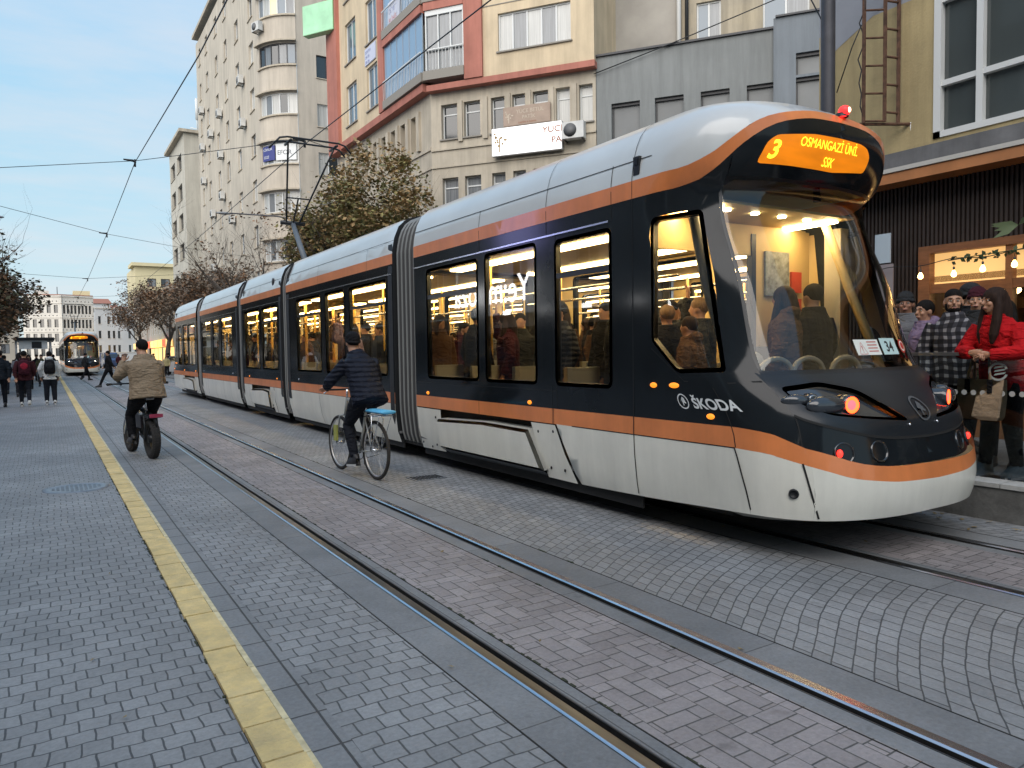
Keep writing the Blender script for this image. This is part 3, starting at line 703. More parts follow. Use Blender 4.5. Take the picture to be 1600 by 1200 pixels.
lettering(SH, 'SSK', .09, 2.91, .095, LED, disp, -1, 'display_lettering', .008, .12, 'CENTER', xs=.84)
# red beacon on the brow
b = MB(); q = Vector(SH(-.10, 3.33)); b.lathe([(.05, 0), (.048, .03), (.0, .035)], BLKM, 18, Matrix.Translation(q)); b.ell(q+Vector((0, -.02, .045)), (.042, .05, .045), emit('red beacon', (1., .03, .03), 1.2), 16, 10); b.ell(q+Vector((0, -.062, .045)), (.018, .015, .022), emit('beacon spark', (1., .5, .3), 3), 10, 6); b.build('beacon', tram)
# stickers on the screen
STK = mat('pale sticker', (.75, .78, .74), .6); TXT = mat('black print', (.02, .02, .02), .6)
REDP = mat('red print', (.5, .03, .02), .6)
def sticker(u0, v0, u1, v1, m, parent, off=.004, name='sticker'):
    b = MB(); patch(b, SH, [(u0, v0), (u1, v0), (u1, v1), (u0, v1)], [], m, .1, off); return b.build(name, parent)
s1 = sticker(-.08+.20, 1.42, -.18, 1.54, STK, wso); lettering(SH, '\u26a0', .10, 1.44, .09, REDP, s1, -1, 'sticker_sign', .006)
for k in range(4): sticker(-.03, 1.445+.024*k, -.15, 1.452+.024*k, REDP, s1, .006, 'sticker_line')
s2 = sticker(-.21, 1.42, -.44, 1.55, mat('pale blue sticker', (.50, .68, .68), .6), wso); lettering(SH, '34', -.32, 1.445, .115, TXT, s2, -1, 'number_lettering', .006, 0, 'CENTER', bold=.002)
b = MB(); P = []
for rr, mm, of in ((.055, REDP, .004), (.042, STK, .006), (.030, REDP, .008)):
    P = [Vector(SH(-.55+rr*math.cos(R(15*k)), 1.485+rr*math.sin(R(15*k))))+nrm(SH, -.55, 1.485)*of for k in range(24)]; b.add(P, [tuple(range(24))], mm)
b.build('round_sticker', wso)
# ---- trailing half of the front unit: other body sections
def mid_section(y0, y1, wins, seams, bogie=None):
    root = None; mb = MB()
    loops = [rrect(a-.03, 1.15, c+.03, 2.55, .07) for a, c, _ in wins]
    for s in (-1, 1):
        fn = straight(s)
        L_ = lambda lp: lp if s < 0 else lp
        rect = lambda a, c, v0, v1: [(a, v0), (c, v0), (c, v1), (a, v1)]
        if bogie:
            b0, b1 = bogie
            patch(mb, fn, rect(y0, b0-.35, .20, .765), [], CREAM, .4); patch(mb, fn, rect(b1+.35, y1, .20, .765), [], CREAM, .4)
            patch(mb, fn, [(b0-.33, .20), (b0-.12, .20), (b0+.0, .765), (b0-.33, .765)], [], CREAM, .4, .003); patch(mb, fn, [(b1+.12, .20), (b1+.33, .20), (b1+.33, .765), (b1, .765)], [], CREAM, .4, .003)
            patch(mb, fn, rect(b0-.2, b1+.2, .12, .775), [], SEAM, .5, -.12)
        else: patch(mb, fn, rect(y0, y1, .20, .765), [], CREAM, .4)
        patch(mb, fn, rect(y0, y1, .765, .925), [], ORG, .5)
        patch(mb, fn, rect(y0, y1, .925, 2.74), loops, DARK, .6)
        patch(mb, fn, rect(y0, y1, 2.74, 2.885), [], ORG, .5)
        patch(mb, fn, rect(y0, y1, 2.885, 4.40), [], ROOFW, .6, 0, .08)
        for a in seams:
            strip(mb, fn, lin((a, .22), (a+.10, .765), 3) if not bogie else lin((a, .765), (a, .77), 1), .010, SEAM, .003)
            strip(mb, fn, lin((a+.10, .765), (a+.10, 1.10), 3), .006, SEAM, .0015); strip(mb, fn, lin((a, 2.62), (a, 3.07), 4), .006, SEAM)
        strip(mb, fn, lin((y0, 3.07), (y1, 3.07), 6), .006, SEAM); strip(mb, fn, lin((y0, 1.10), (y1, 1.10), 6), .006, SEAM, .0015)
        strip(mb, fn, lin((y0, .768), (y1, .768), 6), .006, SEAM)
    # end frames
    for ye in (y0, y1):
        P = [(_interp(v, KV, KH)*s, ye, _interp(v, KV, KZ)) for s, vs_ in ((1, rng(.2, 4.4, 24)), (-1, rng(4.3, .2, 24))) for v in vs_]
        Q = [(x*.86, ye, 1.7+(z-1.7)*.86) for x, _, z in P]; n = len(P)
        mb.add(P+Q, [(i, (i+1) % n, n+(i+1) % n, n+i) for i in range(n)], BLACK)
    b = mb.build('body_section', tram)
    for s in (-1, 1):
        fn = straight(s)
        for lp, (a, c, bar) in zip(loops, wins): window(fn, lp if s > 0 else lp, b, bar=bar)
        tm = MB(); strip(tm, fn, lin((y0+.03, 2.60), (y1-.03, 2.60), 4), .016, CHROME, .012); tm.build('trim_strip', b)
        for a in (y0+.45, y1-.75):
            lm = MB(); q = Vector(fn(a, .99 if not bogie else .965)); lm.ell(q, (.012, .022, .018), CHROME if not bogie else emit('orange marker lamp', (1., .28, .02), .9), 10, 6); lm.build('marker_lamp', b)
        if bogie:
            b0, b1 = bogie; bf = MB(); lp = [(b0+.02, .30), (b1-.02, .30), (b1-.04, .66), (b0+.55, .70), (b0+.06, .67)]; lq = shrink(lp, .03)
            patch(bf, fn, lq, [], CREAM, .4, .04); ring(bf, fn, lp, lq, .01, .04, CREAM); ring(bf, fn, lp, lp, .01, -.13, CREAM)
            patch(bf, fn, [(b0+.06, .10), (b1-.06, .10), (b1-.02, .30), (b0+.02, .30)], [], mat('dark grey skirt rubber', (.035, .042, .05), .5), .4, .02)
            bf.build('bogie_fairing', b)
            cm = MB(); q = Vector(fn(y0+.65, 3.05)); cm.ell(q, (.02, .09, .09), BLKM, 14, 8); cm.build('roof_vent', b); cm = MB(); cm.cbox((fn(y1-.35, 3.0)[0], y1-.35, 2.99), (.02, .09, .13), BLKM); cm.build('side_camera', b)
    return b
secB = mid_section(6.92, 12.40, [(7.18, 8.67, 2.21), (8.97, 9.90, None), (10.20, 11.66, 2.22)], [7.9, 10.3])
secC = mid_section(12.82, 16.58, [(13.15, 14.44, 2.21), (14.73, 16.15, None)], [14.58], (13.9, 15.6))
# bellows between sections
RUB = mat('bellows rubber', (.05, .052, .055), .6)
RUB2 = mat('bellows fold edge', (.20, .205, .20), .5)
def bellows(y0, y1, n, name='bellows'):
    mb = MB(); P = []; prof = [(_interp(v, KV, KH), _interp(v, KV, KZ)) for v in rng(.12, 4.4, 40)]
    loop = [(x, z) for x, z in prof]+[(-x, z) for x, z in reversed(prof[:-1])]; k = len(loop); rows = []
    ys = []
    for i in range(n):
        a = y0+(y1-y0)*i/n; w_ = (y1-y0)/n; ys += [(a, .90), (a+w_*.30, .965), (a+w_*.5, .975), (a+w_*.7, .965)]
    ys.append((y1, .90))
    for yy, s_ in ys: P += [(x*s_, yy, 1.75+(z-1.75)*(1-(1-s_)*.7)) for x, z in loop]
    fsA = []; fsB = []
    for i in range(len(ys)-1):
        for j in range(k-1):
            f = (i*k+j, i*k+j+1, (i+1)*k+j+1, (i+1)*k+j); (fsB if i % 4 in (1, 2) else fsA).append(f)
    mb.add(P, fsA, RUB, False); mb.add(P, fsB, RUB2, False)
    return mb.build(name, tram)
bA = bellows(6.22, 6.90, 5); bB = bellows(12.42, 12.80, 3)
for i, b0 in enumerate((secB,)):
    pass
# dark end bands beside the joints
def endband(y0, y1, parent):
    for s in (-1, 1):
        mb = MB(); fn = straight(s); patch(mb, fn, [(y0, .18), (y1, .18), (y1, 3.02), (y0, 3.02)], [], BLACK, .5, .006); mb.build('end_band', parent)
endband(6.93, 7.08, secB); endband(12.20, 12.38, secB); endband(12.83, 12.97, secC); endband(16.42, 16.57, secC)
# ---- interior of the half
def interior(y0, y1, cabin=False):
    fl_ = MB(); fl_.box((-1.145, y0-.02, .34), (1.145, y1+.02, .37), INTG); fl_.build('floor', tram)
    cl = MB(); cl.box((-1.10, y0, 2.60), (1.10, y1, 2.64), INT)
    cl.build('ceiling', tram)
    ls = MB()
    for x in (-.62, .62): ls.box((x-.09, y0+.1, 2.572), (x+.09, y1-.1, 2.598), LITE)
    ls.build('ceiling_lamp', tram)
    lf = MB()
    for x in (-.86, .86):
        lf.box((x-.12, y0, .37), (x+.22 if x > 0 else x+.12, y1, .38), INTG)
    # handrails and poles
    hr = MB()
    for x in (-.55, .55): hr.tube([(x, y0+.1, 2.15), (x, y1-.1, 2.15)], .016, CHROME, 8)
    yy = y0+.5
    while yy < y1-.2:
        for x in (-.55, .55): hr.tube([(x, yy, .37), (x, yy, 2.6)], .017, YPOLE, 8)
        yy += 1.45
    hr.build('handrail', tram)
    st = MB(); yy = y0+.9
    while yy < y1-.5:
        for x in (-.88, .88):
            st.box((x-.2, yy-.2, .75), (x+.2, yy+.2, .80), SEATF); st.box((x-.2, yy+.17, .80), (x+.2, yy+.23, 1.32), SEATM); st.box((x-.03, yy-.03, .37), (x+.03, yy+.03, .75), BLKM)
        yy += .95
    st.build('seats', tram)
    # inner side lining with the same openings is the wall body itself; add light panels between the windows
def lining(fn, outer, holes):
    mb = MB(); patch(mb, fn, outer, holes, INT, .4, -.05); mb.build('side_lining', tram)
interior(1.9, 6.2); interior(6.9, 12.4); interior(12.8, 16.6)
grow = lambda w_: [(w_[0][0], w_[0][1])]
for s in (1, -1):
    fl2 = win_loops_front(s)[:3]
    lining(SH, mir([(2.2, .80), (UE, .80), (UE, 2.6), (2.2, 2.6)], s), [l for l in fl2])
    for sec, y0, y1, W in ((secB, 6.95, 12.38, [(7.18, 8.67), (8.97, 9.90), (10.20, 11.66)]), (secC, 12.85, 16.55, [(13.15, 14.44), (14.73, 16.15)])):
        lining(straight(s), [(y0, .80), (y1, .80), (y1, 2.6), (y0, 2.6)], [rrect(a-.03, 1.15, c+.03, 2.55, .07) for a, c in W])
# cab: glass-backed partition, desk, chair, ceiling and warm down lights, plus added fill strips
cb_ = MB(); cb_.box((-1.0, .95, .34), (1.0, 1.9, .36), INTG); cb_.box((-.9, 1.25, 2.64), (.9, 1.9, 2.66), INT); cb_.build('cab_floor', tram)
dk = MB(); dk.tube([(-.75, .95, 1.12), (-.3, .72, 1.16), (.3, .72, 1.16), (.75, .95, 1.12)], [(.09, .16)]*4, mat('desk grey', (.25, .24, .22), .5), 10); dk.build('driver_desk', tram)
pt = MB(); pt.box((.30, 1.86, 1.5), (1.10, 1.90, 2.60), INT); pt.box((.30, 1.86, .37), (1.1, 1.90, 1.5), INTG); pt.box((-1.12, 1.86, 2.35), (1.1, 1.90, 2.62), INT); pt.box((.24, 1.85, .37), (.30, 1.91, 2.55), BLKM); pt.box((1.0, 1.45, .37), (1.13, 1.62, 2.6), mat('pale interior pillar', (.62, .58, .50), .5))
pt.build('cab_partition', tram)
pst = MB(); pst.box((.42, 1.835, 1.98), (.76, 1.855, 2.40), mat('poster grey', (.25, .27, .29), .6, var=.5, vs=14)); pst.box((.80, 1.835, 2.02), (.95, 1.855, 2.22), mat('red notice', (.55, .05, .02), .6)); pst.box((.82, 1.835, 1.84), (.95, 1.855, 1.96), mat('red notice', (.55, .05, .02), .6)); pst.build('notice_board', tram)
ch = MB(); ch.box((-.25, 1.25, .85), (.25, 1.6, .93), SEATM); ch.tube([(0, 1.62, .93), (0, 1.68, 1.28)], [(.21, .05), (.17, .05)], SEATM, 12); ch.ell((.0, 1.66, 1.36), (.16, .06, .10), SEATM); ch.build('driver_seat', tram)
dl = MB()
for x in (-.55, -.2, .15, .5): dl.lathe([(.0, 0), (.035, 0), (.035, -.012), (0, -.014)], emit('down lamp', (1., .82, .5), 30), 12, Matrix.Translation((x, 1.45, 2.638)))
for x in (-.75, .75): dl.box((x-.06, 1.35, 2.615), (x+.06, 1.86, 2.635), emit('added cab fill strip', (1., .72, .34), 26))  # glowing strips added to brighten the cab behind the windscreen
dl.build('cab_lamp_and_fill', tram)
# grey shells of the passenger seats seen through the screen and the pale pillar lining
for x in (-.55, -.15, .35):
    b = MB(); b.tube([(x-.20*math.cos(a_), .96, 1.20+.20*math.sin(a_)**.6 if 0 < a_ < math.pi-.01 else 1.2) for a_ in [k_*math.pi/16 for k_ in range(17)]], .022, mat('pale seat top', (.26, .25, .22), .5), 8); b.build('seat_top_arc', tram)
b = MB()
b.tube([(.96, .98, 1.2), (.92, 1.30, 2.0), (.85, 1.52, 2.66)], [(.05, .04)]*3, INT, 8); b.tube([(-.98, .98, 1.2), (-.95, 1.30, 2.0), (-.88, 1.52, 2.66)], [(.05, .04)]*3, INTG, 8); b.build('pillar_lining', tram)
# pantograph on section C
pg = MB(); px_, py_ = 0., 15.2
pg.box((-.5, py_-.5, 3.50), (.5, py_+.5, 3.56), BLKM)
for x in (-.4, .4):
    for yy in (-.4, .4): pg.lathe([(.05, 3.44), (.07, 3.46), (.05, 3.48), (.07, 3.50), (.05, 3.52)], mat('insulator', (.2, .08, .05), .4), 10, Matrix.Translation((x, py_+yy, 0)))
pan = pg.build('pantograph', tram)
a1 = MB(); a1.tube([(0, py_-.35, 3.56), (0, py_+.75, 4.75)], [.075, .06], mat('grey pantograph arm', (.12, .14, .16), .5), 10); a1.build('lower_arm', pan)
a2 = MB(); kz = 4.78; hy = py_-.85; hz = 6.30
a2.tube([(-.16, py_+.78, kz), (-.52, hy, hz)], .022, BLKM, 8); a2.tube([(.16, py_+.78, kz), (.55, hy, hz)], .022, BLKM, 8); a2.tube([(-.3, py_+.78, kz), (.3, py_+.78, kz)], .05, BLKM, 10)
a2.tube([(-.30, py_+.24, kz+.52), (.27, py_+.24, kz+.52)], .018, BLKM, 8); a2.tube([(0, py_+.75, 4.75), (0, py_+.24, kz+.52)], .02, BLKM, 8)
a2.build('upper_arm', pan)
a3 = MB()
for dy in (-.2, .2): a3.tube([(-.90, hy+dy, 6.20), (-.76, hy+dy, 6.36), (-.58, hy+dy, 6.40), (.6, hy+dy, 6.40), (.76, hy+dy, 6.36), (.90, hy+dy, 6.20)], .022, BLKM, 8)
for x in (-.52, .55): a3.tube([(x, hy-.25, 6.33), (x, hy+.25, 6.33)], .03, BLKM, 8)
a3.build('contact_strip', pan)
# underframe, plus plates added to block leaking light
uf = MB()
for a_, c_ in ((1.9, 6.2), (6.9, 12.4), (12.8, 16.6)):
    for s in (-1, 1): uf.box((s*1.075-.01, a_, .13), (s*1.075+.01, c_, .82), SEAM)  # black side plates added to stop interior light leaking onto the ground
uf.box((-1.0, 1.0, .22), (1.0, 6.1, .34), SEAM); uf.box((-1.06, 6.0, .20), (1.06, 12.6, .33), SEAM); uf.box((-1.0, 12.9, .22), (1.0, 16.5, .34), SEAM)
for yy in (3.9, 5.2, 14.1, 15.3):
    for x in (-.5, .5): uf.lathe([(.28, -.05), (.30, -.05), (.30, .05), (.28, .05)], BLKM, 20, Matrix.Translation((x, yy, .30))@Matrix.Rotation(R(90), 4, 'Y'))
pf = [Vector(SH(u_, .5)) for u_ in rng(-1.9, 1.9, 30)]; uf.add([(p_.x*.96, p_.y+.05, .335) for p_ in pf], [tuple(range(len(pf)))], SEAM)  # floor plate added to block cab light from falling below the nose
uf.build('underframe', tram)
# the unit is symmetric end to end: the far half repeats the near one, turned round (section C is shared)
def turned(o, parent):
    c = o.copy(); C.objects.link(c); c.parent = parent
    for ch in list(o.children): turned(ch, c)
    return c
half = [o for o in list(tram.children) if o is not secC and not o.name.startswith('pantograph')]
T = Matrix.Translation((0, 29.4, 0))@Matrix.Rotation(math.pi, 4, 'Z')
for o in half: c = turned(o, tram); c.matrix_basis = T@o.matrix_basis
# second tram far down the near track: same vehicle with white headlamps
tram2 = copy_tree(tram); tram2.location = (2.26, 66, 0)
tram2['label'] = 'oncoming tram far down the street with its headlamps and amber display lit'
HW = emit('white headlamp', (1., .85, .65), 30); OFFM = PODM
def swap(o):
    if o.type == 'MESH' and o.data and any(m_ in (RING, CORE, MC['red fog core'], MC['red beacon'], MC['beacon spark']) for m_ in o.data.materials):
        o.data = o.data.copy()
        for i, m_ in enumerate(o.data.materials):
            if m_ is RING: o.data.materials[i] = OFFM
            elif m_ is not None and m_ in (CORE, MC['red fog core'], MC['red beacon'], MC['beacon spark']): o.data.materials[i] = OFFM
    if o.type == 'MESH' and o.data and any(m_ in (LITE, MC['added cab fill strip'], MC['down lamp']) for m_ in o.data.materials):
        o.data = o.data.copy()
        for i, m_ in enumerate(o.data.materials):
            if m_ in (LITE, MC['added cab fill strip'], MC['down lamp']): o.data.materials[i] = emit('dim lamp', (1., .8, .5), 1.2)
    if o.name.startswith('headlight'):
        o.data = o.data.copy()
        for i, m_ in enumerate(o.data.materials):
            if m_ in (CLR, CLD): o.data.materials[i] = HW
    for ch in o.children: swap(ch)
swap(tram2)
# ------------------------------------------------------------------ buildings
class Fac:
    def __init__(s, P, d): s.P = Vector((P[0], P[1])); s.d = Vector(d).normalized(); s.n = Vector((s.d.y, -s.d.x))
    def __call__(s, a, o, z): q = s.P+s.d*a+s.n*o; return (q.x, q.y, z)
class Arc:
    "rounded corner: a runs along the arc"
    def __init__(s, c, r, t0, sg=1): s.c = c; s.r = r; s.t0 = t0; s.sg = sg
    def __call__(s, a, o, z): t = s.t0+s.sg*a/s.r; return (s.c[0]+(s.r+o)*math.cos(t), s.c[1]+(s.r+o)*math.sin(t), z)
def fwall(mb, F, L, z0, z1, wins, m, dep=.16, rev=None, step=99, a_start=0.):
    rev = rev or m
    A = sorted(set([a_start, L]+[w_[0] for w_ in wins]+[w_[1] for w_ in wins]+([a_start+(L-a_start)*i/int(math.ceil((L-a_start)/step)) for i in range(1, int(math.ceil((L-a_start)/step)))] if step < 90 else [])))
    Z = sorted(set([z0, z1]+[w_[2] for w_ in wins]+[w_[3] for w_ in wins]))
    V = []; Fs = []
    for i in range(len(A)-1):
        for j in range(len(Z)-1):
            ca, cz = (A[i]+A[i+1])/2, (Z[j]+Z[j+1])/2
            if any(w_[0] < ca < w_[1] and w_[2] < cz < w_[3] for w_ in wins): continue
            k = len(V); V += [F(A[i], 0, Z[j]), F(A[i+1], 0, Z[j]), F(A[i+1], 0, Z[j+1]), F(A[i], 0, Z[j+1])]; Fs.append((k, k+1, k+2, k+3))
    mb.add(V, Fs, m)
    V = []; Fs = []
    for w_ in wins:
        a0, a1, b0, b1 = w_[:4]
        n = 1 if step > 90 else max(1, int((a1-a0)/step))
        for i in range(n):
            p, q = a0+(a1-a0)*i/n, a0+(a1-a0)*(i+1)/n
            for zz in (b0, b1):
                k = len(V); V += [F(p, 0, zz), F(q, 0, zz), F(q, -dep, zz), F(p, -dep, zz)]; Fs.append((k, k+1, k+2, k+3))
        for aa in (a0, a1):
            k = len(V); V += [F(aa, 0, b0), F(aa, 0, b1), F(aa, -dep, b1), F(aa, -dep, b0)]; Fs.append((k, k+1, k+2, k+3))
    if V: mb.add(V, Fs, rev)
def fbox(mb, F, a0, a1, o0, o1, z0, z1, m, n=1):
    for i in range(n):
        p, q = a0+(a1-a0)*i/n, a0+(a1-a0)*(i+1)/n
        vs = [F(p, o0, z0), F(q, o0, z0), F(q, o1, z0), F(p, o1, z0), F(p, o0, z1), F(q, o0, z1), F(q, o1, z1), F(p, o1, z1)]
        mb.add(vs, [(0, 1, 2, 3), (7, 6, 5, 4), (0, 4, 5, 1), (1, 5, 6, 2), (2, 6, 7, 3), (3, 7, 4, 0)], m)
WFR = mat('white window frame', (.62, .63, .62), .5); DFR = mat('dark window frame', (.04, .04, .045), .5)
GL = [mat('dark window pane', (.02, .025, .03), .06, spec=.9), mat('blue window pane', (.10, .14, .18), .06, spec=.9), mat('curtained pane', (.42, .42, .40), .25, var=.2, vs=2, stretch=(14, 14, .3), spec=.8), mat('grey curtained pane', (.17, .18, .19), .2, var=.25, vs=2, stretch=(10, 10, .3), spec=.8)]
GLIT = emit('lit warm pane', (1., .78, .42), .55)
def win(parent, F, a0, a1, z0, z1, mull=1, trans=None, fm=WFR, panes=None, dep=.14, fw=.05, sill=True, n=1, sillm=None, name='window'):
    mb = MB(); o0, o1 = -dep, -dep+.05
    fbox(mb, F, a0, a1, o0, o1, z0, z0+fw, fm, n); fbox(mb, F, a0, a1, o0, o1, z1-fw, z1, fm, n)
    mull = max(1, mull)
    for i in range(mull+1):
        c = a0+(a1-a0)*i/mull; p = max(a0, min(a1-fw, c-fw/2)); fbox(mb, F, p, p+fw, o0, o1+.003, z0+fw, z1-fw, fm)
    if trans: fbox(mb, F, a0, a1, o0, o1-.004, trans-fw/2, trans+fw/2, fm, n)
    if sill: fbox(mb, F, a0-.06, a1+.06, -dep+.02, .07, z0-.05, z0+.002, sillm or fm, n)
    w_ = mb.build(name, parent)
    for i in range(mull):
        p, q = a0+(a1-a0)*i/mull, a0+(a1-a0)*(i+1)/mull
        g = MB(); m = panes[i % len(panes)] if panes else random.choice(GL)
        g.add([F(p, o0+.02, z0), F(q, o0+.02, z0), F(q, o0+.02, z1), F(p, o0+.02, z1)], [(0, 1, 2, 3)], m)
        g.build('pane', w_)
    return w_
def slab(mb, pts, z0, z1, m, cap=True, bottom=True):
    n = len(pts); v = [(p[0], p[1], z0) for p in pts]+[(p[0], p[1], z1) for p in pts]
    fs = [(i, (i+1) % n, n+(i+1) % n, n+i) for i in range(n)]
    if cap: fs.append(tuple(range(n, 2*n)))
    if bottom: fs.append(tuple(range(n))[::-1])
    mb.add(v, fs, m)
ACN = [0]
def ac_unit(F, a, z, label, o=.0):
    t = empty('air_conditioner', F(a, o, z), 0, label, 'air conditioner', 'air conditioners hung on the facades')
    d = Vector(F(a+.1, o, z))-Vector(F(a, o, z)); n = Vector(F(a, o+.1, z))-Vector(F(a, o, z)); ang = math.atan2(d.y, d.x); t.rotation_euler = (0, 0, ang)
    sgn = 1 if Vector((-math.sin(ang), math.cos(ang), 0)).dot(n) > 0 else -1
    b = MB(); b.box((-.4, sgn*.12, 0) if sgn > 0 else (-.4, -.45, 0), (.4, .45, .58) if sgn > 0 else (.4, -.12, .58), ACM); b.build('casing', t)
    f = MB(); f.lathe([(0, .0), (.22, .0), (.24, .012), (.0, .012)], FANM, 20, Matrix.Translation((-.1, sgn*.452, .29))@Matrix.Rotation(R(90), 4, 'X')); f.build('fan_grille', t)
    b = MB(); b.box((-.35, min(0, sgn*.45), -.05), (-.31, max(0, sgn*.45), -.01), BLKM); b.box((.31, min(0, sgn*.45), -.05), (.35, max(0, sgn*.45), -.01), BLKM); b.build('bracket', t)
ACM = mat('air conditioner casing', (.55, .55, .53), .5, var=.1, vs=3); FANM = mat('fan grille', (.12, .12, .12), .6)
# ---- corner building: beige and brick red upper floors over a stone coloured base
BEI = mat('beige painted render', (.58, .47, .32), .85, streak=0.16, var=.09, vs=.8, bump=.15, bs=25)
RED = mat('brick red render', (.40, .155, .115), .85, streak=0.18, var=.10, vs=1.2, bump=.15, bs=25)
STO = mat('greyish stone render', (.46, .405, .32), .85, streak=0.20, var=.11, vs=.9, bump=.15, bs=25)
STD = mat('sill stone', (.25, .23, .20), .8)
cbd = empty('corner_building', (13, 26.3, 0), 0, 'beige corner building with brick red bands, glazed corner balcony and green sign on it', 'building')
inv = lambda F: F
class Sh:   # facade shifted to building-local coordinates
    def __init__(s, F, o): s.F = F; s.o = o
    def __call__(s, a, o, z): p = s.F(a, o, z); return (p[0]-s.o[0], p[1]-s.o[1], p[2])
O_ = (13, 26.3)
F1 = Sh(Fac((13.0, 37.2), (0, -1)), O_); F2 = Sh(Fac((13.0, 26.3), (.6, -.8)), O_)
mb = MB()
st = lambda y: 37.2-y
W1 = [(st(36.6)+i*1.05, st(36.6)+i*1.05+.62, 9.65, 11.05) for i in range(9)]+[(st(36.6)+i*1.05, st(36.6)+i*1.05+.62, 6.6, 8.22) for i in range(9)]
fwall(mb, F1, 10.9, 3.6, 11.55, W1, STO, .3)
for i in range(10): fbox(mb, F1, st(36.6)-.36+i*1.05, st(36.6)-.10+i*1.05, 0, .10, 9.55, 11.1, STO)
W2 = [(.44, 1.12), (1.40, 2.08), (2.53, 3.08), (3.39, 3.90), (4.2, 4.8), (5.09, 5.63), (5.97, 6.48)]
WW2 = [(a, c, 9.70, 11.03) for a, c in W2]+[(a, c, 6.75, 8.22) for a, c in W2]
fwall(mb, F2, 6.6, 3.6, 11.55, WW2, STO, .3)
for i, (a, c) in enumerate(W2[1:]): fbox(mb, F2, (W2[i][1]+a)/2-.09, (W2[i][1]+a)/2+.09, 0, .07, 9.55, 11.1, STO)
fbox(mb, F1, 0, 10.9, 0, .06, 9.35, 9.45, STO); fbox(mb, F2, 0, 6.6, 0, .06, 9.28, 9.34, STO); fbox(mb, F2, 0, 6.6, 0, .05, 8.62, 8.68, STO); fbox(mb, F1, 0, 10.9, 0, .05, 8.62, 8.68, STO)
fbox(mb, F2, 0.02, 6.6, -.3, .03, 0, 3.6, STO); fbox(mb, F1, 0, 10.9, -.3, .03, 0, 3.6, STO)
mb.build('lower_wall', cbd)
# red string band, upper walls
mb = MB(); fbox(mb, F1, 0, 10.9, -.2, .35, 11.56, 11.86, RED); fbox(mb, F2, 0, 6.65, -.2, .35, 11.50, 11.72, RED)
fbox(mb, F1, 0, 1.5, -.1, .46, 11.5, 24, RED); fbox(mb, F1, 6.55, 7.15, -.1, .38, 11.9, 24, RED); fbox(mb, F2, 1.62, 2.36, -.1, .40, 11.74, 24, RED)
mb.build('red_pilaster', cbd)
mb = MB(); F1u = lambda a, o, z: F1(a, o+.28, z); F2u = lambda a, o, z: F2(a, o+.28, z)
WU = []
for k in range(4):
    z = 12.42+k*2.93
    WU += [(st(34.9), st(33.5), z, z+1.9), (st(32.2), st(30.95), z, z+1.9)]
fwall(mb, F1u, 6.6, 11.86, 24, WU, BEI, .2, a_start=1.5)
fwall(mb, F2u, 6.62, 11.72, 24, [(2.97, 5.77, 12.56+k*2.93, 13.95+k*2.93) for k in range(4)], BEI, .2, a_start=2.36)
fbox(mb, F2, 2.36, 6.62, .28, .30, 14.28, 14.31, STD)
fbox(mb, F2, 6.4, 6.62, -12, .27, 11.6, 24, BEI)
mb.build('upper_wall', cbd)
random.seed(5)
for a, c, z0, z1 in W1: win(cbd, F1, a, c, z0, z1, 1, z1-.4, STO, [GL[0]], .28, .05, False)
for i, (a, c, z0, z1) in enumerate(WW2):
    pan = [[GL[0]], [GL[0]], [GL[0]], [GL[0]], [GL[0]], [GL[2]], [GL[2]]][i % 7] if i < 7 else [GL[3]]
    if i in (3, 4): z0b = 10.3
    win(cbd, F2, a, c, z0, z1, 1, z1-.36, WFR, pan, .24, .05, True, sillm=STD)
for a, c, z0, z1 in WU: win(cbd, F1u, a, c, z0, z1, 2, None, WFR, [GL[1], GL[1]], .15, .06, True, sillm=STD)
for k in range(2): win(cbd, F2u, 2.97, 5.77, 12.56+k*2.93, 13.95+k*2.93, 5, None, WFR, [GL[2], GL[3], GL[2], GL[3], GL[2]], .15, .06, True, sillm=STD)
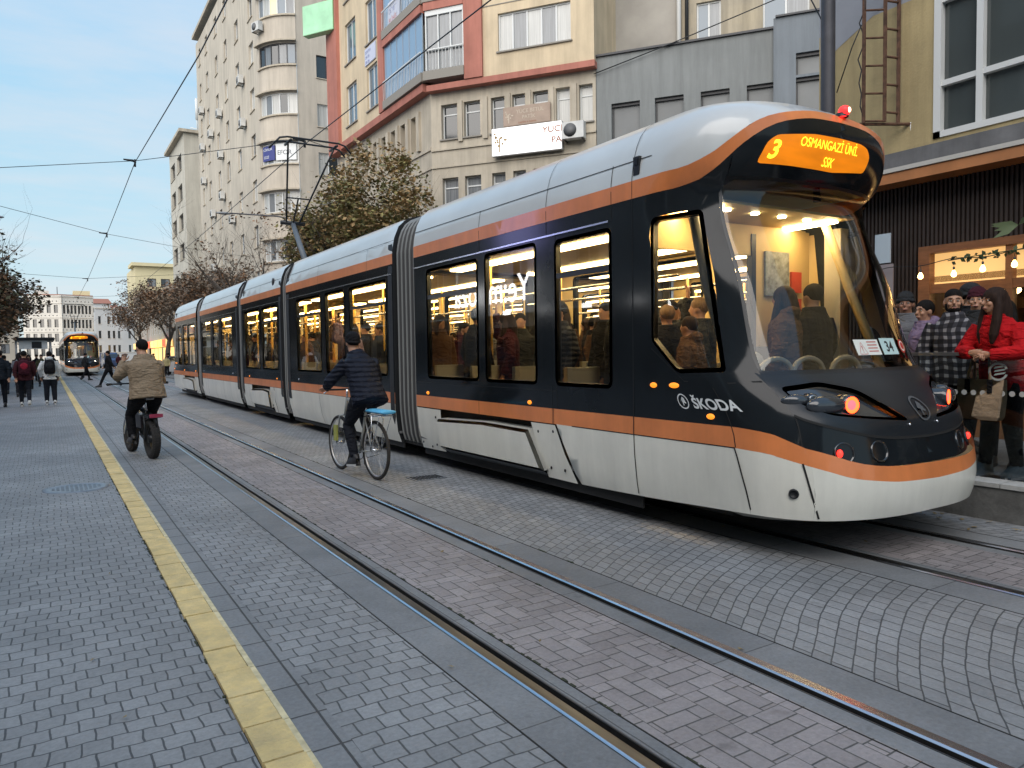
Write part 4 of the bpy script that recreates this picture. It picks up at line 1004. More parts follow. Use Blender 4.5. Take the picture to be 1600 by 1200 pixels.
# glazed balconies round the corner
BGL = mat('bluish balcony glazing', (.20, .30, .42), .06, spec=.9)
for k in range(3):
    zz = 11.9+k*2.93
    mb = MB(); fbox(mb, F1, 7.15, 10.9+.1, -.2, .45, zz, zz+.34, STD); fbox(mb, F2, -.1, 1.62, -.2, .45, zz, zz+.34, STD); fbox(mb, F1, 7.15, 10.95, -.2, .42, zz+2.62, zz+2.92, RED); fbox(mb, F2, -.05, 1.62, -.2, .42, zz+2.62, zz+2.92, RED)
    bal = mb.build('balcony', cbd)
    g = MB(); g.add([F1(7.2, .30, zz+.34), F1(10.95, .30, zz+.34), F1(10.95, .30, zz+2.62), F1(7.2, .30, zz+2.62)], [(0, 1, 2, 3)], BGL)
    g.add([F2(.02, .30, zz+.34), F2(1.6, .30, zz+.34), F2(1.6, .30, zz+2.62), F2(.02, .30, zz+2.62)], [(0, 1, 2, 3)], GL[3]); g.build('glazing', bal)
    f = MB()
    for i in range(4): fbox(f, F2, i*.52, i*.52+.05, .30, .36, zz+.34, zz+2.62, WFR)
    fbox(f, F2, 0, 1.6, .30, .37, zz+1.1, zz+1.17, WFR); fbox(f, F2, 0, 1.6, .30, .37, zz+2.42, zz+2.62, WFR)
    for i in range(7): fbox(f, F1, 7.2+i*.62, 7.22+i*.62, .30, .33, zz+.34, zz+2.62, mat('grey bead', (.3, .36, .42), .4))
    f.build('glazing_frame', bal)
    r = MB()
    for i in range(12): fbox(r, F2, .02+i*.142, .035+i*.142, .42, .435, zz+.36, zz+1.12, WFR)
    fbox(r, F2, 0, 1.6, .41, .445, zz+1.10, zz+1.14, WFR)
    for i in range(26): fbox(r, F1, 7.2+i*.15, 7.213+i*.15, .42, .432, zz+.36, zz+1.12, WFR)
    fbox(r, F1, 7.2, 10.95, .41, .445, zz+1.10, zz+1.14, WFR)
    r.build('railing', bal)
mb = MB(); slab(mb, [(0.3, 10.8), (0.3, .2), (4.2, -5.0), (10, -5), (10, 10.8)], 24, 24.3, STO); mb.build('roof', cbd)
mb = MB(); mb.box((0.02, 10.5, 0), (10, 10.88, 24), STO); mb.build('end_wall', cbd)
# signs on the corner building
def sign_box(name, label, F, a0, a1, o0, o1, z0, z1, m, sidem=None):
    mb = MB(); fbox(mb, F, a0, a1, o0, o1-.01, z0, z1, sidem or m); c = F((a0+a1)/2, 0, (z0+z1)/2)
    t = empty(name, (0, 0, 0), 0, label, 'sign'); b = mb.build('box', t)
    f = MB(); f.add([F(a0+.02, o1, z0+.02), F(a1-.02, o1, z0+.02), F(a1-.02, o1, z1-.02), F(a0+.02, o1, z1-.02)], [(0, 1, 2, 3)], m); f.build('face', t)
    return t
def ftext(parent, F, txt, a, z, size, m, o, align='LEFT', bold=0, name='lettering', xs=1.):
    vs, fs = text_mesh(txt, size, m, 0, 0, align, 1., bold); b = MB(); b.add([F(a+p[0]*xs, o, z+p[1]) for p in vs], fs, m); return b.build(name, parent)
G2 = Fac((13.0, 26.3), (.6, -.8)); G1 = Fac((13.0, 37.2), (0, -1))
BRN = mat('brown lettering', (.28, .09, .04), .6); LIT = emit('backlit white sign', (1., .98, .96), .95)
sg = sign_box('lit_sign', 'backlit white sign with a small tree emblem and brown letters below the brown sign', G2, 2.66, 5.40, .12, .30, 8.75, 9.77, LIT, mat('sign edge', (.5, .5, .5), .5))
ftext(sg, G2, 'Y\u00dcCE', 4.66, 9.40, .30, BRN, .306, bold=.006, xs=1.15); ftext(sg, G2, 'PA', 5.0, 9.02, .30, BRN, .306, bold=.006, xs=1.1)
ftext(sg, G2, 'KLIMA', 9.0, 3, .01, BRN, .0) if False else None
def tree_mark(parent, F, a, z, s, m, o):
    b = MB(); fbox(b, F, a-.03*s, a+.03*s, o, o+.004, z-.45*s, z+.2*s, m)
    random.seed(2)
    for k in range(13):
        t = random.uniform(0, 6.28); r = s*.34*math.sqrt(random.random()); ca, cz = a+r*math.cos(t), z+.18*s+r*math.sin(t)
        b.add([F(ca+.055*s*math.cos(q*math.pi/3), o+.002, cz+.055*s*math.sin(q*math.pi/3)) for q in range(6)], [(0, 1, 2, 3, 4, 5)], m)
    b.build('tree_mark', parent)
tree_mark(sg, G2, 2.98, 9.24, .8, mat('olive gold', (.35, .24, .10), .6), .306)
BS = mat('brown sign board', (.36, .27, .21), .7, var=.12, vs=3); CRL = mat('cream lettering', (.55, .47, .37), .6)
sg = sign_box('brown_sign', 'faded brown sign board with cream lettering above the white sign', G2, 3.10, 4.94, .12, .20, 9.82, 10.52, BS)
tree_mark(sg, G2, 3.32, 10.15, .5, CRL, .205)
ftext(sg, G2, 'Y\u00dcCE BET\u00dcL', 3.62, 10.25, .20, CRL, .206, xs=.95); ftext(sg, G2, 'PAT\u0130K', 3.85, 10.04, .18, CRL, .206); ftext(sg, G2, 'KAD\u0130FE & SARMA', 3.7, 9.88, .09, BRN, .206)
GRN = mat('pale green sign face', (.36, .66, .42), .5, var=.12, vs=1.5)
sg = sign_box('green_sign', 'large pale green box sign projecting at the far upper corner of the beige building', Fac((11.55, 37.55), (.95, -1.5)), 0, 1.9, -.3, .1, 17.45, 18.9, GRN, mat('green sign edge', (.33, .60, .33), .5))
sg = sign_box('white_banner', 'small white banner with blue print on the beige street side between two windows', Fac((12.72, 37.2), (0, -1)), st(32.3), st(31.0), .02, .05, 14.45, 15.2, mat('pale banner', (.52, .55, .66), .7))
for k in range(3): ftext(sg, Fac((12.72, 37.2), (0, -1)), 'DOKTOR' if k == 0 else 'OP. DR.', st(32.2), 14.95-.22*k, .17, mat('blue print', (.06, .08, .30), .6), .054, xs=.9)
sg = sign_box('balcony_banner', 'white banner with blue and red print behind the upper balcony glass of the beige building', Fac((12.66, 37.2), (0, -1)), st(29.4), st(28.2), .02, .05, 15.1, 16.1, mat('pale banner', (.52, .55, .66), .7))
ftext(sg, Fac((12.66, 37.2), (0, -1)), 'D\u0130YET', st(29.3), 15.6, .28, mat('blue print', (.06, .08, .30), .6), .054); ftext(sg, Fac((12.66, 37.2), (0, -1)), 'KL\u0130N\u0130K', st(29.3), 15.25, .24, REDP, .054)
ac_unit(G2, 5.85, 9.05, 'white air conditioner hung at the right end of the lit white sign')
# ---- grey building with blank recessed windows
GRY = mat('blue grey render', (.205, .215, .212), .85, streak=0.20, var=.10, vs=.5, bump=.12, bs=20)
GRY2 = mat('darker blue grey render', (.17, .19, .21), .85, streak=0.20, var=.08, vs=.5, bump=.12, bs=20)
GP = mat('recessed grey panel', (.20, .205, .205), .7, var=.08, vs=1)
gb = empty('grey_building', (17, 21, 0), 0, 'low blue grey building with blank recessed panels seen over the tram roof', 'building')
O_ = (17, 21); H = Sh(Fac((13.0, 26.3), (.6, -.8)), O_)
mb = MB(); WG = [(7.16, 8.18), (8.70, 9.69), (10.26, 11.21), (11.76, 12.68), (13.29, 14.3)]
GW = [(a, c, 8.5, 10.2) for a, c in WG]+[(a, c, 5.2, 7.2) for a, c in WG]
fwall(mb, H, 12.69, 0, 11.90, [g for g in GW if g[0] < 12.7], GRY, .22, a_start=6.62)
fwall(mb, lambda a, o, z: H(a, o+.12, z), 17, 0, 12.2, [g for g in GW if g[0] > 12.7]+[(13.29, 14.3, 10.28, 10.98)], GRY2, .22, a_start=12.69)
fbox(mb, H, 12.60, 12.69, 0, .12, 0, 12.2, GRY2); fbox(mb, H, 6.62, 12.6, -8, -.3, 11.86, 11.9, GRY); fbox(mb, H, 12.7, 17, -8, 0, 12.16, 12.2, GRY)
mb.build('wall', gb)
mb = MB(); fbox(mb, H, 6.6, 12.69, -.1, .08, 11.90, 11.97, DFR); fbox(mb, H, 12.66, 17, -.1, .20, 12.2, 12.26, DFR); mb.build('coping', gb)
for a, c, z0, z1 in GW+[(13.29, 14.3, 10.28, 10.98)]:
    o_ = .12 if a > 12.7 else 0
    Hh = lambda a_, o, z, o_=o_: H(a_, o+o_, z)
    mb = MB(); fbox(mb, Hh, a, c, -.23, -.19, z0, z1, GP); fbox(mb, Hh, a, c, -.19, -.10, z1-.10, z1, DFR); fbox(mb, Hh, a+.03, a+.06, -.19, -.16, z0, z1-.1, DFR); mb.build('window_recess', gb)
# pipes on the joint
cab_ = MB(); pts = [(934+0, 0)]; cab_.tube([G2(6.55, .1, 11.3), G2(9.4, .12, 11.95), G2(11.5, .1, 12.5), G2(14.5, .3, 13.2)], .018, BLKM, 6); tag(cab_.build('facade_cable'), 'black cable slung along the top edge of the grey building', 'cable')
# ---- raw beige block behind the grey building
RAW = mat('stained beige render', (.42, .36, .26), .9, streak=0.30, var=.22, vs=.7, bump=.2, bs=12, col2=(.30, .27, .22)); RAWG = mat('grey cement render', (.33, .31, .28), .9, var=.15, vs=.6)
rb_ = empty('rear_block', (20, 22, 0), 0, 'stained beige block with white windows rising behind the grey building', 'building')
O_ = (20, 22); K = Sh(Fac((13.0+.8*3.2, 26.3+.6*3.2), (.6, -.8)), O_)
mb = MB()
RW = [(9.75, 10.65, 12.4, 14.6), (12.15, 13.75, 13.0, 14.9), (14.9, 16.3, 13.0, 14.6), (9.75, 10.65, 16.2, 17.9), (12.15, 13.75, 16.2, 17.9)]
fwall(mb, K, 22, 8, 26, RW, RAW, .2, a_start=9.0); fwall(mb, K, 9.0, 8, 26, [], RAWG, .2, a_start=5.0)
fbox(mb, K, 5, 22, -6, -.4, 25.9, 26, RAW); mb.build('wall', rb_)
for a, c, z0, z1 in RW: win(rb_, K, a, c, z0, z1, 2, None, WFR, [GL[1], GL[3]], .15, .06, False)
mb = MB(); mb.tube([K(9.1, .1, 8), K(9.1, .1, 26)], .09, WFR, 10); mb.tube([K(9.4, .12, 8), K(9.4, .12, 26)], .07, BLKM, 10); mb.build('drain_pipe', rb_)
mb = MB()
for i in range(5):
    for j in range(3): fbox(mb, K, 8.6+i*.38+.02*(j % 2), 8.6+i*.38+.34, .02, .55, 12.0+j*.33, 12.0+j*.33+.30, mat('bare brick', (.30, .22, .16), .9, var=.25, vs=8))
mb.build('brick_chimney', rb_)
# ---- tall grey building with rounded bay
TAL = mat('pale grey mosaic render', (.53, .475, .39), .85, streak=0.22, var=.09, vs=.35, bump=.1, bs=15); TALC = mat('pale grey mosaic corner', (.50, .445, .37), .85, streak=0.18, var=.08, vs=.5)
tb = empty('tall_building', (13, 50, 0), 0, 'tall pale grey apartment block with a rounded corner bay and many windows', 'building')
O_ = (13, 50)
T1 = Sh(Fac((13.0, 76.4), (0, -1)), O_); T3 = Sh(Fac((14.3, 48.95), (1, 0)), O_); T2 = Sh(Arc((15.6, 51.7), 3.0, math.pi*1.0), O_)
mb = MB(); TW = []; YW = [(55.5, 54.2), (59.9, 58.7), (63.9, 62.8), (67.6, 66.5), (71.8, 70.7), (75, 74.1)]
for k in range(9):
    for i, (p, q) in enumerate(YW):
        z = 30.0-(k)*3.22-(0 if i % 2 == 0 else .0); TW.append((76.4-p, 76.4-q, z-1.55, z))
fwall(mb, T1, 76.4-52.0, 0, 30.9, TW, TAL, .25)
arcw = []
for k in range(9): arcw.append((.55, 3.55, 20.45-3.2*(k-3), 20.45-3.2*(k-3)+1.35))
al = 3.0*R(68)
fwall(mb, T2, al, 0, 31.5, arcw, TALC, .2, step=.35)
FW3 = [(1.5, 2.9, 20.0-3.2*(k-3)-.2, 20.0-3.2*(k-3)+1.3) for k in range(9)]
fwall(mb, T3, 8, 0, 31.5, FW3, TALC, .2, a_start=0.2)
mb.box((.02, .6, 0), (14, 26.2, .3), TAL); slab(mb, [(-.3, 26.6), (-.3, 1.5), (.8, -1.2), (9, -1.2), (9, 26.6)], 31.5, 31.8, STO)
for k in range(9):
    z = 20.45-3.2*(k-3); fbox(mb, T2, .4, 3.56, 0, .12, z-.12, z-.02, STO, 8); fbox(mb, T2, .3, 3.56, 0, .28, z+1.42, z+1.52, STO, 8)
mb.box((.01, 25.9, 0), (9, 26.4, 31), TAL)
mb.build('wall', tb)
random.seed(11)
for a, c, z0, z1 in TW: win(tb, T1, a, c, z0, z1, 2, None, WFR, [random.choice(GL), random.choice(GL)], .2, .06, True, sillm=STO)
for i, (a, c, z0, z1) in enumerate(arcw):
    dk_ = i == 3
    win(tb, T2, a, c, z0, z1, 5, None, DFR if dk_ else WFR, [GL[0], GL[3], GL[0], GL[3], GL[1]] if dk_ else ([GL[3], GL[2], GLIT, GL[1], GL[3]] if i == 2 else [GL[2], GL[3], GL[2], GL[0], GL[2]]), .12, .07, False, 8)
for i, (a, c, z0, z1) in enumerate(FW3): win(tb, T3, a, c, z0, z1, 2, None, DFR if i == 3 else WFR, [GL[0], GL[0]] if i == 3 else [GL[2], GL[0]], .15, .06, True, sillm=STO)
A1 = Fac((13.0, 76.4), (0, -1))
for i, (yy, z) in enumerate([(57, 18.2), (57.3, 21.4), (65.2, 17.8), (65.3, 21.2), (65.1, 14.4), (69.2, 13.6), (69.1, 20.5), (73, 17.2), (73.1, 23.6), (61.5, 11.9), (69.3, 8.9), (73.2, 20.3)]):
    ac_unit(A1, 76.4-yy, z, ['white air conditioner on the tall grey block,', 'air conditioner on the tall grey block,'][i % 2]+' '+['nearest the corner bay, lower', 'nearest the corner bay, upper', 'third column, middle height', 'third column, upper', 'third column, lower', 'fourth column, middle', 'fourth column, upper', 'far column, middle', 'far column, topmost', 'second column, low', 'fourth column, lowest', 'far column, upper'][i])
FT = Arc((15.6, 51.7), 3.0, math.pi)
ac_unit(FT, .9, 22.75, 'white air conditioner on the rounded bay under the uppermost visible bay window')
sg = empty('blue_banner', (0, 0, 0), 0, 'blue and white letting banner in a rounded bay window of the tall block', 'sign')
b = MB(); z = 20.45-9.6+3.25-.05
fbox(b, FT, .75, 1.9, -.05, .03, 14.45-.15, 15.25, mat('blue banner', (.05, .06, .22), .6), 4); b.build('banner', sg)
ftext(sg, FT, 'K\u0130RALIK', .82, 14.95, .24, WHT, .035); ftext(sg, FT, '0222', .9, 14.45, .26, WHT, .035); 
fbox(b := MB(), FT, 2.0, 3.4, -.05, .02, 14.25, 15.3, WHT, 4); b.build('white_panel', sg); ftext(sg, FT, 'EFOR', 2.1, 14.6, .42, mat('grey print', (.08, .09, .11), .6), .025)
# ---- narrow block beyond
NAR = mat('pale cream render', (.50, .47, .40), .85, streak=0.15, var=.08, vs=.4)
nb = empty('narrow_block', (13, 90, 0), 0, 'pale cream block just beyond the tall grey one, with an antenna on its roof', 'building')
O_ = (13, 90); N1 = Sh(Fac((12.6, 93.0), (0, -1)), O_); N2 = Sh(Fac((12.6, 82.5), (1, 0)), O_)
mb = MB(); NW = [(.9+4.6*i, 3.9+4.6*i, 21.0-3.1*k, 22.7-3.1*k) for k in range(7) for i in range(2)]
fwall(mb, N1, 10.5, 0, 24.3, NW, NAR, .4); fwall(mb, N2, 6, 0, 24.3, [], NAR)
slab(mb, [(-.9, 3.4), (-.9, -7.9), (5, -7.9), (5, 3.4)], 24.3, 24.6, STO); mb.build('wall', nb)
for a, c, z0, z1 in NW: win(nb, N1, a, c, z0, z1, 3, None, DFR, [GL[0], GL[3]], .3, .07, True, sillm=STO)
mb = MB(); mb.tube([(1.2, -6, 24.6), (1.2, -6, 27.6)], .07, WFR, 8); mb.tube([(1.2, -6, 26.2), (1.2, -6, 28.4)], .16, WFR, 8); mb.tube([(.5, -6, 25.3), (3.5, -6, 25.0)], .05, WFR, 6); mb.build('antenna', nb)
# ---- lower far row with lit shops
FARM = mat('dull beige render', (.36, .33, .28), .85, var=.1, vs=.3)
SHOPL = emit('lit shop front', (1., .62, .22), .9); SHOPR = emit('red lit sign', (1., .10, .04), 1.3); SHOPY = emit('yellow lit sign', (1., .75, .15), 1.3)
for j, (y0, y1, hh, x) in enumerate([(94.5, 107, 9.5, 12.6), (107.3, 122, 8.0, 12.8), (122.3, 140, 11.0, 12.6)]):
    t = empty('shop_house', (x, y0, 0), 0, ['nearest of the low beige shop houses with lit shop fronts under the trees', 'middle low shop house with a glowing yellow sign under the trees', 'farthest low shop house with lit ground floor at the street end'][j], 'building', 'shop houses at the far end')
    S = Sh(Fac((x, y1), (0, -1)), (x, y0)); mb = MB(); W = [(1+2.6*i, 2.4+2.6*i, 4.4+3*k, 6+3*k) for i in range(int((y1-y0-1)/2.6)) for k in range(int((hh-4)//3))]
    fwall(mb, S, y1-y0, 3.2, hh, W, FARM, .2); fbox(mb, S, 0, y1-y0, -.5, -.3, 0, 3.2, FARM); fbox(mb, S, 0, y1-y0, -8, 0.2, hh, hh+.3, STO); N_ = Sh(Fac((x, y0), (1, 0)), (x, y0)); fwall(mb, N_, 8, 0, hh, [], FARM)
    mb.build('wall', t)
    for a, c, z0, z1 in W: win(t, S, a, c, z0, z1, 2, None, WFR, [GL[0], GL[3]], .15, .08, False)
    for i in range(3):
        a = 1+i*(y1-y0-2)/3; b = MB(); fbox(b, S, a, a+3.2, -.28, -.2, .1, 2.5, SHOPL); b.build('shop_window', t)
        b = MB(); fbox(b, S, a, a+3.4, .02, .35, 2.6, 3.5, [SHOPY, SHOPR, SHOPL][(i+j) % 3]); b.build('shop_sign', t)
# ---- cream block and the white institutional buildings closing the street
CRM = mat('cream yellow render', (.62, .54, .33), .85, var=.06, vs=.3)
t = empty('cream_block', (10.3, 112, 0), 0, 'cream yellow block with a flat cornice rising behind the trees at the street end', 'building')
S = Sh(Fac((14.1, 152), (1, 0)), (10.3, 112)); mb = MB(); W = [(2+2.3*i, 3.5+2.3*i, 14.2-3.2*k, 15.8-3.2*k) for i in range(5) for k in range(5)]
fwall(mb, S, 16, 0, 18, W, CRM, .25); fbox(mb, S, -.6, 16, -6, .8, 18, 18.6, CRM); S2 = Sh(Fac((14.1, 168), (0, -1)), (10.3, 112)); fwall(mb, S2, 16, 0, 18, [], CRM); mb.build('wall', t)
for a, c, z0, z1 in W: win(t, S, a, c, z0, z1, 2, None, DFR, [GL[0], GL[3]], .2, .1, False)
WHB = mat('white stone facade', (.66, .62, .55), .8, streak=0.10, var=.05, vs=.3); WHB2 = mat('pale grey facade', (.56, .565, .56), .8, var=.05, vs=.3)
t = empty('white_office', (0, 142, 0), 0, 'white institutional building with rows of dark windows closing the street', 'building')
O_ = (0, 142); Sa = Sh(Fac((-3.2, 143.5), (5.4, -2.0)), O_); Sb = Sh(Fac((1.9, 141.6), (4.9, 1.6)), O_); mb = MB(); Wa = []; Wb = []
for k in range(4):
    for i in range(5): Wa.append((.35+1.06*i, .95+1.06*i, 8.7-2.35*k, 10.0-2.35*k))
    for i in range(8): Wb.append((.5+.56*i, .88+.56*i, 8.6-2.35*k, 10.0-2.35*k))
fwall(mb, Sa, 5.75, 0, 11.6, Wa, WHB, .3); fwall(mb, Sb, 5.15, 0, 11.6, Wb, WHB, .35)
for F_, L_ in ((Sa, 5.75), (Sb, 5.15)):
    fbox(mb, F_, 0, L_, 0, .12, 11.3, 11.6, WHB)
    for k in range(4): fbox(mb, F_, 0, L_, 0, .07, 10.25-2.35*k, 10.35-2.35*k, WHB)
    for k in range(4):
        for i in range(9): fbox(mb, F_, .3+i*.58, .45+i*.58, 0, .01, 10.55-2.35*k, 10.7-2.35*k, DFR)
slab(mb, [(-3.2, 1.5), (1.9, -.4), (6.8, 1.2), (6.8, 9), (-3.2, 9)], 11.6, 11.75, mat('red tile', (.30, .13, .09), .8)); mb.build('wall', t)
for F_, W_ in ((Sa, Wa), (Sb, Wb)):
    for a, c, z0, z1 in W_: win(t, F_, a, c, z0, z1, 1, None, DFR, [GL[0]], .25, .04, False)
mb = MB(); mb.box((-1.5, 4, 11.7), (.5, 7, 12.6), WHB); mb.tube([(1.7, 3, 11.7), (1.7, 3, 13.2)], .06, BLKM, 6); mb.box((4, 4, 11.7), (6.5, 7, 12.7), CRM); mb.build('roof_house', t)
t = empty('pale_office', (7, 142, 0), 0, 'pale grey four storey building right of the white one at the street end', 'building')
S = Sh(Fac((6.95, 143.0), (1, .25)), (7, 142)); mb = MB(); W = []
for k in range(3):
    for i, a in enumerate((.5, 1.9, 2.7, 3.5, 5.2, 6.1, 7.2)): W.append((a, a+.42, 7.0-2.45*k, 8.3-2.45*k))
fwall(mb, S, 9, 0, 9.6, W, WHB2, .25); fbox(mb, S, 0, 9, -1, .2, 9.6, 9.8, WHB); fbox(mb, S, 0, 9, 0, .1, 3.0-.9, 3.1-.9, WHB); mb.build('wall', t)
for a, c, z0, z1 in W: win(t, S, a, c, z0, z1, 1, None, DFR, [GL[0]], .2, .04, True, sillm=WHB)
b = MB(); fbox(b, S, 7.4, 9, .02, .1, 2.6, 6.4, emit('lit yellow facade panel', (.85, .80, .45), .55)); b.build('lit_panel', t)
t = empty('side_block', (-9, 150, 0), 0, 'dull beige block behind the dark trees at the far left', 'building')
S = Sh(Fac((-22, 150), (1, 0)), (-9, 150)); mb = MB(); W = [(1+2.4*i, 2.2+2.4*i, 2.2+3*k, 3.8+3*k) for i in range(7) for k in range(3)]
fwall(mb, S, 18, 0, 11, W, FARM, .2); fbox(mb, S, 0, 18, -8, .3, 11, 11.4, STO); mb.build('wall', t)
for a, c, z0, z1 in W: win(t, S, a, c, z0, z1, 2, None, DFR, [GL[0], GL[3]], .15, .06, False)
# hillside roofs behind
TILE = mat('red tile', (.30, .13, .09), .8); random.seed(4)
for k in range(9):
    x = 6+k*2.6+random.uniform(-.6, .6); yy = 190+random.uniform(0, 50); z = 12.5+random.uniform(0, 2.4)
    t = empty('hill_house', (x*1.25, yy, 0), 0, ['leftmost', 'second', 'third', 'fourth', 'fifth', 'sixth', 'seventh', 'eighth', 'rightmost'][k]+' white hillside house with a red tile roof beyond the pale office', 'house', 'houses on the hill at the street end')
    m_ = MB(); m_.box((-2.2, -2, 0), (2.2, 2, z), WHB2); m_.build('wall', t)
    m_ = MB(); m_.add([(-2.6, -2.4, z), (2.6, -2.4, z), (2.6, 2.4, z), (-2.6, 2.4, z), (-2.0, 0, z+1.2), (2.0, 0, z+1.2)], [(0, 1, 5, 4), (2, 3, 4, 5), (0, 4, 3), (1, 2, 5)], TILE); m_.build('roof', t)
    m_ = MB()
    for i in (-1.4, 0, 1.4): m_.box((i-.35, -2.03, z-2), (i+.35, -1.99, z-1), GL[0])
    m_.build('window', t)
# ---- opposite side of the street (left), seen in the tram's windows
OPB = mat('tan render', (.33, .28, .22), .85, var=.12, vs=.4); OPB2 = mat('grey brown render', (.22, .20, .18), .85, var=.12, vs=.4)
for j, (y0, y1, hh, m_) in enumerate([(-64, -38, 19, OPB2), (-37.7, -14.3, 17, OPB), (-14, 9, 16, OPB), (9.3, 21, 17, OPB2), (21.3, 38, 13, WHB2), (38.3, 62, 18, OPB), (62.3, 95, 15, OPB2)]):
    x = -12.0; t = empty('street_house', (x, y0, 0), 0, ['farthest back grey brown', 'back tan', 'tan', 'grey brown', 'pale grey', 'tall tan', 'far brown'][j]+' house across the street, reflected in the tram glass', 'building')
    S = Sh(Fac((x, y0), (0, 1)), (x, y0)); mb = MB(); L_ = y1-y0; W = [(1+2.8*i, 2.6+2.8*i, 4.6+3.1*k, 6.3+3.1*k) for i in range(int((L_-1)/2.8)) for k in range(int((hh-4.5)//3.1))]
    fwall(mb, S, L_, 3.4, hh, W, m_, .2); fbox(mb, S, 0, L_, -9, -.4, 0, 3.4, OPB2); fbox(mb, S, 0, L_, -9, .2, hh, hh+.3, STO); mb.build('wall', t)
    for a, c, z0, z1 in W: win(t, S, a, c, z0, z1, 2, None, WFR, None, .15, .08, False)
    for i in range(max(1, int(L_/7))):
        a = .6+i*7; b = MB(); fbox(b, S, a, min(L_-.4, a+5.6), -.38, -.3, .5, 2.7, GL[0]); b.build('shop_window', t)
t = empty('glowing_shop_sign', (-11.5, 25, 0), 0, 'white lit lettering on the opposite shops, mirrored in the tram windows', 'sign')
S = Sh(Fac((-11.6, 21.5), (0, 1)), (-11.5, 25)); WL = emit('white lit letters', (1., 1., 1.), 7)
ftext(t, S, 'Ye:m\u0131soza', 7.6, 3.9, 1.9, WL, .5, bold=.02)
b = MB(); fbox(b, S, 7.6, 10.6, .2, .4, 6.4, 10.5, emit('violet lit screen', (.45, .45, .95), 3)); b.build('screen', t)
for i in range(5): b = MB(); fbox(b, S, -3+i*3.3, -2.4+i*3.3, 0, .1, 3.3, 3.5, WL); b.build('spot', t)
# ---- yellow building with the cafe on the right
YBL = mat('ochre render', (.42, .33, .17), .85, streak=0.25, var=.12, vs=1.3, bump=.2, bs=30); YGB = mat('grey blue painted patch', (.27, .28, .31), .85, var=.08, vs=1.5)
CEM = mat('dark cement band', (.13, .13, .135), .85, streak=0.25, var=.16, vs=3, bump=.2, bs=20); RIB = mat('dark brown ribbed cladding', (.035, .024, .02), .6, var=.2, vs=4)
SOF = mat('soffit wood with painted orange light', (.42, .17, .06), .6, var=.12, vs=4)  # wood tone carries the orange light under the canopy in its colour
yb_ = empty('cafe_building', (10, 0, 0), 0, 'ochre building with a white framed window above a dark ribbed cafe front', 'building')
S = Sh(Fac((10.0, 7.06), (0, -1)), (10, 0)); sy = lambda y: 7.06-y
mb = MB(); fwall(mb, S, 14, 4.14, 6.12, [(sy(5.35), sy(2.2), 4.2, 6.12)], YBL, .16); fwall(mb, S, 14, 6.12, 11, [(sy(5.35), sy(2.2), 6.12, 7.2)], YBL, .16, a_start=1.9)
fwall(mb, lambda a, o, z: S(a, o, z), 1.9, 6.12, 11, [], YGB, .1)
mb.add([S(.02, .004, 5.72), S(1.02, .004, 6.20), S(1.02, .004, 6.4), S(.02, .004, 6.4)], [(0, 1, 2, 3)], YGB)
Se = Sh(Fac((22, 7.06), (-1, 0)), (10, 0)); mb.box((0.02, 7.02, .3), (12, 7.06, 11), YBL)
mb.build('wall', yb_)
mb = MB(); fbox(mb, S, -.01, 14, -.1, .02, 3.86, 4.14, CEM); mb.build('cement_band', yb_)
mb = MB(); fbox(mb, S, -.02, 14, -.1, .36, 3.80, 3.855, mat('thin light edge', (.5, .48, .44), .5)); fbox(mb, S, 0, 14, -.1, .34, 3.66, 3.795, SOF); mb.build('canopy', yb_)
# white window
mb = MB(); wy0, wy1 = sy(5.35), sy(2.2)
fbox(mb, S, wy0, wy0+.09, -.12, .02, 4.2, 7.2, WFR); fbox(mb, S, wy0, wy1, -.12, .02, 4.2, 4.28, WFR); fbox(mb, S, wy0, wy1, -.10, .0, 4.86, 4.93, WFR); fbox(mb, S, wy0, wy1, -.10, .0, 5.93, 6.0, WFR)
for y in (4.79, 3.9, 3.1): fbox(mb, S, sy(y)-.04, sy(y)+.04, -.09, .008, 4.28, 7.2, WFR)
ww = mb.build('window', yb_)
mb = MB(); mb.add([S(wy0, -.08, 4.2), S(wy1, -.08, 4.2), S(wy1, -.08, 7.2), S(wy0, -.08, 7.2)], [(0, 1, 2, 3)], mat('grey green pane', (.055, .065, .065), .05, spec=.9)); mb.build('pane', ww)
# ribbed cladding
mb = MB()
fbox(mb, S, 0, 14, -.3, -.06, 2.80, 3.66, RIB); fbox(mb, S, 0, sy(5.52), -.3, -.06, .3, 2.8, RIB)
a = 0.
while a < 4.6:
    fbox(mb, S, a, a+.028, -.06, -.02, 2.80 if a > sy(5.54) else .3, 3.66, RIB); a += .056
mb.build('ribbed_cladding', yb_)
WDM = mat('brown timber', (.20, .085, .035), .5, var=.2, vs=5, stretch=(1, 1, 6))
mb = MB(); fbox(mb, S, sy(5.52), 14, -.12, .03, 2.70, 2.80, WDM); fbox(mb, S, sy(5.52), sy(5.37), -.12, .03, .3, 2.70, WDM); fbox(mb, S, sy(5.37), 14, -.12, .0, 2.17, 2.29, WDM)
for y in (4.42, 3.4, 2.4): fbox(mb, S, sy(y)-.04, sy(y)+.04, -.12, .01, .3, 2.70, WDM)
fbox(mb, S, sy(5.37), 14, -.12, .0, .3, .75, WDM)
fr_ = mb.build('shop_front', yb_)
CAFE = emit('lit cream blind', (1., .60, .22), .55); mb = MB()
fbox(mb, S, sy(5.37), 14, -.14, -.10, 2.29, 2.70, CAFE); mb.build('lit_transom', fr_)
g = MB(); g.add([S(sy(5.37), -.06, .75), S(14, -.06, .75), S(14, -.06, 2.17), S(sy(5.37), -.06, 2.17)], [(0, 1, 2, 3)], glass('cafe glass', (.8, .8, .78))); g.build('pane', fr_)
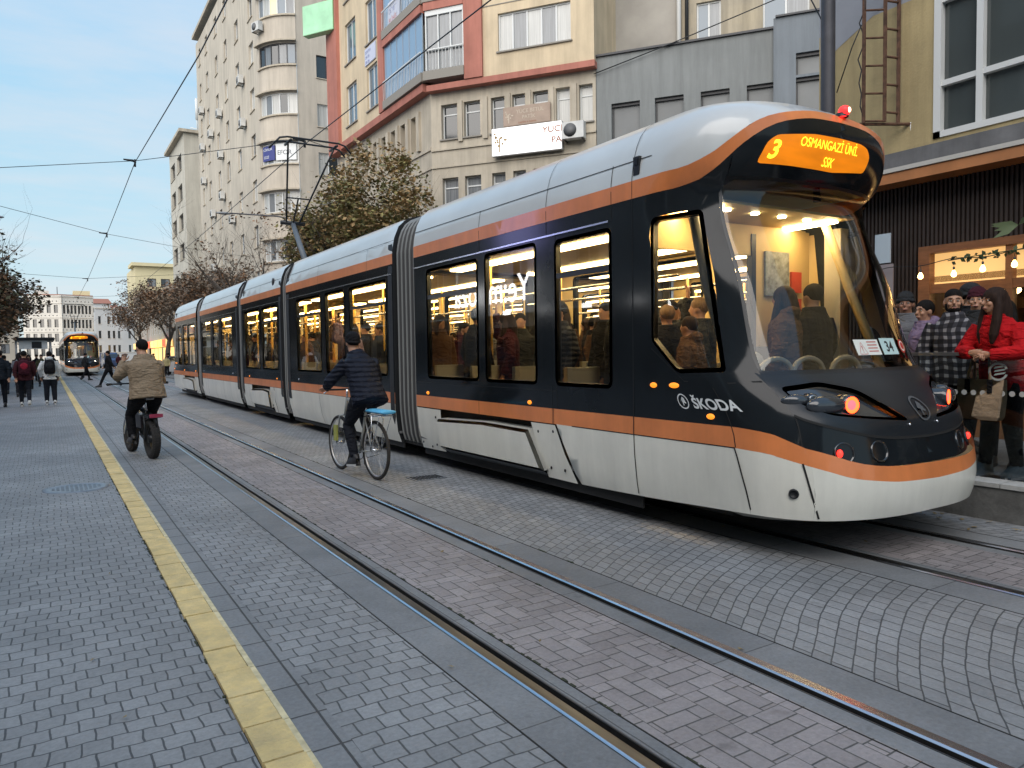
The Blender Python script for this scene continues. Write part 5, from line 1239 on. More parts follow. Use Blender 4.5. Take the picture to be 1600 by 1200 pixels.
# cafe room behind the glass
mb = MB(); DK = mat('cafe wall', (.16, .09, .05), .7); mb.box((3.0, -6, .3), (3.1, 5.4, 2.7), DK); mb.box((.1, 5.40, .3), (3.1, 5.5, 2.7), DK); mb.box((.1, -6, 2.32), (3.1, 5.4, 2.4), DK); mb.box((.1, -6, .2), (3.1, 5.4, .32), DK)
mb.build('cafe_room', yb_)
mb = MB(); random.seed(8)
for k in range(46):
    y = random.uniform(.5, 5.2); z = random.uniform(1.55, 2.25); mb.cbox((random.uniform(.9, 2.6), y, z), (.05, random.uniform(.04, .10), random.uniform(.08, .2)), random.choice([mat('red jar', (.5, .05, .02), .4), mat('glass jar', (.5, .45, .35), .2), mat('dark jar', (.08, .05, .03), .4)]))
mb.build('shelf_goods', yb_)
for y in (4.9, 3.9, 2.9):
    b = MB(); b.ell((1.2, y, 2.22), (.1, .1, .06), emit('cafe pendant', (1., .62, .25), 14), 12, 8); b.build('pendant_lamp', yb_)
mb = MB(); mb.ell((.25, 4.35, 1.55), (.05, .18, .16), mat('red sign', (.7, .05, .02), .5), 14, 8); mb.ell((.25, 5.0, 1.5), (.05, .10, .10), mat('red sign', (.7, .05, .02), .5), 14, 8); mb.build('red_decoration', yb_)
# bulbs on a garlanded string
BULB = emit('glowing bulb', (1., .55, .18), 9)
sl_ = MB(); pts = []
for i in range(25):
    y = 5.95-.14*i; pts.append((9.72, y, 2.52+.02*math.sin(i*1.1)+.02*i/4)); 
sl_.tube(pts, .006, BLKM, 5); tag(sl_.build('light_string'), 'thin black wire of the bulb string slung across the cafe front', 'string lights')
for i, (y, z) in enumerate([(5.35, 2.40), (4.93, 2.39), (4.59, 2.42), (4.24, 2.44)]):
    t = empty('light_bulb', (9.72, y, z), 0, ['glowing bulb at the left timber post of the cafe', 'second hanging glowing bulb from the left of the cafe front', 'third hanging glowing bulb from the left of the cafe front', 'glowing bulb nearest the right picture edge at the cafe'][i], 'light bulb', 'bulbs strung across the cafe front')
    b = MB(); b.lathe([(0, -.052), (.022, -.046), (.033, -.025), (.030, 0), (.014, .03), (.012, .04)], BULB, 14); b.build('globe', t)
    b = MB(); b.lathe([(.013, .035), (.013, .075), (.004, .08)], BLKM, 10); b.tube([(0, 0, .08), (0, 0, .12)], .003, BLKM, 5); b.build('socket', t)
LFG = mat('dark green leaf', (.035, .06, .02), .6, var=.4, vs=9); gl_ = MB(); random.seed(6)
for i in range(46):
    y = random.uniform(4.0, 4.95); y0 = y; z = 2.56+.03*(4.95-y)+random.uniform(-.05, .04); s = random.uniform(.02, .042); c = Vector((9.71+random.uniform(-.03, .03), y, z)); ax = Vector((random.uniform(-.4, .4), random.uniform(-1, 1), random.uniform(-1, 1))).normalized(); bx = ax.cross(Vector((1, .2, .1))).normalized()
    gl_.add([c-ax*s, c+bx*s*.6, c+ax*s, c-bx*s*.6], [(0, 1, 2, 3)], LFG)
gl_.tube([(9.71, 5.0, 2.55), (9.71, 4.6, 2.58), (9.71, 4.0, 2.60)], .006, LFG, 5)
tag(gl_.build('leaf_garland'), 'dark green leaf garland twisted along the bulb string over the cafe window', 'garland')
pl = MB(); random.seed(12)
for k in range(9):
    a = R(160+random.uniform(-50, 60)); e_ = random.uniform(-.4, .5); L_ = random.uniform(.16, .30); c = Vector((9.55, 4.13, 2.86)); d = Vector((0, -math.cos(a), math.sin(e_)))
    d = Vector((-.3, .8 if random.random() < .8 else -.6, random.uniform(-.5, .4))).normalized()
    s = d.cross(Vector((1, 0, .2))).normalized()*.035; pl.add([c, c+d*L_*.5+s, c+d*L_, c+d*L_*.5-s], [(0, 1, 2, 3)], mat('bright leaf', (.12, .16, .08), .6))
pl.tube([(9.55, 4.0, 2.86), (9.6, 3.6, 2.9), (9.98, 3.6, 2.95)], .012, LFG, 6)
tag(pl.build('leaf_sprig'), 'green leaf sprig poking in at the right edge above the cafe window', 'plant')
# rusty sign bracket on the ochre wall
RUST = mat('rusty steel', (.10, .05, .03), .85, var=.45, vs=12)
t = empty('sign_bracket', (9.9, 5.9, 4.5), 0, 'rusty ladder like bracket left on the ochre wall with loose cables', 'bracket')
b = MB()
def rb2(o, y): return (.1-o, y-5.9)
for o, y in ((.46, 6.05), (.28, 5.86), (.06, 5.80)): x_, y_ = rb2(o, y); b.box((x_-.018, y_-.018, .02), (x_+.018, y_+.018, 2.6), RUST)
b.build('upright', t)
b = MB()
for k in range(7):
    z = .05+k*.37; b = MB() if k else b; b.tube([rb2(.46, 6.05)+(z,), rb2(.28, 5.86)+(z-.02,)], .014, RUST, 6); b.tube([rb2(.28, 5.86)+(z+.1,), rb2(.06, 5.80)+(z+.1,)], .016, RUST, 6)
    b.build('rung', t)
b = MB(); b.tube([rb2(.48, 6.1)+(.02,), rb2(-.02, 5.66)+(-.02,)], .022, RUST, 6); b.build('bottom_bar', t)
b = MB(); random.seed(3); p = [Vector(rb2(.47, 6.08)+(2.5-i*.16+0,))+Vector((0, random.uniform(-.05, .05), 0)) for i in range(16)]; b.tube(p, .009, BLKM, 5); b.tube([Vector(rb2(.47, 6.08)+(1.35,)), Vector(rb2(.47, 6.22)+(1.1,)), Vector(rb2(.47, 6.45)+(.55,))], .008, BLKM, 5)
b.tube([rb2(.0, 5.66)+(0,), rb2(-.02, 5.66)+(-.3,), rb2(-.02, 5.74)+(-.55,)], .008, WFR, 5); b.build('loose_cable', t)
# small wall sign
t = empty('wall_sign', (9.8, 5.9, 2.6), 0, 'small pale blue sign plate sticking out from the dark cladding beside the tram', 'sign')
b = MB(); b.box((-.02, -.10, .02), (.0, .12, .42), mat('pale blue plate', (.42, .50, .56), .5)); b.build('plate', t); b = MB(); b.box((-.02, -.14, -.75), (.0, .10, .0), mat('pinkish grey plate', (.26, .23, .24), .5)); b.build('lower_plate', t); b = MB(); b.box((0, -.01, -.6), (.19, .01, -.58), BLKM); b.build('bracket', t)
# ------------------------------------------------------------------ trees
BARK = mat('grey brown bark', (.09, .075, .062), .9, var=.35, vs=9, bump=.5, bs=25)
LV = [mat('olive autumn leaf', (.22, .19, .065), .7, var=.3, vs=6), mat('brown autumn leaf', (.30, .19, .08), .7, var=.3, vs=6), mat('dark olive leaf', (.125, .125, .05), .7, var=.3, vs=6), mat('pale tan leaf', (.38, .27, .14), .7, var=.3, vs=6)]
LVB = [mat('dull brown leaf', (.22, .165, .115), .75, var=.3, vs=6), mat('dark brown leaf', (.15, .115, .085), .75, var=.3, vs=6), mat('rust leaf', (.20, .105, .05), .75, var=.3, vs=6)]
LVG = [mat('dark green brown leaf', (.085, .078, .035), .75, var=.3, vs=6), mat('deep brown leaf', (.085, .06, .04), .75, var=.3, vs=6), mat('rust leaf', (.15, .075, .03), .75, var=.3, vs=6)]
def tree(label, x, y, h, r, seed, leaves=4000, mats=LV, th=.35, lean=0., z0=0., ls=.09, group=None, tr=.14, twigs=1., cat='tree'):
    rnd = random.Random(seed); t = empty('street_tree', (x, y, z0), 0, label, cat, group)
    tb_ = MB(); tips = []; allp = []
    def br(p, d, L, rad, lv):
        n = 4; pts = [p]; rs = [rad]; q = p.copy(); dd = d.copy()
        for i in range(n):
            dd = (dd+Vector((rnd.uniform(-.22, .22), rnd.uniform(-.22, .22), rnd.uniform(-.06, .20)))).normalized(); q = q+dd*L/n; pts.append(q.copy()); rs.append(rad*(1-.55*(i+1)/n))
            if lv >= 2: allp.append((q.copy(), dd.copy()))
        tb_.tube(pts, rs, BARK, 7 if lv < 2 else 4, cap=False)
        if lv >= 4: tips.append(q); return
        k = [5, 4, 4, 3][lv] if lv else 6
        for i in range(k):
            f_ = rnd.uniform(.35, 1.) if lv else rnd.uniform(.75, 1.); j = min(n, max(1, int(round(f_*n)))); a = rnd.uniform(0, 6.28) if lv else 6.28*i/k+rnd.uniform(-.4, .4); sp = rnd.uniform(.5, 1.0)
            side = Vector((math.cos(a), math.sin(a), 0)); nd = (dd*(1-.35*sp)+side*sp+Vector((0, 0, .12))).normalized(); br(pts[j], nd, L*rnd.uniform(.55, .78) if lv else (h-th*h)*.50*rnd.uniform(.8, 1.1), rs[j]*.62, lv+1)
    br(Vector((0, 0, 0)), Vector((lean, 0, 1)).normalized(), th*h, tr, 0)
    tb_.build('trunk', t)
    if leaves:
        lb = MB(); cz = (th*h*.85+h)/2; rz = (h-th*h*.75)/2
        cl = [p for p, _ in allp]+tips; n = 0
        clumps = [(rnd.choice(cl), rnd.uniform(.25, .6)*r/2.4, rnd.choice(range(len(mats)))) for _ in range(max(40, leaves//45))]
        mi_ = {i: ([], []) for i in range(len(mats))}
        for c, cr_, mi0 in clumps:
            for _ in range(leaves//len(clumps)):
                o = Vector((rnd.gauss(0, 1), rnd.gauss(0, 1), rnd.gauss(0, .75)))*cr_*.6; p = c+o
                e_ = (p.x/r)**2+(p.y/r)**2+((p.z-cz)/rz)**2
                if e_ > 1.15: continue
                m_ = mi0 if rnd.random() < .7 else rnd.randrange(len(mats)); V, F_ = mi_[m_]
                a = Vector((rnd.uniform(-1, 1), rnd.uniform(-1, 1), rnd.uniform(-.6, .6))).normalized(); b = a.cross(Vector((rnd.uniform(-1, 1), rnd.uniform(-1, 1), 1))).normalized(); s = ls*rnd.uniform(.6, 1.3)
                k = len(V); V += [p-a*s, p+b*s*.62, p+a*s, p-b*s*.62]; F_.append((k, k+1, k+2, k+3))
        for i, (V, F_) in mi_.items():
            if V: lb.add(V, F_, mats[i])
        lb.build('crown', t)
    return t
tree('big autumn tree with olive and brown leaves standing behind the tram pantograph', 9.5, 25.2, 8.8, 2.7, 4, 30000, LV, .32, 0, .3, .08, tr=.15)
RG = 'brown trees along the right side of the street'
tree('bare grey tree with a few rusty leaves in front of the tall grey block', 10.2, 43.0, 11.0, 3.4, 12, 900, [LVB[2], LVB[0]], .3, 0, 0, .09, RG, .24)
tree('small rusty brown tree right beside the end of the tram roof', 10.3, 53, 8.4, 3.2, 13, 5200, LVB, .35, 0, 0, .10, RG)
tree('brown leaved tree left of the small rusty one above the tram end', 10.0, 64, 9.6, 3.6, 14, 7600, LVB, .35, 0, 0, .11, RG)
tree('brown tree with a thick dark trunk above the beige jacket rider', 9.6, 78, 10.2, 4.4, 15, 9000, LVB, .38, 0, 0, .12, RG, .32)
tree('slim brown tree with forked trunks nearest the white buildings', 9.3, 97, 10.4, 4.4, 16, 5200, LVB, .38, .12, 0, .13, RG, .24)
LG = 'dark trees along the left side of the street'
tree('nearest dark brown tree at the left picture edge', -4.2, 36, 6.8, 3.4, 22, 14000, LVG, .14, 0, 0, .10, LG, .2)
tree('second dark olive tree on the left, rising over the shelter', -4.0, 46, 7.3, 4.0, 23, 15000, LVG, .14, 0, 0, .11, LG, .2)
tree('bare topped tree behind the dark ones on the left', -4.0, 41, 10.0, 3.0, 24, 1500, LVG, .34, 0, 0, .1, LG, .26)
tree('farthest dark brown tree on the left above the shelter roof', -4.4, 58, 7.8, 4.2, 25, 10000, LVG, .14, 0, 0, .12, LG, .2)
# ------------------------------------------------------------------ wires, poles, lamps
def wire(name, pts, r, label, cat='overhead wire', sag=.0, group=None):
    b = MB(); P = []
    for (p, q) in zip(pts, pts[1:]):
        for i in range(9):
            t = i/8; v = Vector(p).lerp(Vector(q), t); v.z -= sag*4*t*(1-t); P.append(v)
    Q = [P[0]]+[b_ for a_, b_ in zip(P, P[1:]) if (a_-b_).length > 1e-4]
    b.tube(Q, r, BLKM, 5); o = b.build(name); return tag(o, label, cat, group)
wire('contact_wire', [(2.2, -4, 6.15), (2.2, 12.7, 6.24), (2.2, 22.6, 6.76), (2.2, 34.1, 6.44), (2.2, 51.4, 6.14), (2.2, 90, 6.2), (2.2, 140, 6.2)], .011, 'overhead contact wire above the near track running away to the oncoming tram')
wire('contact_wire', [(5.35, -4, 6.25), (5.35, 8.85, 6.33), (5.35, 17.45, 6.46), (5.35, 32.3, 6.25), (5.35, 60, 6.2), (5.35, 140, 6.2)], .011, 'overhead contact wire above the long tram, touched by its pantograph')
SP = 'span wires across the street'
wire('span_wire', [(-12, 22.6, 6.25), (-.84, 22.6, 6.26), (2.2, 22.6, 6.80), (5.35, 17.5, 6.55), (12.9, 30, 9.4)], .009, 'nearest span wire crossing the sky and passing the pantograph of the tram', group=SP)
wire('span_wire', [(-12, 28.5, 7.1), (-1.17, 30.0, 6.55), (2.2, 34.1, 6.44), (5.6, 40.5, 6.95), (12.9, 52, 8)], .009, 'second span wire crossing the sky, below the nearest one', group=SP)
wire('span_wire', [(-12, 51, 6.8), (2.2, 51.4, 6.2), (10, 51.5, 6.9)], .010, 'third span wire, low over the far street', group=SP)
wire('span_wire', [(-12, 66, 6.8), (2.2, 68, 6.2), (10, 70, 6.9)], .010, 'farthest thin span wire above the oncoming tram', group=SP)
for i, (x, y, z) in enumerate([(2.2, 22.6, 6.78), (2.2, 34.1, 6.44), (2.2, 51.4, 6.17), (2.2, 68, 6.2), (5.35, 17.6, 6.53)]):
    b = MB(); b.tube([(x-.28, y, z+.03), (x-.05, y, z+.02), (x+.03, y, z-.02)], [.02, .035, .02], BLKM, 6); b.tube([(x, y, z+.06), (x, y, z-.14)], .028, BLKM, 6)
    tag(b.build('wire_clamp'), 'black clamp joining wires '+['at the nearest crossing in the sky', 'at the second crossing in the sky', 'at the third crossing, low in the sky', 'at the farthest crossing over the oncoming tram', 'just left of the pantograph head'][i], 'wire clamp', 'clamps on the overhead wires')
DPM = mat('dark painted pole', (.055, .055, .065), .5, .2, var=.15, vs=6)
t = empty('catenary_pole', (8.75, 6.05, .3), 0, 'dark round overhead line pole rising behind the tram roof in front of the ochre wall', 'pole')
b = MB(); b.lathe([(.16, 0), (.16, .05), (.095, .06), (.09, 4), (.082, 9)], DPM, 18); b.build('shaft', t)
b = MB()
for z in (5.9, 6.15): b.lathe([(.10, z), (.105, z+.01), (.105, z+.05), (.10, z+.06)], BLKM, 18)
b.tube([(0, 0, 6.1), (-.2, .4, 6.12), (-3.4, 2.8, 6.3)], .012, BLKM, 5); b.tube([(0, -.1, 5.95), (.3, .3, 5.6), (.1, .6, 6.4)], .01, BLKM, 5); b.build('band', t)
for nm, lab, x, y, z, tx, dy in (('street_lamp', 'grey street lamp with a slim arm in front of the tall grey block', 11.2, 38.5, 8.6, -3.0, 1.5), ('street_lamp', 'street lamp head reaching in over the trees at the left edge', -5.2, 40, 7.6, 3.1, 0)):
    t = empty(nm, (x, y, 0), 0, lab, 'street lamp', 'street lamps'); b = MB(); b.lathe([(.11, 0), (.08, 1), (.05, z-.3)], DPM, 12); b.tube([(0, 0, z-.4), (0, 0, z-.2), (tx*.3, dy*.3, z), (tx, dy, z+.15)], .035, DPM, 7); b.build('pole', t)
    b = MB(); b.ell((tx*1.1, dy*1.1, z+.15), (.38, .14, .07), mat('lamp head grey', (.25, .26, .27), .4)); b.build('lamp_head', t)
# ------------------------------------------------------------------ shelter, car, van
t = empty('tram_shelter', (-.6, 56, 0), 0, 'dark roofed tram stop shelter with glass walls at the left under the trees', 'shelter')
b = MB(); b.box((-1.1, -3, 2.55), (.95, 5, 2.70), DFR); b.box((-1.2, -3.1, 2.62), (1.0, 5.1, 2.66), BLKM); b.build('roof', t)
for x, y in ((-1.0, -2.8), (.75, -2.8), (-1.0, 4.6), (.75, 4.6)): b = MB(); b.tube([(x, y, 0), (x, y, 2.56)], .06, mat('grey post', (.30, .30, .30), .5), 8); b.build('post', t)
b = MB(); b.box((-.85, -2.82, 2.0), (.6, -2.78, 2.5), mat('white panel', (.6, .62, .62), .5)); b.box((-.2, -2.84, 2.06), (.3, -2.825, 2.44), BLKM); b.build('sign_panel', t)
b = MB(); b.box((-1.02, -2.7, .3), (-1.0, 4.5, 2.3), glass('shelter glass', (.6, .65, .65))); b.build('glass_wall', t)
def car(name, label, x, y, rz, paint, cat, van=False):
    t = empty(name, (x, y, 0), rz, label, cat)
    H_ = [(-2.1, .45), (-2.1, .8), (-1.9, .95), (-1.0, 1.0), (-.35, 1.42), (.9, 1.45), (1.7, 1.0), (2.05, .92), (2.1, .5), (2.0, .28), (-2.0, .28)] if not van else [(-2.3, .45), (-2.25, 1.0), (-1.9, 1.25), (-1.2, 1.95), (2.3, 1.98), (2.35, .4), (2.2, .28), (-2.2, .28)]
    b = MB(); n = len(H_); V = []
    for s, ins in ((-1, .06), (-1, 0), (1, 0), (1, .06)):
        w_ = .86-ins
        for yy, z in H_: tap = .12*max(0, (z-.9)/.6) if z > .9 else 0; V.append((s*(w_-tap), yy, z))
    F_ = []
    for k in range(3):
        for i in range(n): F_.append((k*n+i, k*n+(i+1) % n, (k+1)*n+(i+1) % n, (k+1)*n+i))
    F_ += [tuple(range(n))[::-1], tuple(range(3*n, 4*n))]; b.add(V, F_, paint, False); b.build('body', t)
    b = MB()
    if van: b.add([(-.74, -1.89, 1.29), (.74, -1.89, 1.29), (.70, -1.24, 1.90), (-.70, -1.24, 1.90)], [(0, 1, 2, 3)], GL[0])
    else: b.add([(-.76, -1.02, 1.03), (.76, -1.02, 1.03), (.68, -.40, 1.40), (-.68, -.40, 1.40)], [(0, 1, 2, 3)], GL[0]); 
    for s in (-1, 1): b.add([(s*.80, -.75, 1.06), (s*.80, 1.45, 1.06), (s*.735, .85, 1.40), (s*.735, -.3, 1.38)] if not van else [(s*.82, -1.4, 1.3), (s*.82, .2, 1.3), (s*.77, .2, 1.8), (s*.77, -1.15, 1.8)], [(0, 1, 2, 3)], GL[0])
    b.build('windscreen', t)
    for xx in (-.78, .78):
        for yy in (-1.35, 1.35):
            b = MB(); M = Matrix.Translation((xx, yy, .31))@Matrix.Rotation(R(90), 4, 'Y'); b.lathe([(.2, -.1), (.30, -.1), (.31, 0), (.30, .1), (.2, .1)], BLACK, 18, M); b.lathe([(0, -.09), (.2, -.08), (.2, .08), (0, .09)], CHROME, 14, M); b.build('wheel', t)
        b = MB(); b.ell((xx*.75, -2.06, .72), (.16, .06, .09), mat('car lamp', (.6, .6, .6), .15)); b.build('headlight', t)
    b = MB(); b.box((-.45, -2.14, .42), (.45, -2.08, .60), BLACK); b.build('grille', t)
    return t
car('parked_car', 'white car standing beyond the rear end of the tram', 8.6, 59.5, R(8), mat('white car paint', (.62, .62, .63), .2, coat=.6), 'car')
car('delivery_van', 'dark blue van far down the street right of the oncoming tram', 6.4, 104, R(5), mat('dark blue car paint', (.04, .07, .16), .25, coat=.6), 'van', True)
# ------------------------------------------------------------------ people
def remesh(mb, vox, name, parent, mats, smooth=2):
    me = bpy.data.meshes.new(name+'_raw'); me.from_pydata(mb.v, [], mb.f); o = bpy.data.objects.new(name+'_raw', me); C.objects.link(o)
    m = o.modifiers.new('r', 'REMESH'); m.mode = 'VOXEL'; m.voxel_size = vox; m.use_smooth_shade = True
    s = o.modifiers.new('s', 'SMOOTH'); s.factor = .5; s.iterations = smooth
    dg = bpy.context.evaluated_depsgraph_get(); dg.update(); me2 = bpy.data.meshes.new_from_object(o.evaluated_get(dg)); me2.name = name
    bpy.data.objects.remove(o); bpy.data.meshes.remove(me)
    me2.materials.clear(); me2.materials.append(mats); me2.polygons.foreach_set('use_smooth', [True]*len(me2.polygons))
    ob = bpy.data.objects.new(name, me2); link(ob, parent); return ob
def loft(mb, rings, m, n=14):
    V = []; F_ = []
    for c, rx, ry, rt in rings:
        c = Vector(c); rt = Vector(rt).normalized()
        V.append((c, rx, ry, rt))
    P = []
    for i, (c, rx, ry, rt) in enumerate(V):
        a = V[max(0, i-1)][0]; b = V[min(len(V)-1, i+1)][0]; up = (b-a).normalized(); fw = up.cross(rt).normalized()
        for k in range(n):
            t = 2*math.pi*k/n; P.append(c+rt*rx*math.cos(t)+fw*ry*math.sin(t))
    for i in range(len(V)-1):
        for k in range(n): F_.append((i*n+k, i*n+(k+1) % n, (i+1)*n+(k+1) % n, (i+1)*n+k))
    F_ += [tuple(range(n))[::-1], tuple(range((len(V)-1)*n, len(V)*n))]
    mb.add(P, F_, m, True)
SKIN = mat('skin', (.42, .23, .15), .55, var=.08, vs=20); SKIND = mat('darker skin', (.28, .14, .09), .55, var=.08, vs=20)
HAIRB = mat('black hair', (.008, .007, .007), .8, spec=.15, var=.4, vs=60, stretch=(1, 1, .1)); HAIRN = mat('dark brown hair', (.022, .012, .009), .75, spec=.2, var=.4, vs=60, stretch=(1, 1, .1)); HAIRG = mat('light brown hair', (.16, .09, .04), .6, var=.3, vs=50)
CL = lambda n, c, r=.85, **k: mat(n, c, r, **({'var': .15, 'vs': 7, 'bump': .3, 'bs': 30, 'spec': .15, 'fold': .05} | k))
NAVY = CL('dark navy quilted', (.012, .015, .026), .6, quilt=5.5, fold=.035); BLKC = CL('black cloth', (.010, .010, .012)); JEAN = CL('dark trousers', (.014, .016, .022)); REDC = CL('bright red coat cloth', (.42, .010, .014), .95, var=.15)
TANJ = CL('tan jacket cloth', (.27, .205, .14), .8, fold=.05); WHJ = CL('white jacket cloth', (.62, .63, .62)); MARO = CL('maroon cloth', (.045, .010, .017)); LAV = CL('lavender cloth', (.25, .19, .30)); BRC = CL('brown coat cloth', (.09, .05, .03)); GRC = CL('grey cloth', (.13, .135, .15)); OLV = CL('olive cloth', (.07, .07, .04)); DKG = CL('charcoal cloth', (.025, .027, .03))
SHW = mat('white shoe', (.55, .55, .53), .6); SHB = mat('black shoe', (.015, .015, .016), .5); SHG = mat('grey running shoe', (.20, .23, .26), .7, var=.2, vs=40); SOLE = mat('pale sole', (.5, .5, .5), .7)
def plaid():
    m = bpy.data.materials.new('black grey white plaid'); m.use_nodes = True; t = m.node_tree; b = t.nodes['Principled BSDF']; b.inputs['Roughness'].default_value = .9
    tc = nn(t, 'ShaderNodeTexCoord'); sp = nn(t, 'ShaderNodeSeparateXYZ'); nq = nn(t, 'ShaderNodeTexNoise', i_Scale=4.0); t.links.new(tc.outputs['Object'], nq.inputs['Vector']); vq = nn(t, 'ShaderNodeVectorMath', operation='MULTIPLY_ADD'); vq.inputs[1].default_value = (.09, .09, .09); t.links.new(nq.outputs['Color'], vq.inputs[0]); t.links.new(tc.outputs['Object'], vq.inputs[2]); t.links.new(vq.outputs[0], sp.inputs[0])
    bq = nn(t, 'ShaderNodeBump', i_Strength=1., i_Distance=.05); t.links.new(nq.outputs[0], bq.inputs['Height']); t.links.new(bq.outputs[0], b.inputs['Normal'])
    def st_(o, k, th):
        a = nn(t, 'ShaderNodeMath', operation='MULTIPLY'); t.links.new(o, a.inputs[0]); a.inputs[1].default_value = k
        s = nn(t, 'ShaderNodeMath', operation='SINE'); t.links.new(a.outputs[0], s.inputs[0]); g = nn(t, 'ShaderNodeMapRange'); g.inputs[1].default_value = th-.15; g.inputs[2].default_value = th+.15; t.links.new(s.outputs[0], g.inputs[0]); return g.outputs[0]
    a = st_(sp.outputs[0], 84, .25); c = st_(sp.outputs[2], 84, .25); d = nn(t, 'ShaderNodeMath', operation='ADD'); t.links.new(a, d.inputs[0]); t.links.new(c, d.inputs[1])
    r = nn(t, 'ShaderNodeValToRGB'); r.color_ramp.elements[0].color = (.008, .008, .012, 1); r.color_ramp.elements[1].color = (.26, .26, .28, 1); x_ = r.color_ramp.elements.new(.5); x_.color = (.035, .035, .045, 1)
    h_ = nn(t, 'ShaderNodeMath', operation='MULTIPLY'); h_.inputs[1].default_value = .5; t.links.new(d.outputs[0], h_.inputs[0]); t.links.new(h_.outputs[0], r.inputs[0]); t.links.new(r.outputs[0], b.inputs['Base Color']); return m
PLAID = plaid()
def V3(*a): return Vector(a)
def person(label, pos, yaw, look, pose=None, h=1.72, vox=.016, group=None, z=0., fingers=False, face=False):
    """look: top, legs, shoes, hair (mat), hairstyle, hat, skin, coat length; pose: joint overrides in metres for h=1.72, x right, y forward, z up"""
    t = empty('person', (pos[0], pos[1], z), yaw, label, 'person', group, h/1.72)
    J = dict(pel=V3(0, 0, .93), neck=V3(0, .01, 1.45), head=V3(0, .035, 1.585), look=0.,
             shL=V3(-.165, 0, 1.365), shR=V3(.165, 0, 1.365), elL=V3(-.24, -.02, 1.13), elR=V3(.24, -.02, 1.13), haL=V3(-.23, .08, .88), haR=V3(.23, .08, .88),
             hiL=V3(-.09, 0, .92), hiR=V3(.09, 0, .92), knL=V3(-.10, .02, .50), knR=V3(.10, .02, .50), anL=V3(-.11, -.02, .09), anR=V3(.11, -.02, .09), toL=0., toR=0.)
    if pose: J.update({k: (Vector(v) if isinstance(v, tuple) else v) for k, v in pose.items()})
    sk = look.get('skin', SKIN); fat = look.get('fat', 1.0); rt = (J['shR']-J['shL']).normalized(); up = (J['neck']-J['pel']).normalized(); fw = up.cross(rt)
    # --- body: one continuous skin mesh
    b = MB(); P0, N0 = J['pel'], J['neck']
    tor = [(P0-up*.09, .10, .08), (P0, .150, .105), (P0.lerp(N0, .25), .135, .10), (P0.lerp(N0, .55), .155, .112), (P0.lerp(N0, .80), .165, .105), (P0.lerp(N0, .92), .12, .085), (N0+up*.0, .062, .062), (J['head']-Vector((0, 0, .06)), .055, .058)]
    loft(b, [(c, a*fat, d*fat, rt) for c, a, d in tor], sk)
    for s in 'LR':
        b.tube([J['sh'+s], J['sh'+s].lerp(J['el'+s], .5), J['el'+s], J['el'+s].lerp(J['ha'+s], .5), J['ha'+s]], [.052, .046, .040, .036, .026], sk, 10)
        b.tube([J['hi'+s], J['hi'+s].lerp(J['kn'+s], .5), J['kn'+s], J['kn'+s].lerp(J['an'+s], .35), J['an'+s]], [.085, .072, .054, .052, .036], sk, 10)
    hd = J['head']; ya = J['look']; Rz = Matrix.Rotation(ya, 3, 'Z'); tl = Matrix.Rotation(J.get('nod', 0.), 3, 'X'); HM = Rz@tl
    def hp(x, y, z_): return hd+HM@Vector((x, y, z_))
    H4 = HM.to_4x4()
    b.ell(hp(0, -.012, .02), (.074, .092, .098), sk, 18, 12, H4); b.ell(hp(0, .012, -.045), (.056, .068, .062), sk, 14, 10, H4); b.ell(hp(0, .040, -.082), (.034, .030, .024), sk, 12, 8, H4)
    if face:
        b.tube([hp(0, .078, .012), hp(0, .090, -.008), hp(0, .102, -.028)], [.008, .011, .015], sk, 8); b.ell(hp(0, .080, -.062), (.024, .012, .012), sk, 10, 6, H4); b.ell(hp(0, .072, .022), (.050, .016, .010), sk, 10, 6, H4)
        for s in (-1, 1): b.ell(hp(s*.076, -.005, -.012), (.012, .022, .032), sk, 10, 6, H4); b.ell(hp(s*.036, .060, -.025), (.022, .020, .020), sk, 8, 6, H4)
    else:
        b.tube([hp(0, .078, .010), hp(0, .096, -.026)], [.010, .014], sk, 6)
        for s in (-1, 1): b.ell(hp(s*.074, -.005, -.012), (.012, .022, .030), sk, 8, 6, H4)
    hb = MB()
    for s, sg in (('L', -1), ('R', 1)):
        ha = J['ha'+s]; d = (ha-J['el'+s]).normalized(); d = Vector(J.get('hd'+s, d)).normalized(); side = d.cross(Vector((0, 0, 1)) if abs(d.z) < .8 else Vector((0, 1, 0))).normalized(); pn = d.cross(side).normalized()
        side = Vector(J.get('hs'+s, side)).normalized(); pn = d.cross(side).normalized()
        b.tube([ha, ha+d*.04, ha+d*.085], [(.018, .030), (.016, .040), (.013, .036)] if True else 0, sk, 10)
        tgt = hb if fingers else b; fr_ = .0085 if fingers else .011
        L4 = [.066, .076, .070, .055]; cu = J.get('curl', .5)
        for i in range(4):
            o = (i-1.5)*.0185; p0 = ha+d*.075+side*o; L_ = L4[i]; c1 = cu; q1 = p0+(d*math.cos(c1*.5)+pn*math.sin(c1*.5))*L_*.42; q2 = q1+(d*math.cos(c1*1.3)+pn*math.sin(c1*1.3))*L_*.33; q3 = q2+(d*math.cos(c1*2)+pn*math.sin(c1*2))*L_*.27
            tgt.tube([p0, q1, q2, q3], [fr_, fr_*.95, fr_*.9, fr_*.7], sk, 7)
        th0 = ha+d*.025-side*.026*(1 if s == 'L' else 1); tgt.tube([th0, th0+(d*.7-side*.6+pn*.3)*.035, th0+(d*.95-side*.45+pn*.5)*.062], [fr_*1.25, fr_*1.15, fr_*.8], sk, 7)
    bo_ = remesh(b, min(vox, .008) if face else vox, 'body', t, sk)
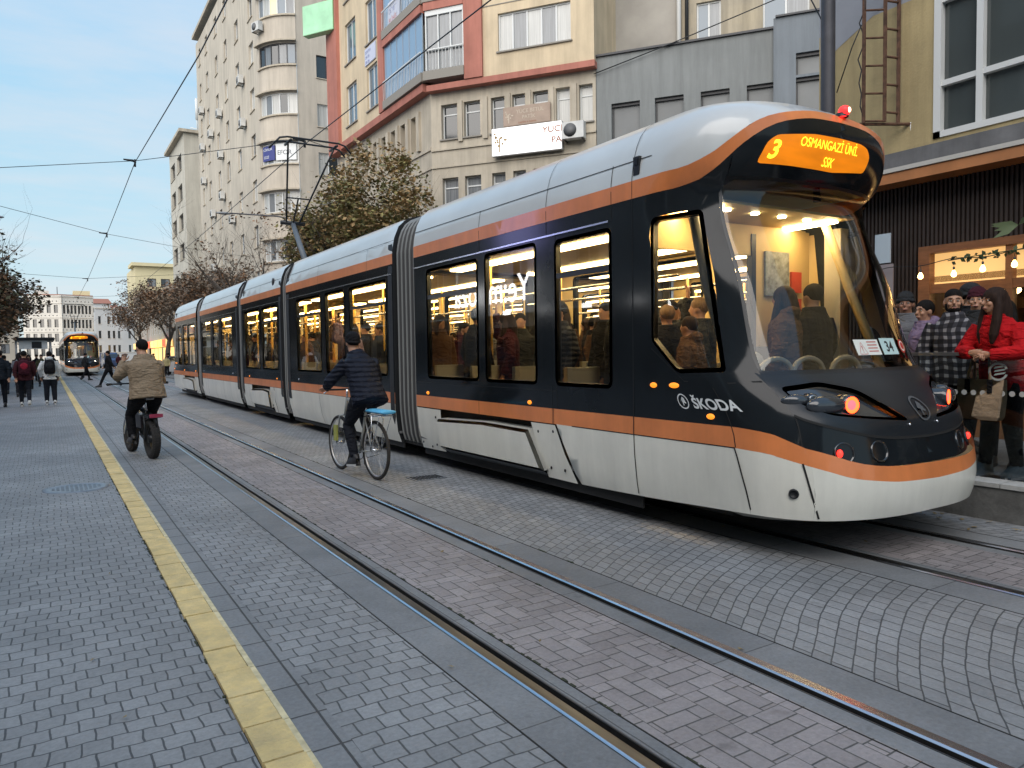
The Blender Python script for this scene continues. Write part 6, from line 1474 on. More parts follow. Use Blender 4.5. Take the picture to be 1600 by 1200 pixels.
    if fingers:
        bm = bmesh.new(); bm.from_mesh(bo_.data); me3 = bpy.data.meshes.new('f'); me3.from_pydata(hb.v, [], hb.f); bm.from_mesh(me3); bm.to_mesh(bo_.data); bm.free(); bpy.data.meshes.remove(me3)
        bo_.data.polygons.foreach_set('use_smooth', [True]*len(bo_.data.polygons))
    # --- clothes
    c = MB(); g = look.get('bulk', .022); top = look['top']; ln = look.get('coat', .10)
    r1 = [(P0-up*ln, .165+ln*.10, .125+ln*.06), (P0+up*.03, .165, .122), (P0.lerp(N0, .30), .150, .118), (P0.lerp(N0, .58), .160, .128), (P0.lerp(N0, .80), .158, .115), (P0.lerp(N0, .90), .118, .092), (N0-up*.0, .078, .080), (N0+up*.04, .066, .072)]
    loft(c, [(q, (a+g-.012)*fat, (d+g-.012)*fat, rt) for q, a, d in r1], top)
    for s in 'LR':
        a, e_, w_ = J['sh'+s], J['el'+s], J['ha'+s]; dd = (w_-e_).normalized()
        c.tube([a-(e_-a).normalized()*.01, a.lerp(e_, .3), a.lerp(e_, .75), e_, e_.lerp(w_, .4), w_-dd*.01], [.054+g*.5, .052+g*.6, .046+g*.6, .046+g*.6, .042+g*.5, .034+g*.4], top, 12)
    if look.get('hood'): c.ell(N0-fw*.07+up*.02, (.11, .075, .07), top, 12, 8)
    remesh(c, vox, look.get('topname', 'jacket'), t, top, 1)
    l = MB(); lg = look['legs']; wd = look.get('wide', 1.)
    loft(l, [(P0-up*.10, .10*fat, .095*fat, rt), (P0-up*.02, .165*fat, .125*fat, rt), (P0+up*.10, .15*fat, .115*fat, rt)], lg)
    for s in 'LR':
        a, k_, n_ = J['hi'+s], J['kn'+s], J['an'+s]
        l.tube([a, a.lerp(k_, .35), a.lerp(k_, .8), k_, k_.lerp(n_, .35), k_.lerp(n_, .8), n_+(k_-n_).normalized()*.02], [.105*fat*wd, .098*fat*wd, .075*wd, .070*wd, .066*wd, .056*wd, .052*wd], lg, 12)
    remesh(l, vox, 'trousers', t, lg, 1)
    for s in 'LR':
        n_ = J['an'+s]; pt_ = J['to'+s]; M = Matrix.Translation(n_)@Matrix.Rotation(J.get('ft'+s, 0.), 4, 'Z')@Matrix.Rotation(pt_, 4, 'X'); sh_ = MB()
        vs = []
        for yy, hw_, zt_ in ((-.085, .028, .0), (-.07, .038, .055), (0, .042, .06), (.06, .046, .02), (.13, .048, -.012), (.175, .040, -.03), (.20, .018, -.05)):
            for xx, zz in ((-hw_, -.085), (-hw_*1.02, -.05), (-hw_*.75, zt_), (hw_*.75, zt_), (hw_*1.02, -.05), (hw_, -.085)): vs.append(M@Vector((xx, yy, zz)))
        k = 7; fs = [(i*6+j, i*6+(j+1) % 6, (i+1)*6+(j+1) % 6, (i+1)*6+j) for i in range(k-1) for j in range(6)]+[tuple(range(6)), tuple(range((k-1)*6, k*6))]
        sh_.add(vs, fs, look['shoes'], True)
        if look.get('sole'):
            vs2 = [M@Vector((x_*1.05, y_, z_)) for y_, x_ in ((-.09, .03), (-.07, .04), (.06, .048), (.14, .05), (.205, .02)) for x_, z_ in ((-x_, -.09), (-x_, -.066), (x_, -.066), (x_, -.09))]
            sh_.add(vs2, [(i*4+j, i*4+(j+1) % 4, (i+1)*4+(j+1) % 4, (i+1)*4+j) for i in range(4) for j in range(4)], look['sole'])
        sh_.build('shoe', t)
    # --- hair / hat
    hs_ = look.get('style', 'short'); hm = look.get('hair', HAIRB); q = MB()
    if hs_ == 'short': q.ell(hp(0, -.022, .034), (.083, .098, .094), hm, 18, 12, H4)
    elif hs_ == 'long':
        q.ell(hp(0, -.022, .030), (.090, .104, .100), hm, 18, 12, H4)
        q.tube([hp(0, -.05, .02), hp(0, -.075, -.08), hp(0, -.08, -.20), hp(0, -.075, -.30)], [(.09, .07), (.105, .075), (.10, .06), (.07, .04)] if False else [.085, .088, .08, .05], hm, 12)
        for s in (-1, 1): q.tube([hp(s*.055, .0, .05), hp(s*.082, .01, -.05), hp(s*.088, .03, -.17), hp(s*.08, .05, -.30), hp(s*.07, .06, -.38)], [.03, .038, .042, .038, .015], hm, 10)
    elif hs_ == 'fade': q.ell(hp(0, -.018, .052), (.076, .092, .076), hm, 18, 12, H4)
    if hs_ != 'none': remesh(q, .007 if face else .012, 'hair', t, hm, 1)
    if look.get('hat'):
        q = MB(); q.ell(hp(0, -.018, .050), (.087, .104, .092), look['hat'], 18, 12, H4); q.tube([hp(.076*math.cos(a_), -.018+.093*math.sin(a_), .020+.020*math.sin(a_)) for a_ in [k_*math.pi/12 for k_ in range(24)]], .018, look['hat'], 8, closed=True); remesh(q, .008, 'beanie', t, look['hat'], 1)
    if look.get('scarfhood'):
        q = MB(); q.ell(hp(0, -.035, .012), (.108, .112, .125), look['scarfhood'], 16, 12, H4); q.ell(hp(0, -.02, -.12), (.115, .105, .07), look['scarfhood'], 16, 8, H4); remesh(q, .009, 'hood', t, look['scarfhood'], 1)
    if face:
        for s in (-1, 1):
            e1 = MB(); e1.ell(hp(s*.030, .0735, .006), (.0125, .007, .007), mat('eye white', (.5, .48, .46), .3), 10, 6, H4); e1.ell(hp(s*.030, .0785, .006), (.0058, .004, .0062), mat('dark iris', (.012, .008, .006), .2), 8, 6, H4); e1.build('eye', t)
            e1 = MB(); e1.tube([hp(s*.012, .083, .026), hp(s*.030, .083, .031), hp(s*.052, .070, .025)], [.0035, .0045, .002], hm, 6); e1.build('eyebrow', t)
        e1 = MB(); e1.tube([hp(-.022, .084, -.062), hp(0, .093, -.060), hp(.022, .084, -.062)], [.002, .0055, .002], mat('lips', (.26, .09, .08), .5), 8); e1.build('mouth', t)
        if look.get('beard'):
            q = MB(); q.ell(hp(0, .022, -.078), (.056, .062, .036), look['beard'], 14, 8, H4); q.ell(hp(0, .076, -.046), (.026, .014, .006), look['beard'], 10, 6, H4)
            for s in (-1, 1): q.ell(hp(s*.060, .012, -.045), (.012, .028, .042), look['beard'], 10, 6, H4)
            remesh(q, .006, 'beard', t, look['beard'], 1)
    return t, J
def backpack(label, pos, yaw, m, m2, s=1., z=0.):
    t = empty('backpack', (pos[0], pos[1], z), yaw, label, 'backpack'); b = MB()
    loft(b, [((0, -.20, .98), .13*s, .06, (1, 0, 0)), ((0, -.21, 1.05), .155*s, .085, (1, 0, 0)), ((0, -.20, 1.22), .15*s, .085, (1, 0, 0)), ((0, -.18, 1.38), .13*s, .06, (1, 0, 0)), ((0, -.17, 1.42), .07*s, .03, (1, 0, 0))], m, 16); b.build('pack', t)
    b = MB(); b.ell((0, -.285, 1.24 if m2 is not m else 1.12), (.10*s, .02, .10), m2, 14, 8); b.build('front_pocket', t)
    for x in (-.11, .11):
        b = MB(); b.tube([(x, -.14, 1.40), (x, .0, 1.475), (x*1.05, .13, 1.36), (x*1.15, .12, 1.18), (x*1.2, -.10, 1.03)], [(.012, .022)]*5, m, 8); b.build('strap', t)
    return t
WALK1 = dict(knL=(-.10, .16, .51), anL=(-.11, .22, .09), knR=(.09, -.04, .50), anR=(.10, -.30, .16), toR=.7, elL=(-.24, -.10, 1.14), haL=(-.22, -.12, .88), elR=(.24, .03, 1.13), haR=(.22, .18, .92))
WALK2 = dict(knR=(.10, .16, .51), anR=(.11, .22, .09), knL=(-.09, -.04, .50), anL=(-.10, -.30, .16), toL=.7, elR=(.24, -.10, 1.14), haR=(.22, -.12, .88), elL=(-.24, .03, 1.13), haL=(-.22, .18, .92))
# left pedestrians
person('person in a white hooded jacket and dark trousers walking away under a black backpack', (.03, 27.4), 0, dict(top=WHJ, legs=JEAN, shoes=SHW, hood=True, bulk=.04, wide=1.15, coat=.13), dict(elL=(-.27, -.02, 1.14), elR=(.27, -.02, 1.14)), 1.70)
backpack('black backpack on the back of the white hooded jacket', (.03, 27.4), 0, BLKC, DKG)
person('person in a maroon jacket mid stride, carrying a red and black backpack', (-.62, 26.8), 0, dict(top=CL('dark maroon cloth', (.05, .014, .018)), legs=JEAN, shoes=SHW, bulk=.035, coat=.13), WALK1, 1.72)
backpack('black backpack with a red upper pocket on the maroon jacket', (-.62, 26.8), 0, MARO, CL('bright red pocket', (.30, .02, .04)))
person('person all in dark clothes cut by the left picture edge', (-1.24, 26.9), R(5), dict(top=CL('dark navy cloth', (.014, .018, .024)), legs=JEAN, shoes=SHB, bulk=.035), WALK2, 1.74)
CG = 'walkers in the crowd by the shelter'
cl_ = [BLKC, MARO, DKG, NAVY, GRC, BRC, BLKC, DKG, OLV, MARO, NAVY]
desc = ['black', 'maroon', 'charcoal', 'navy', 'grey', 'brown', 'short black', 'dark grey', 'olive', 'wine red', 'dark blue']
where = ['behind the dark figure at the left edge', 'between the two backpack wearers', 'just left of the oncoming tram', 'under the shelter roof', 'behind the maroon jacket', 'near the left shelter post', 'beside the oncoming tram', 'far left below the trees', 'behind the white jacket', 'in front of the shelter', 'left of the shelter below the trees']
for i, (x, y) in enumerate([(-1.5, 36), (-.75, 40), (.25, 49), (-.6, 54), (-.9, 33), (-1.4, 48), (.1, 58), (-2.0, 47), (-.3, 45), (-1.15, 43), (-1.9, 41)]):
    person('distant walker in %s coat %s' % (desc[i], where[i]), (x, y), R([0, 180, 10, 170, 0, 190, 20, 0, 175, 5, 180][i]), dict(top=cl_[i], legs=[JEAN, BLKC, DKG][i % 3], shoes=SHB, bulk=.035, hair=[HAIRB, HAIRN][i % 2], style=['short', 'long'][i % 3 == 1]), [WALK1, WALK2, None][i % 3], 1.62+.02*(i % 6), .022, CG)
# walker crossing the track
person('man in a black jacket striding across the near track, seen from the side', (2.46, 40.4), R(75), dict(top=BLKC, legs=BLKC, shoes=SHB, bulk=.03, coat=.18), dict(knL=(-.09, .20, .52), anL=(-.10, .38, .10), knR=(.09, -.12, .50), anR=(.10, -.46, .17), toR=.8, elR=(.24, .10, 1.14), haR=(.22, .26, .95), elL=(-.24, -.14, 1.16), haL=(-.22, -.26, .94)), 1.78, .018)
person('dark figure hurrying across in front of the oncoming tram', (1.98, 53.5), R(-75), dict(top=DKG, legs=BLKC, shoes=SHB, bulk=.03), WALK1, 1.74, .02)
RGp = 'people standing at the right beyond the tram'
for i, (x, y, m_, l_) in enumerate([(8.1, 64, BLKC, 'person in black standing by the white car'), (8.5, 68, NAVY, 'person in navy standing under the brown trees'), (7.9, 72, BRC, 'person in a brown coat near the lit shops'), (9.0, 66, DKG, 'person in charcoal left of the white car'), (7.2, 58, mat('pale coat', (.35, .30, .15), .8), 'small person in a pale yellowish coat near the tram rear'), (6.6, 92, GRC, 'far person in grey near the blue van'), (7.4, 98, BLKC, 'far person in black near the blue van'), (5.4, 88, DKG, 'far person in charcoal right of the oncoming tram'), (6.0, 84, MARO, 'far person in maroon right of the oncoming tram')]):
    person(l_, (x, y), R(40*i), dict(top=m_, legs=BLKC, shoes=SHB, bulk=.035), [None, WALK2][i % 2], 1.5 if i == 4 else 1.70, .025, RGp)
# ------------------------------------------------------------------ bicycles
def wheel(parent, y, r, w_, spokes=24, fat=False, rimm=None):
    t = MB(); rimm = rimm or mat('bright alloy rim', (.55, .55, .56), .3, .9)
    t.tube([(0, y+r*.0+(r-w_/2)*math.cos(a), r+(r-w_/2)*math.sin(a)) for a in [k*2*math.pi/48 for k in range(48)]], w_/2, mat('tyre', (.025, .022, .02), .8, bump=.6, bs=90), 10, closed=True)
    if fat:
        for k in range(44):
            a = k*2*math.pi/44; M = Matrix.Translation((0, y, r))@Matrix.Rotation(a, 4, 'X'); 
            for x in (-.03, 0, .03): t.box((x-.011, -.010, r-.012-abs(x)*.12), (x+.011, .010, r+.003-abs(x)*.15), MC['tyre'], M)
    o = t.build('wheel', parent)
    rm = MB(); rr = r-w_*1.0
    rm.tube([(0, y+rr*math.cos(a), r+rr*math.sin(a)) for a in [k*2*math.pi/48 for k in range(48)]], (.012, w_*.32), rimm, 8, closed=True) if False else rm.tube([(0, y+rr*math.cos(a), r+rr*math.sin(a)) for a in [k*2*math.pi/48 for k in range(48)]], .011 if not fat else .02, rimm, 8, closed=True); rm.build('rim', o)
    sp = MB()
    for k in range(spokes):
        a = k*2*math.pi/spokes; s = .03 if k % 2 else -.03; sp.tube([(s, y+.02*math.cos(a+.5), r+.02*math.sin(a+.5)), (0, y+rr*math.cos(a), r+rr*math.sin(a))], .0014 if not fat else .006, rimm if not fat else BLKM, 4, cap=False)
    sp.tube([(-.05, y, r), (.05, y, r)], .022 if not fat else .06, BLKM if fat else CHROME, 10); sp.build('spokes', o)
    return o
def bicycle(label, pos, yaw, fat=False):
    t = empty('bicycle', (pos[0], pos[1], 0), yaw, label, 'bicycle'); W = MB()
    if not fat:
        r = .35; FRM = mat('white bicycle frame', (.34, .36, .36), .3); wheel(t, 0, r, .042, 28, False); wheel(t, 1.04, r, .042, 28, False)
        b = MB(); bb = (0, .44, .28); st_ = (0, .26, .78); hdl = (0, .80, .92); hdt = (0, .86, .70)
        for p, q, rr in ((bb, st_, .017), (st_, hdl, .016), (bb, hdt, .021), (hdl, hdt, .02)): b.tube([p, q], rr, FRM, 8)
        for s in (-1, 1): b.tube([(s*.055, 0, r), (s*.03, .42, .29)], .010, FRM, 6); b.tube([(s*.055, 0, r), (s*.02, .25, .74)], .008, FRM, 6); b.tube([(s*.05, 1.04, r), (s*.05, .92, .70), (0, .87, .72)], .013, FRM, 6)
        b.build('frame', t)
        b = MB(); b.tube([(0, .26, .78), (0, .24, .90)], .013, CHROME, 8); b.ell((0, .20, .93), (.085, .14, .035), BLACK, 14, 8); b.build('saddle', t)
        b = MB(); b.tube([(0, .80, .90), (0, .78, 1.04)], .014, CHROME, 8); b.tube([(-.30, .70, 1.05), (-.12, .82, 1.04), (.12, .82, 1.04), (.30, .70, 1.05)], .012, BLKM, 8); b.build('handlebar', t)
        for s in (-1, 1): b = MB(); b.tube([(s*.30, .70, 1.05), (s*.33, .60, 1.05)], .017, BLACK, 8); b.tube([(s*.25, .80, 1.03), (s*.32, .76, 1.0)], .006, CHROME, 6); b.build('grip', t)
        b = MB(); 
        for s in (-1, 1): b.tube([(s*.07, 0, r), (s*.075, -.06, .76)], .006, CHROME, 6); b.tube([(s*.07, .22, .74), (s*.075, -.30, .77)], .006, CHROME, 6); b.tube([(s*.07, 0, r), (s*.075, -.26, .76)], .005, CHROME, 6)
        for y in (-.28, -.12, .05): b.tube([(-.075, y, .77), (.075, y, .77)], .006, CHROME, 6)
        b.build('luggage_rack', t)
        b = MB(); BL = mat('light blue pad', (.10, .42, .70), .5); loft(b, [((0, -.36, .815), .085, .022, (1, 0, 0)), ((0, -.34, .815), .10, .026, (1, 0, 0)), ((0, .06, .815), .10, .026, (1, 0, 0)), ((0, .08, .815), .085, .022, (1, 0, 0))], BL, 16); b.build('rack_pad', t)
        b = MB(); b.tube([(0, .44+.085*math.cos(a), .28+.085*math.sin(a)) for a in [k*math.pi/12 for k in range(24)]], .004, BLKM, 6, closed=True); b.tube([(.055, .44, .28), (.065, .44+.02, .12)], .009, BLKM, 6); b.tube([(-.055, .44, .28), (-.065, .42, .13)], .009, BLKM, 6); b.tube([(-.11, .42, .13), (-.05, .42, .13)], .012, BLKM, 6); b.tube([(.05, .46, .44), (.11, .46, .44)], .012, BLKM, 6)
        b.tube([(.04, .44, .365), (.04, 0, .40)], .004, BLKM, 5); b.tube([(.04, .44, .195), (.04, 0, .30)], .004, BLKM, 5); b.build('crank', t)
        b = MB(); b.box((-.085, .96, .38), (-.06, 1.05, .58), mat('yellow green plate', (.36, .38, .10), .6)); b.build('side_plate', t)
        b = MB(); b.tube([(0, .62, .52), (0, .78, .72)], .034, BLKM, 10); b.build('bottle', t)
    else:
        r = .29; wheel(t, 0, r, .115, 7, True, BLKM); wheel(t, 1.13, r, .115, 7, True, BLKM)
        b = MB(); bb = (0, .45, .34)
        for p, q, rr in ((bb, (0, .30, .68), .026), ((0, .30, .66), (0, .85, .78), .036), (bb, (0, .88, .70), .045), ((0, .84, .95), (0, .90, .66), .03)): b.tube([p, q], rr, BLKM, 8)
        for s in (-1, 1): b.tube([(s*.09, 0, r), (s*.05, .42, .33)], .018, BLKM, 6); b.tube([(s*.09, 0, r), (s*.085, .05, .62), (s*.03, .30, .64)], .014, BLKM, 6); b.tube([(s*.09, 1.13, r), (s*.085, .95, .68)], .022, CHROME, 6)
        b.build('frame', t)
        b = MB(); b.tube([(0, .28, .66), (0, .24, .86)], .017, CHROME, 8); b.ell((0, .16, .895), (.105, .17, .045), BLACK, 16, 8); b.tube([(-.05, .03, .875), (.05, .03, .875)], .018, mat('saddle reflector', (.35, .35, .37), .3), 8); b.build('saddle', t)
        b = MB(); b.tube([(0, .84, .92), (0, .82, 1.06)], .018, BLKM, 8); b.tube([(-.38, .70, 1.08), (-.15, .80, 1.08), (.15, .80, 1.08), (.38, .70, 1.08)], .013, BLKM, 8); b.build('handlebar', t)
        for s in (-1, 1): b = MB(); b.tube([(s*.36, .71, 1.08), (s*.42, .62, 1.08)], .02, BLACK, 8); b.build('grip', t)
        b = MB(); b.box((-.085, -.16, .60), (.085, .22, .63), BLKM); b.box((-.075, -.20, .605), (.075, -.16, .66), BLKM); b.build('rear_rack', t)
        b = MB(); b.box((-.08, -.215, .61), (.10, -.20, .66), mat('pink red tail lamp', (.30, .03, .07), .3)); b.build('tail_lamp', t)
        b = MB(); P = [(.0, r_*math.cos(a), r+r_*math.sin(a)) for r_ in (r+.03,) for a in [R(20+8*k) for k in range(16)]]; b.tube(P, [(.006, .055)]*16, BLKM, 8); b.build('mudguard', t)
        b = MB(); b.tube([(.07, .45, .34), (.10, .47, .20)], .010, BLKM, 6); b.tube([(-.07, .45, .34), (-.10, .43, .21)], .010, BLKM, 6); b.tube([(-.18, .43, .21), (-.10, .43, .21)], .014, BLKM, 6); b.tube([(.10, .47, .20), (.18, .47, .20)], .014, BLKM, 6); b.box((-.05, .38, .42), (.05, .80, .62), mat('battery case', (.025, .02, .025), .4)); b.build('motor_unit', t)
    return t
# rider in navy, on the slim bicycle
bp = (3.22, 8.14); by = R(4)
bicycle('slim white framed bicycle with a light blue padded rear rack', bp, by)
rp = dict(pel=(0, .18, 1.00), neck=(-.03, .42, 1.46), head=(-.04, .50, 1.62), shL=(-.19, .36, 1.375), shR=(.15, .36, 1.375), elL=(-.34, .50, 1.16), elR=(.28, .52, 1.18), haL=(-.34, .62, 1.08), haR=(.32, .62, 1.08), hdL=(0, 1, 0), hdR=(0, 1, 0), curl=1.0,
          hiL=(-.09, .20, .97), hiR=(.09, .20, .97), knL=(-.12, .50, .62), anL=(-.10, .38, .22), knR=(.13, .60, .74), anR=(.11, .44, .50), toL=-.1, toR=-.1, look=-.1)
person('cyclist in a dark navy quilted jacket and black beanie, seen from behind', bp, by, dict(top=NAVY, legs=JEAN, shoes=SHB, sole=SOLE, bulk=.045, hat=BLKC, skin=SKIN, coat=.12, fat=1.08), rp, 1.72, .010, fingers=True)
bp = (1.24, 11.85); by = R(9)
bicycle('black fat tyre electric bicycle with a reddish tail lamp', bp, by, True)
rp = dict(pel=(0, .14, .97), neck=(-.02, .22, 1.47), head=(-.03, .27, 1.62), shL=(-.20, .19, 1.37), shR=(.18, .19, 1.37), elL=(-.33, .38, 1.19), elR=(.25, .42, 1.20), haL=(-.22, .50, 1.42), haR=(.36, .66, 1.10), hdL=(.2, .1, 1), hdR=(0, 1, 0), curl=.9,
          hiL=(-.10, .17, .94), hiR=(.10, .17, .94), knL=(-.17, .46, .62), anL=(-.16, .40, .28), knR=(.15, .50, .62), anR=(.15, .44, .28), look=.35)
person('heavy cyclist in a tan jacket raising a hand, on the fat tyre bicycle', bp, by, dict(top=TANJ, legs=BLKC, shoes=SHB, bulk=.05, coat=.10, fat=1.22, hair=HAIRB), rp, 1.72, .010, fingers=True)
# ------------------------------------------------------------------ people on the platform
PG = 'people waiting on the platform at the right'
t_, J_ = person('woman with long dark hair in a bright red coat leaning on the glass barrier', (7.20, 3.22), R(82), dict(top=REDC, legs=BLKC, shoes=SHG, sole=SOLE, bulk=.042, coat=.16, hair=HAIRN, style='long', topname='coat'),
    dict(pel=(0, 0, .94), neck=(0, .10, 1.44), head=(0, .15, 1.585), shL=(-.17, .07, 1.35), shR=(.17, .07, 1.35), elL=(-.27, .16, 1.13), elR=(.27, .16, 1.13), haL=(-.06, .30, 1.11), haR=(.07, .33, 1.13), hdL=(1, .1, .0), hdR=(-1, .0, -.15), curl=.9, knL=(-.10, .04, .5), anL=(-.13, -.02, .09), anR=(.12, .05, .09), look=R(-22)), 1.70, .009, PG, .30, True, True)
q = MB()   # coat collar
person('bearded young man in a black and grey plaid jacket, facing the camera', (7.46, 3.78), R(112), dict(top=PLAID, legs=BLKC, shoes=SHB, bulk=.034, coat=.14, hair=HAIRB, style='fade', beard=HAIRB), dict(look=R(10), elL=(-.26, .02, 1.14), haL=(-.20, .18, .98), elR=(.26, .0, 1.12), haR=(.22, .10, .86)), 1.74, .009, PG, .30, False, True)
person('person in a lavender coat with a loose hood and black hair, turned left', (7.58, 4.10), R(60), dict(top=LAV, legs=BLKC, shoes=SHB, bulk=.05, coat=.2, hair=HAIRB, style='short', hood=True, topname='coat'), dict(look=R(15)), 1.66, .010, PG, .30, False, True)
person('man in a dark beanie and grey scarf at the back left of the group', (8.0, 4.55), R(100), dict(top=GRC, legs=BLKC, shoes=SHB, bulk=.045, hat=DKG, skin=SKIND), dict(look=R(15)), 1.78, .010, PG, .30, False, True)
person('older man in a maroon beanie behind the plaid jacket', (8.10, 3.86), R(95), dict(top=DKG, legs=BLKC, shoes=SHB, bulk=.045, hat=MARO, skin=SKIN), dict(look=R(12)), 1.78, .010, PG, .30, False, True)
person('person at the very back whose dark knitted hat rises over the plaid jacket', (8.55, 4.18), R(190), dict(top=BLKC, legs=BLKC, shoes=SHB, bulk=.045, hat=DKG), None, 1.86, .012, PG, .30)
person('woman in a dark green coat between the maroon beanie and the red coat', (7.75, 3.45), R(100), dict(top=OLV, legs=BLKC, shoes=SHB, bulk=.045, hair=HAIRB, style='long', skin=SKIN), dict(look=R(-10)), 1.62, .010, PG, .30, False, True)
person('bareheaded man in a grey jacket between the dark beanie and the lavender coat', (8.35, 4.95), R(110), dict(top=GRC, legs=BLKC, shoes=SHB, bulk=.045, hair=HAIRN, style='short', skin=SKIND), dict(look=R(-15)), 1.74, .010, PG, .30, False, True)
person('person in black at the right picture edge behind the red coat', (8.2, 3.1), R(120), dict(top=BLKC, legs=BLKC, shoes=SHB, bulk=.045), None, 1.66, .012, PG, .30)
# handbag
t = empty('handbag', (6.99+.16, 3.30, .30), R(82), 'beige canvas handbag with dark strap ends hanging behind the glass barrier', 'handbag'); BAGM = CL('beige canvas', (.30, .23, .16), .8, fold=.012); 
b = MB(); vs = []
for z_, hx, hy_ in ((.52, .16, .045), (.55, .175, .055), (.72, .195, .05), (.88, .21, .02)):
    vs += [(-hx, -hy_+.12, z_), (hx, -hy_+.12, z_), (hx, hy_+.12, z_), (-hx, hy_+.12, z_)]
b.add(vs, [(i*4+j, i*4+(j+1) % 4, (i+1)*4+(j+1) % 4, (i+1)*4+j) for i in range(3) for j in range(4)]+[(0, 1, 2, 3)], BAGM); b.build('bag', t)
for yy in (.07, .16):
    b = MB(); b.tube([(-.10, yy, .80), (-.10, yy, .90), (-.06, .12, 1.14), (.06, .12, 1.14), (.10, yy, .90), (.10, yy, .80)], [(.004, .014)]*6, BAGM, 6); b.build('strap', t)
    for x in (-.10, .10): b = MB(); b.box((x-.02, yy-.012 if yy < .1 else yy, .76), (x+.02, yy if yy < .1 else yy+.012, .88), BLKC); b.build('strap_end', t)
# glass barrier with a row of pale dots and a round mark
t = empty('glass_barrier', (6.99, 1.0, .32), 0, 'clear glass barrier with pale dots and a round white mark on the platform edge', 'barrier')
BG = glass('barrier glass', (.86, .90, .89), 1.45)
for y0_, y1_ in ((-3.5, -1.5), (-1.45, .55), (.6, 2.6)):
    b = MB(); b.box((-.006, y0_+.9-.6, .02), (.006, y1_+.9-.65, 1.07), BG); b.build('pane', t)
b = MB(); b.box((-.03, -3.3, 1.07), (.03, 2.95, 1.10), mat('satin steel rail', (.30, .31, .32), .35, .8)); b.build('top_rail', t)
for y in (-3.2, -1.2, .85, 2.88): b = MB(); b.box((-.02, y-.02, -.02), (.02, y+.02, 1.08), DPM); b.build('post', t)
DOT = mat('frosted dot', (.40, .42, .42), .6); b = MB(); y = 2.75
while y > -2.5:
    b.add([(-.0085, y+.024*math.cos(k*math.pi/7), .74+.024*math.sin(k*math.pi/7)) for k in range(14)], [tuple(range(14))], DOT); y -= .078
b.build('dot_row', t)
b = MB(); cy, cz = 2.16, .93
def arcp(r0, r1, a0, a1, n=18):
    P = []
    for i in range(n+1):
        a = R(a0+(a1-a0)*i/n); P += [(-.0085, cy-r0*math.cos(a), cz+r0*math.sin(a)), (-.0085, cy-r1*math.cos(a), cz+r1*math.sin(a))]
    b.add(P, [(2*i, 2*i+1, 2*i+3, 2*i+2) for i in range(n)], DOT)
arcp(.062, .080, 20, 340)
for k in range(3): b.add([(-.0085, cy+.035-.0*k, cz-.035+.030*k), (-.0085, cy-.05, cz-.018+.030*k), (-.0085, cy-.062, cz-.002+.030*k), (-.0085, cy+.025, cz-.018+.030*k)], [(0, 1, 2, 3)], DOT)
b.build('round_mark', t)
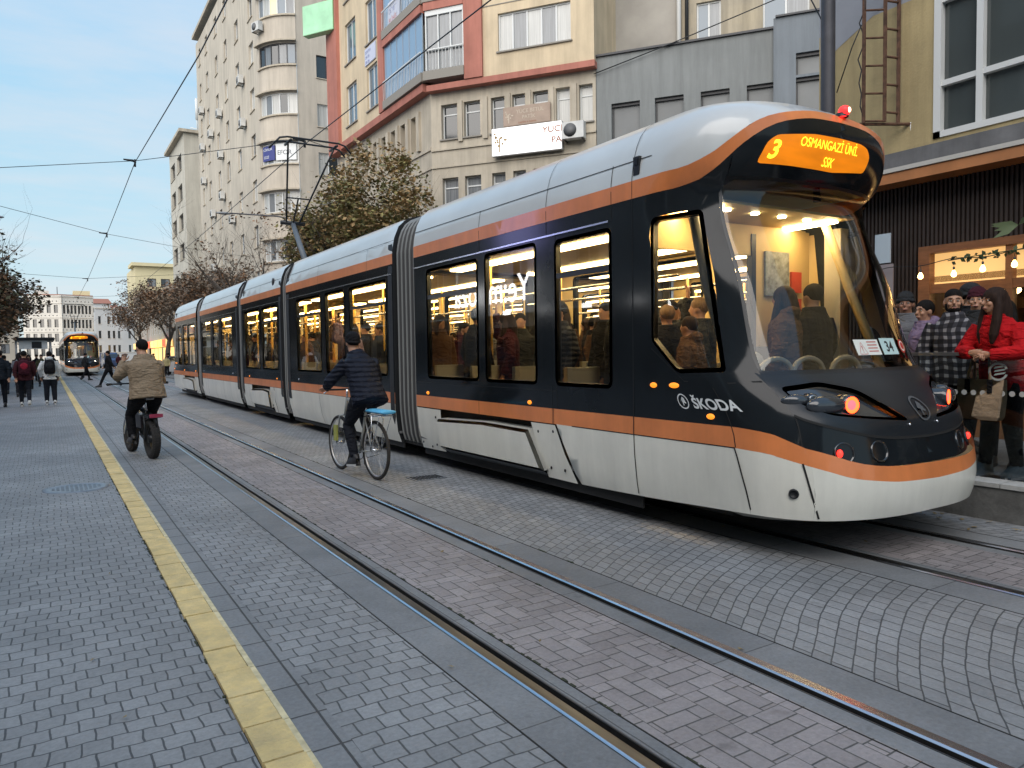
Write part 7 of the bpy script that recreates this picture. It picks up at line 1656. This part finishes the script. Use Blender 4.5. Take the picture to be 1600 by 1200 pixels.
# ------------------------------------------------------------------ passengers in the tram
TG = 'passengers standing inside the tram'
pz = [(4.95, 4.80, 20, BRC, HAIRN, 'short', 'passenger in a brown coat at the cab side window, head lowest'), (5.15, 5.30, -20, BLKC, HAIRG, 'short', 'passenger with light brown hair and dark coat behind the brown coat'), (5.35, 5.05, 40, DKG, HAIRG, 'short', 'fair haired passenger deepest in the cab side window'),
      (5.78, 4.42, 20, BRC, HAIRN, 'long', 'long haired passenger seen through the windscreen'), (6.12, 4.36, 0, BLKC, HAIRB, 'short', 'passenger in black right of the long haired one'), (4.75, 5.55, 80, BLKC, HAIRB, 'short', 'passenger in black at the first narrow side window'), (5.2, 6.1, 200, DKG, HAIRB, 'short', 'passenger in charcoal behind the first narrow side window'),
      (4.75, 6.55, 90, NAVY, HAIRB, 'short', 'passenger in navy at the second side window'), (5.1, 7.0, 10, BRC, HAIRN, 'long', 'passenger with long hair in the second side window'), (5.7, 6.6, 270, GRC, HAIRB, 'short', 'passenger in grey deep in the second side window'), (4.8, 7.7, 60, MARO, HAIRN, 'long', 'passenger in maroon at the third side window'), (5.3, 8.2, 150, DKG, HAIRB, 'short', 'passenger in charcoal in the third side window'), (5.8, 7.9, 10, BLKC, HAIRG, 'short', 'passenger in black deep in the third side window'),
      (4.9, 10.3, 95, BLKC, HAIRB, 'short', 'passenger in black just behind the bellows'), (5.2, 10.9, 20, BRC, HAIRN, 'long', 'passenger in a brown coat above the navy cyclist'), (5.7, 10.5, 200, MARO, HAIRB, 'short', 'passenger in maroon above the navy cyclist'), (4.85, 11.9, 80, DKG, HAIRB, 'short', 'passenger at the middle window of the second car'), (5.6, 12.3, 0, GRC, HAIRN, 'long', 'passenger in grey in the middle window of the second car'),
      (4.9, 13.4, 100, LAV, HAIRN, 'long', 'passenger in lavender in the rear window of the second car'), (5.4, 14.0, 60, BLKC, HAIRB, 'short', 'passenger in black in the rear window of the second car'), (4.95, 16.5, 90, BRC, HAIRB, 'short', 'passenger in brown in the third car'), (5.5, 17.4, 20, DKG, HAIRN, 'long', 'passenger in charcoal in the third car'), (4.9, 18.4, 70, NAVY, HAIRB, 'short', 'passenger in navy in the third car'),
      (4.9, 21.0, 90, BLKC, HAIRB, 'short', 'passenger in black in the fourth car'), (5.3, 22.6, 90, GRC, HAIRN, 'long', 'passenger in grey in the fourth car'), (4.9, 24.2, 80, BRC, HAIRB, 'short', 'passenger in brown in the fourth car'), (5.0, 27.0, 90, DKG, HAIRB, 'short', 'passenger in charcoal in the last car')]
for i, (x, y, yw, m_, hm, st_, lb_) in enumerate(pz):
    person(lb_, (x, y), R(yw), dict(top=m_, legs=BLKC, shoes=SHB, bulk=.045, hair=hm, style=st_, hat=(DKG if i in (7, 21) else None), hood=(i % 3 == 0)), [None, dict(elR=(.30, .12, 1.40), haR=(.24, .15, 1.72), hdR=(0, 0, 1))][i % 4 == 2], [1.42, 1.56, 1.62][i] if i < 3 else 1.60+.03*(i % 5), .018, TG, .375)

random.seed(17)
WN = ['behind the bellows window', 'second car, front window', 'second car, middle window', 'second car, rear window', 'first car, nearest the bellows', 'first car, middle side window', 'first car, narrow side window', 'third car, front window', 'third car, rear window', 'fourth car, front window', 'fourth car, rear window', 'first car, deep by the far windows', 'second car, deep by the far windows', 'second car, against the rear wall', 'first car, beside the yellow pole', 'fourth car, middle window', 'third car, by the end wall', 'first car, at the far side window']
src = [o for o in C.objects if o.get('group') == TG and o.parent is None]
for i, (x, y) in enumerate([(5.0, 9.98), (4.7, 10.7), (5.35, 11.5), (4.7, 13.0), (4.72, 8.35), (5.2, 7.4), (5.45, 5.6), (5.2, 16.9), (4.8, 17.9), (5.3, 20.9), (5.2, 25.0), (5.95, 7.2), (5.9, 12.7), (5.2, 14.6), (5.9, 8.6), (5.2, 23.3), (5.6, 18.9), (6.0, 5.9)]):
    o = copy_tree(src[(i*5+3) % len(src)]); o.location = (x, y, .375); o.rotation_euler.z = random.uniform(0, 6.28); o['label'] = 'dark standing passenger, '+WN[i]
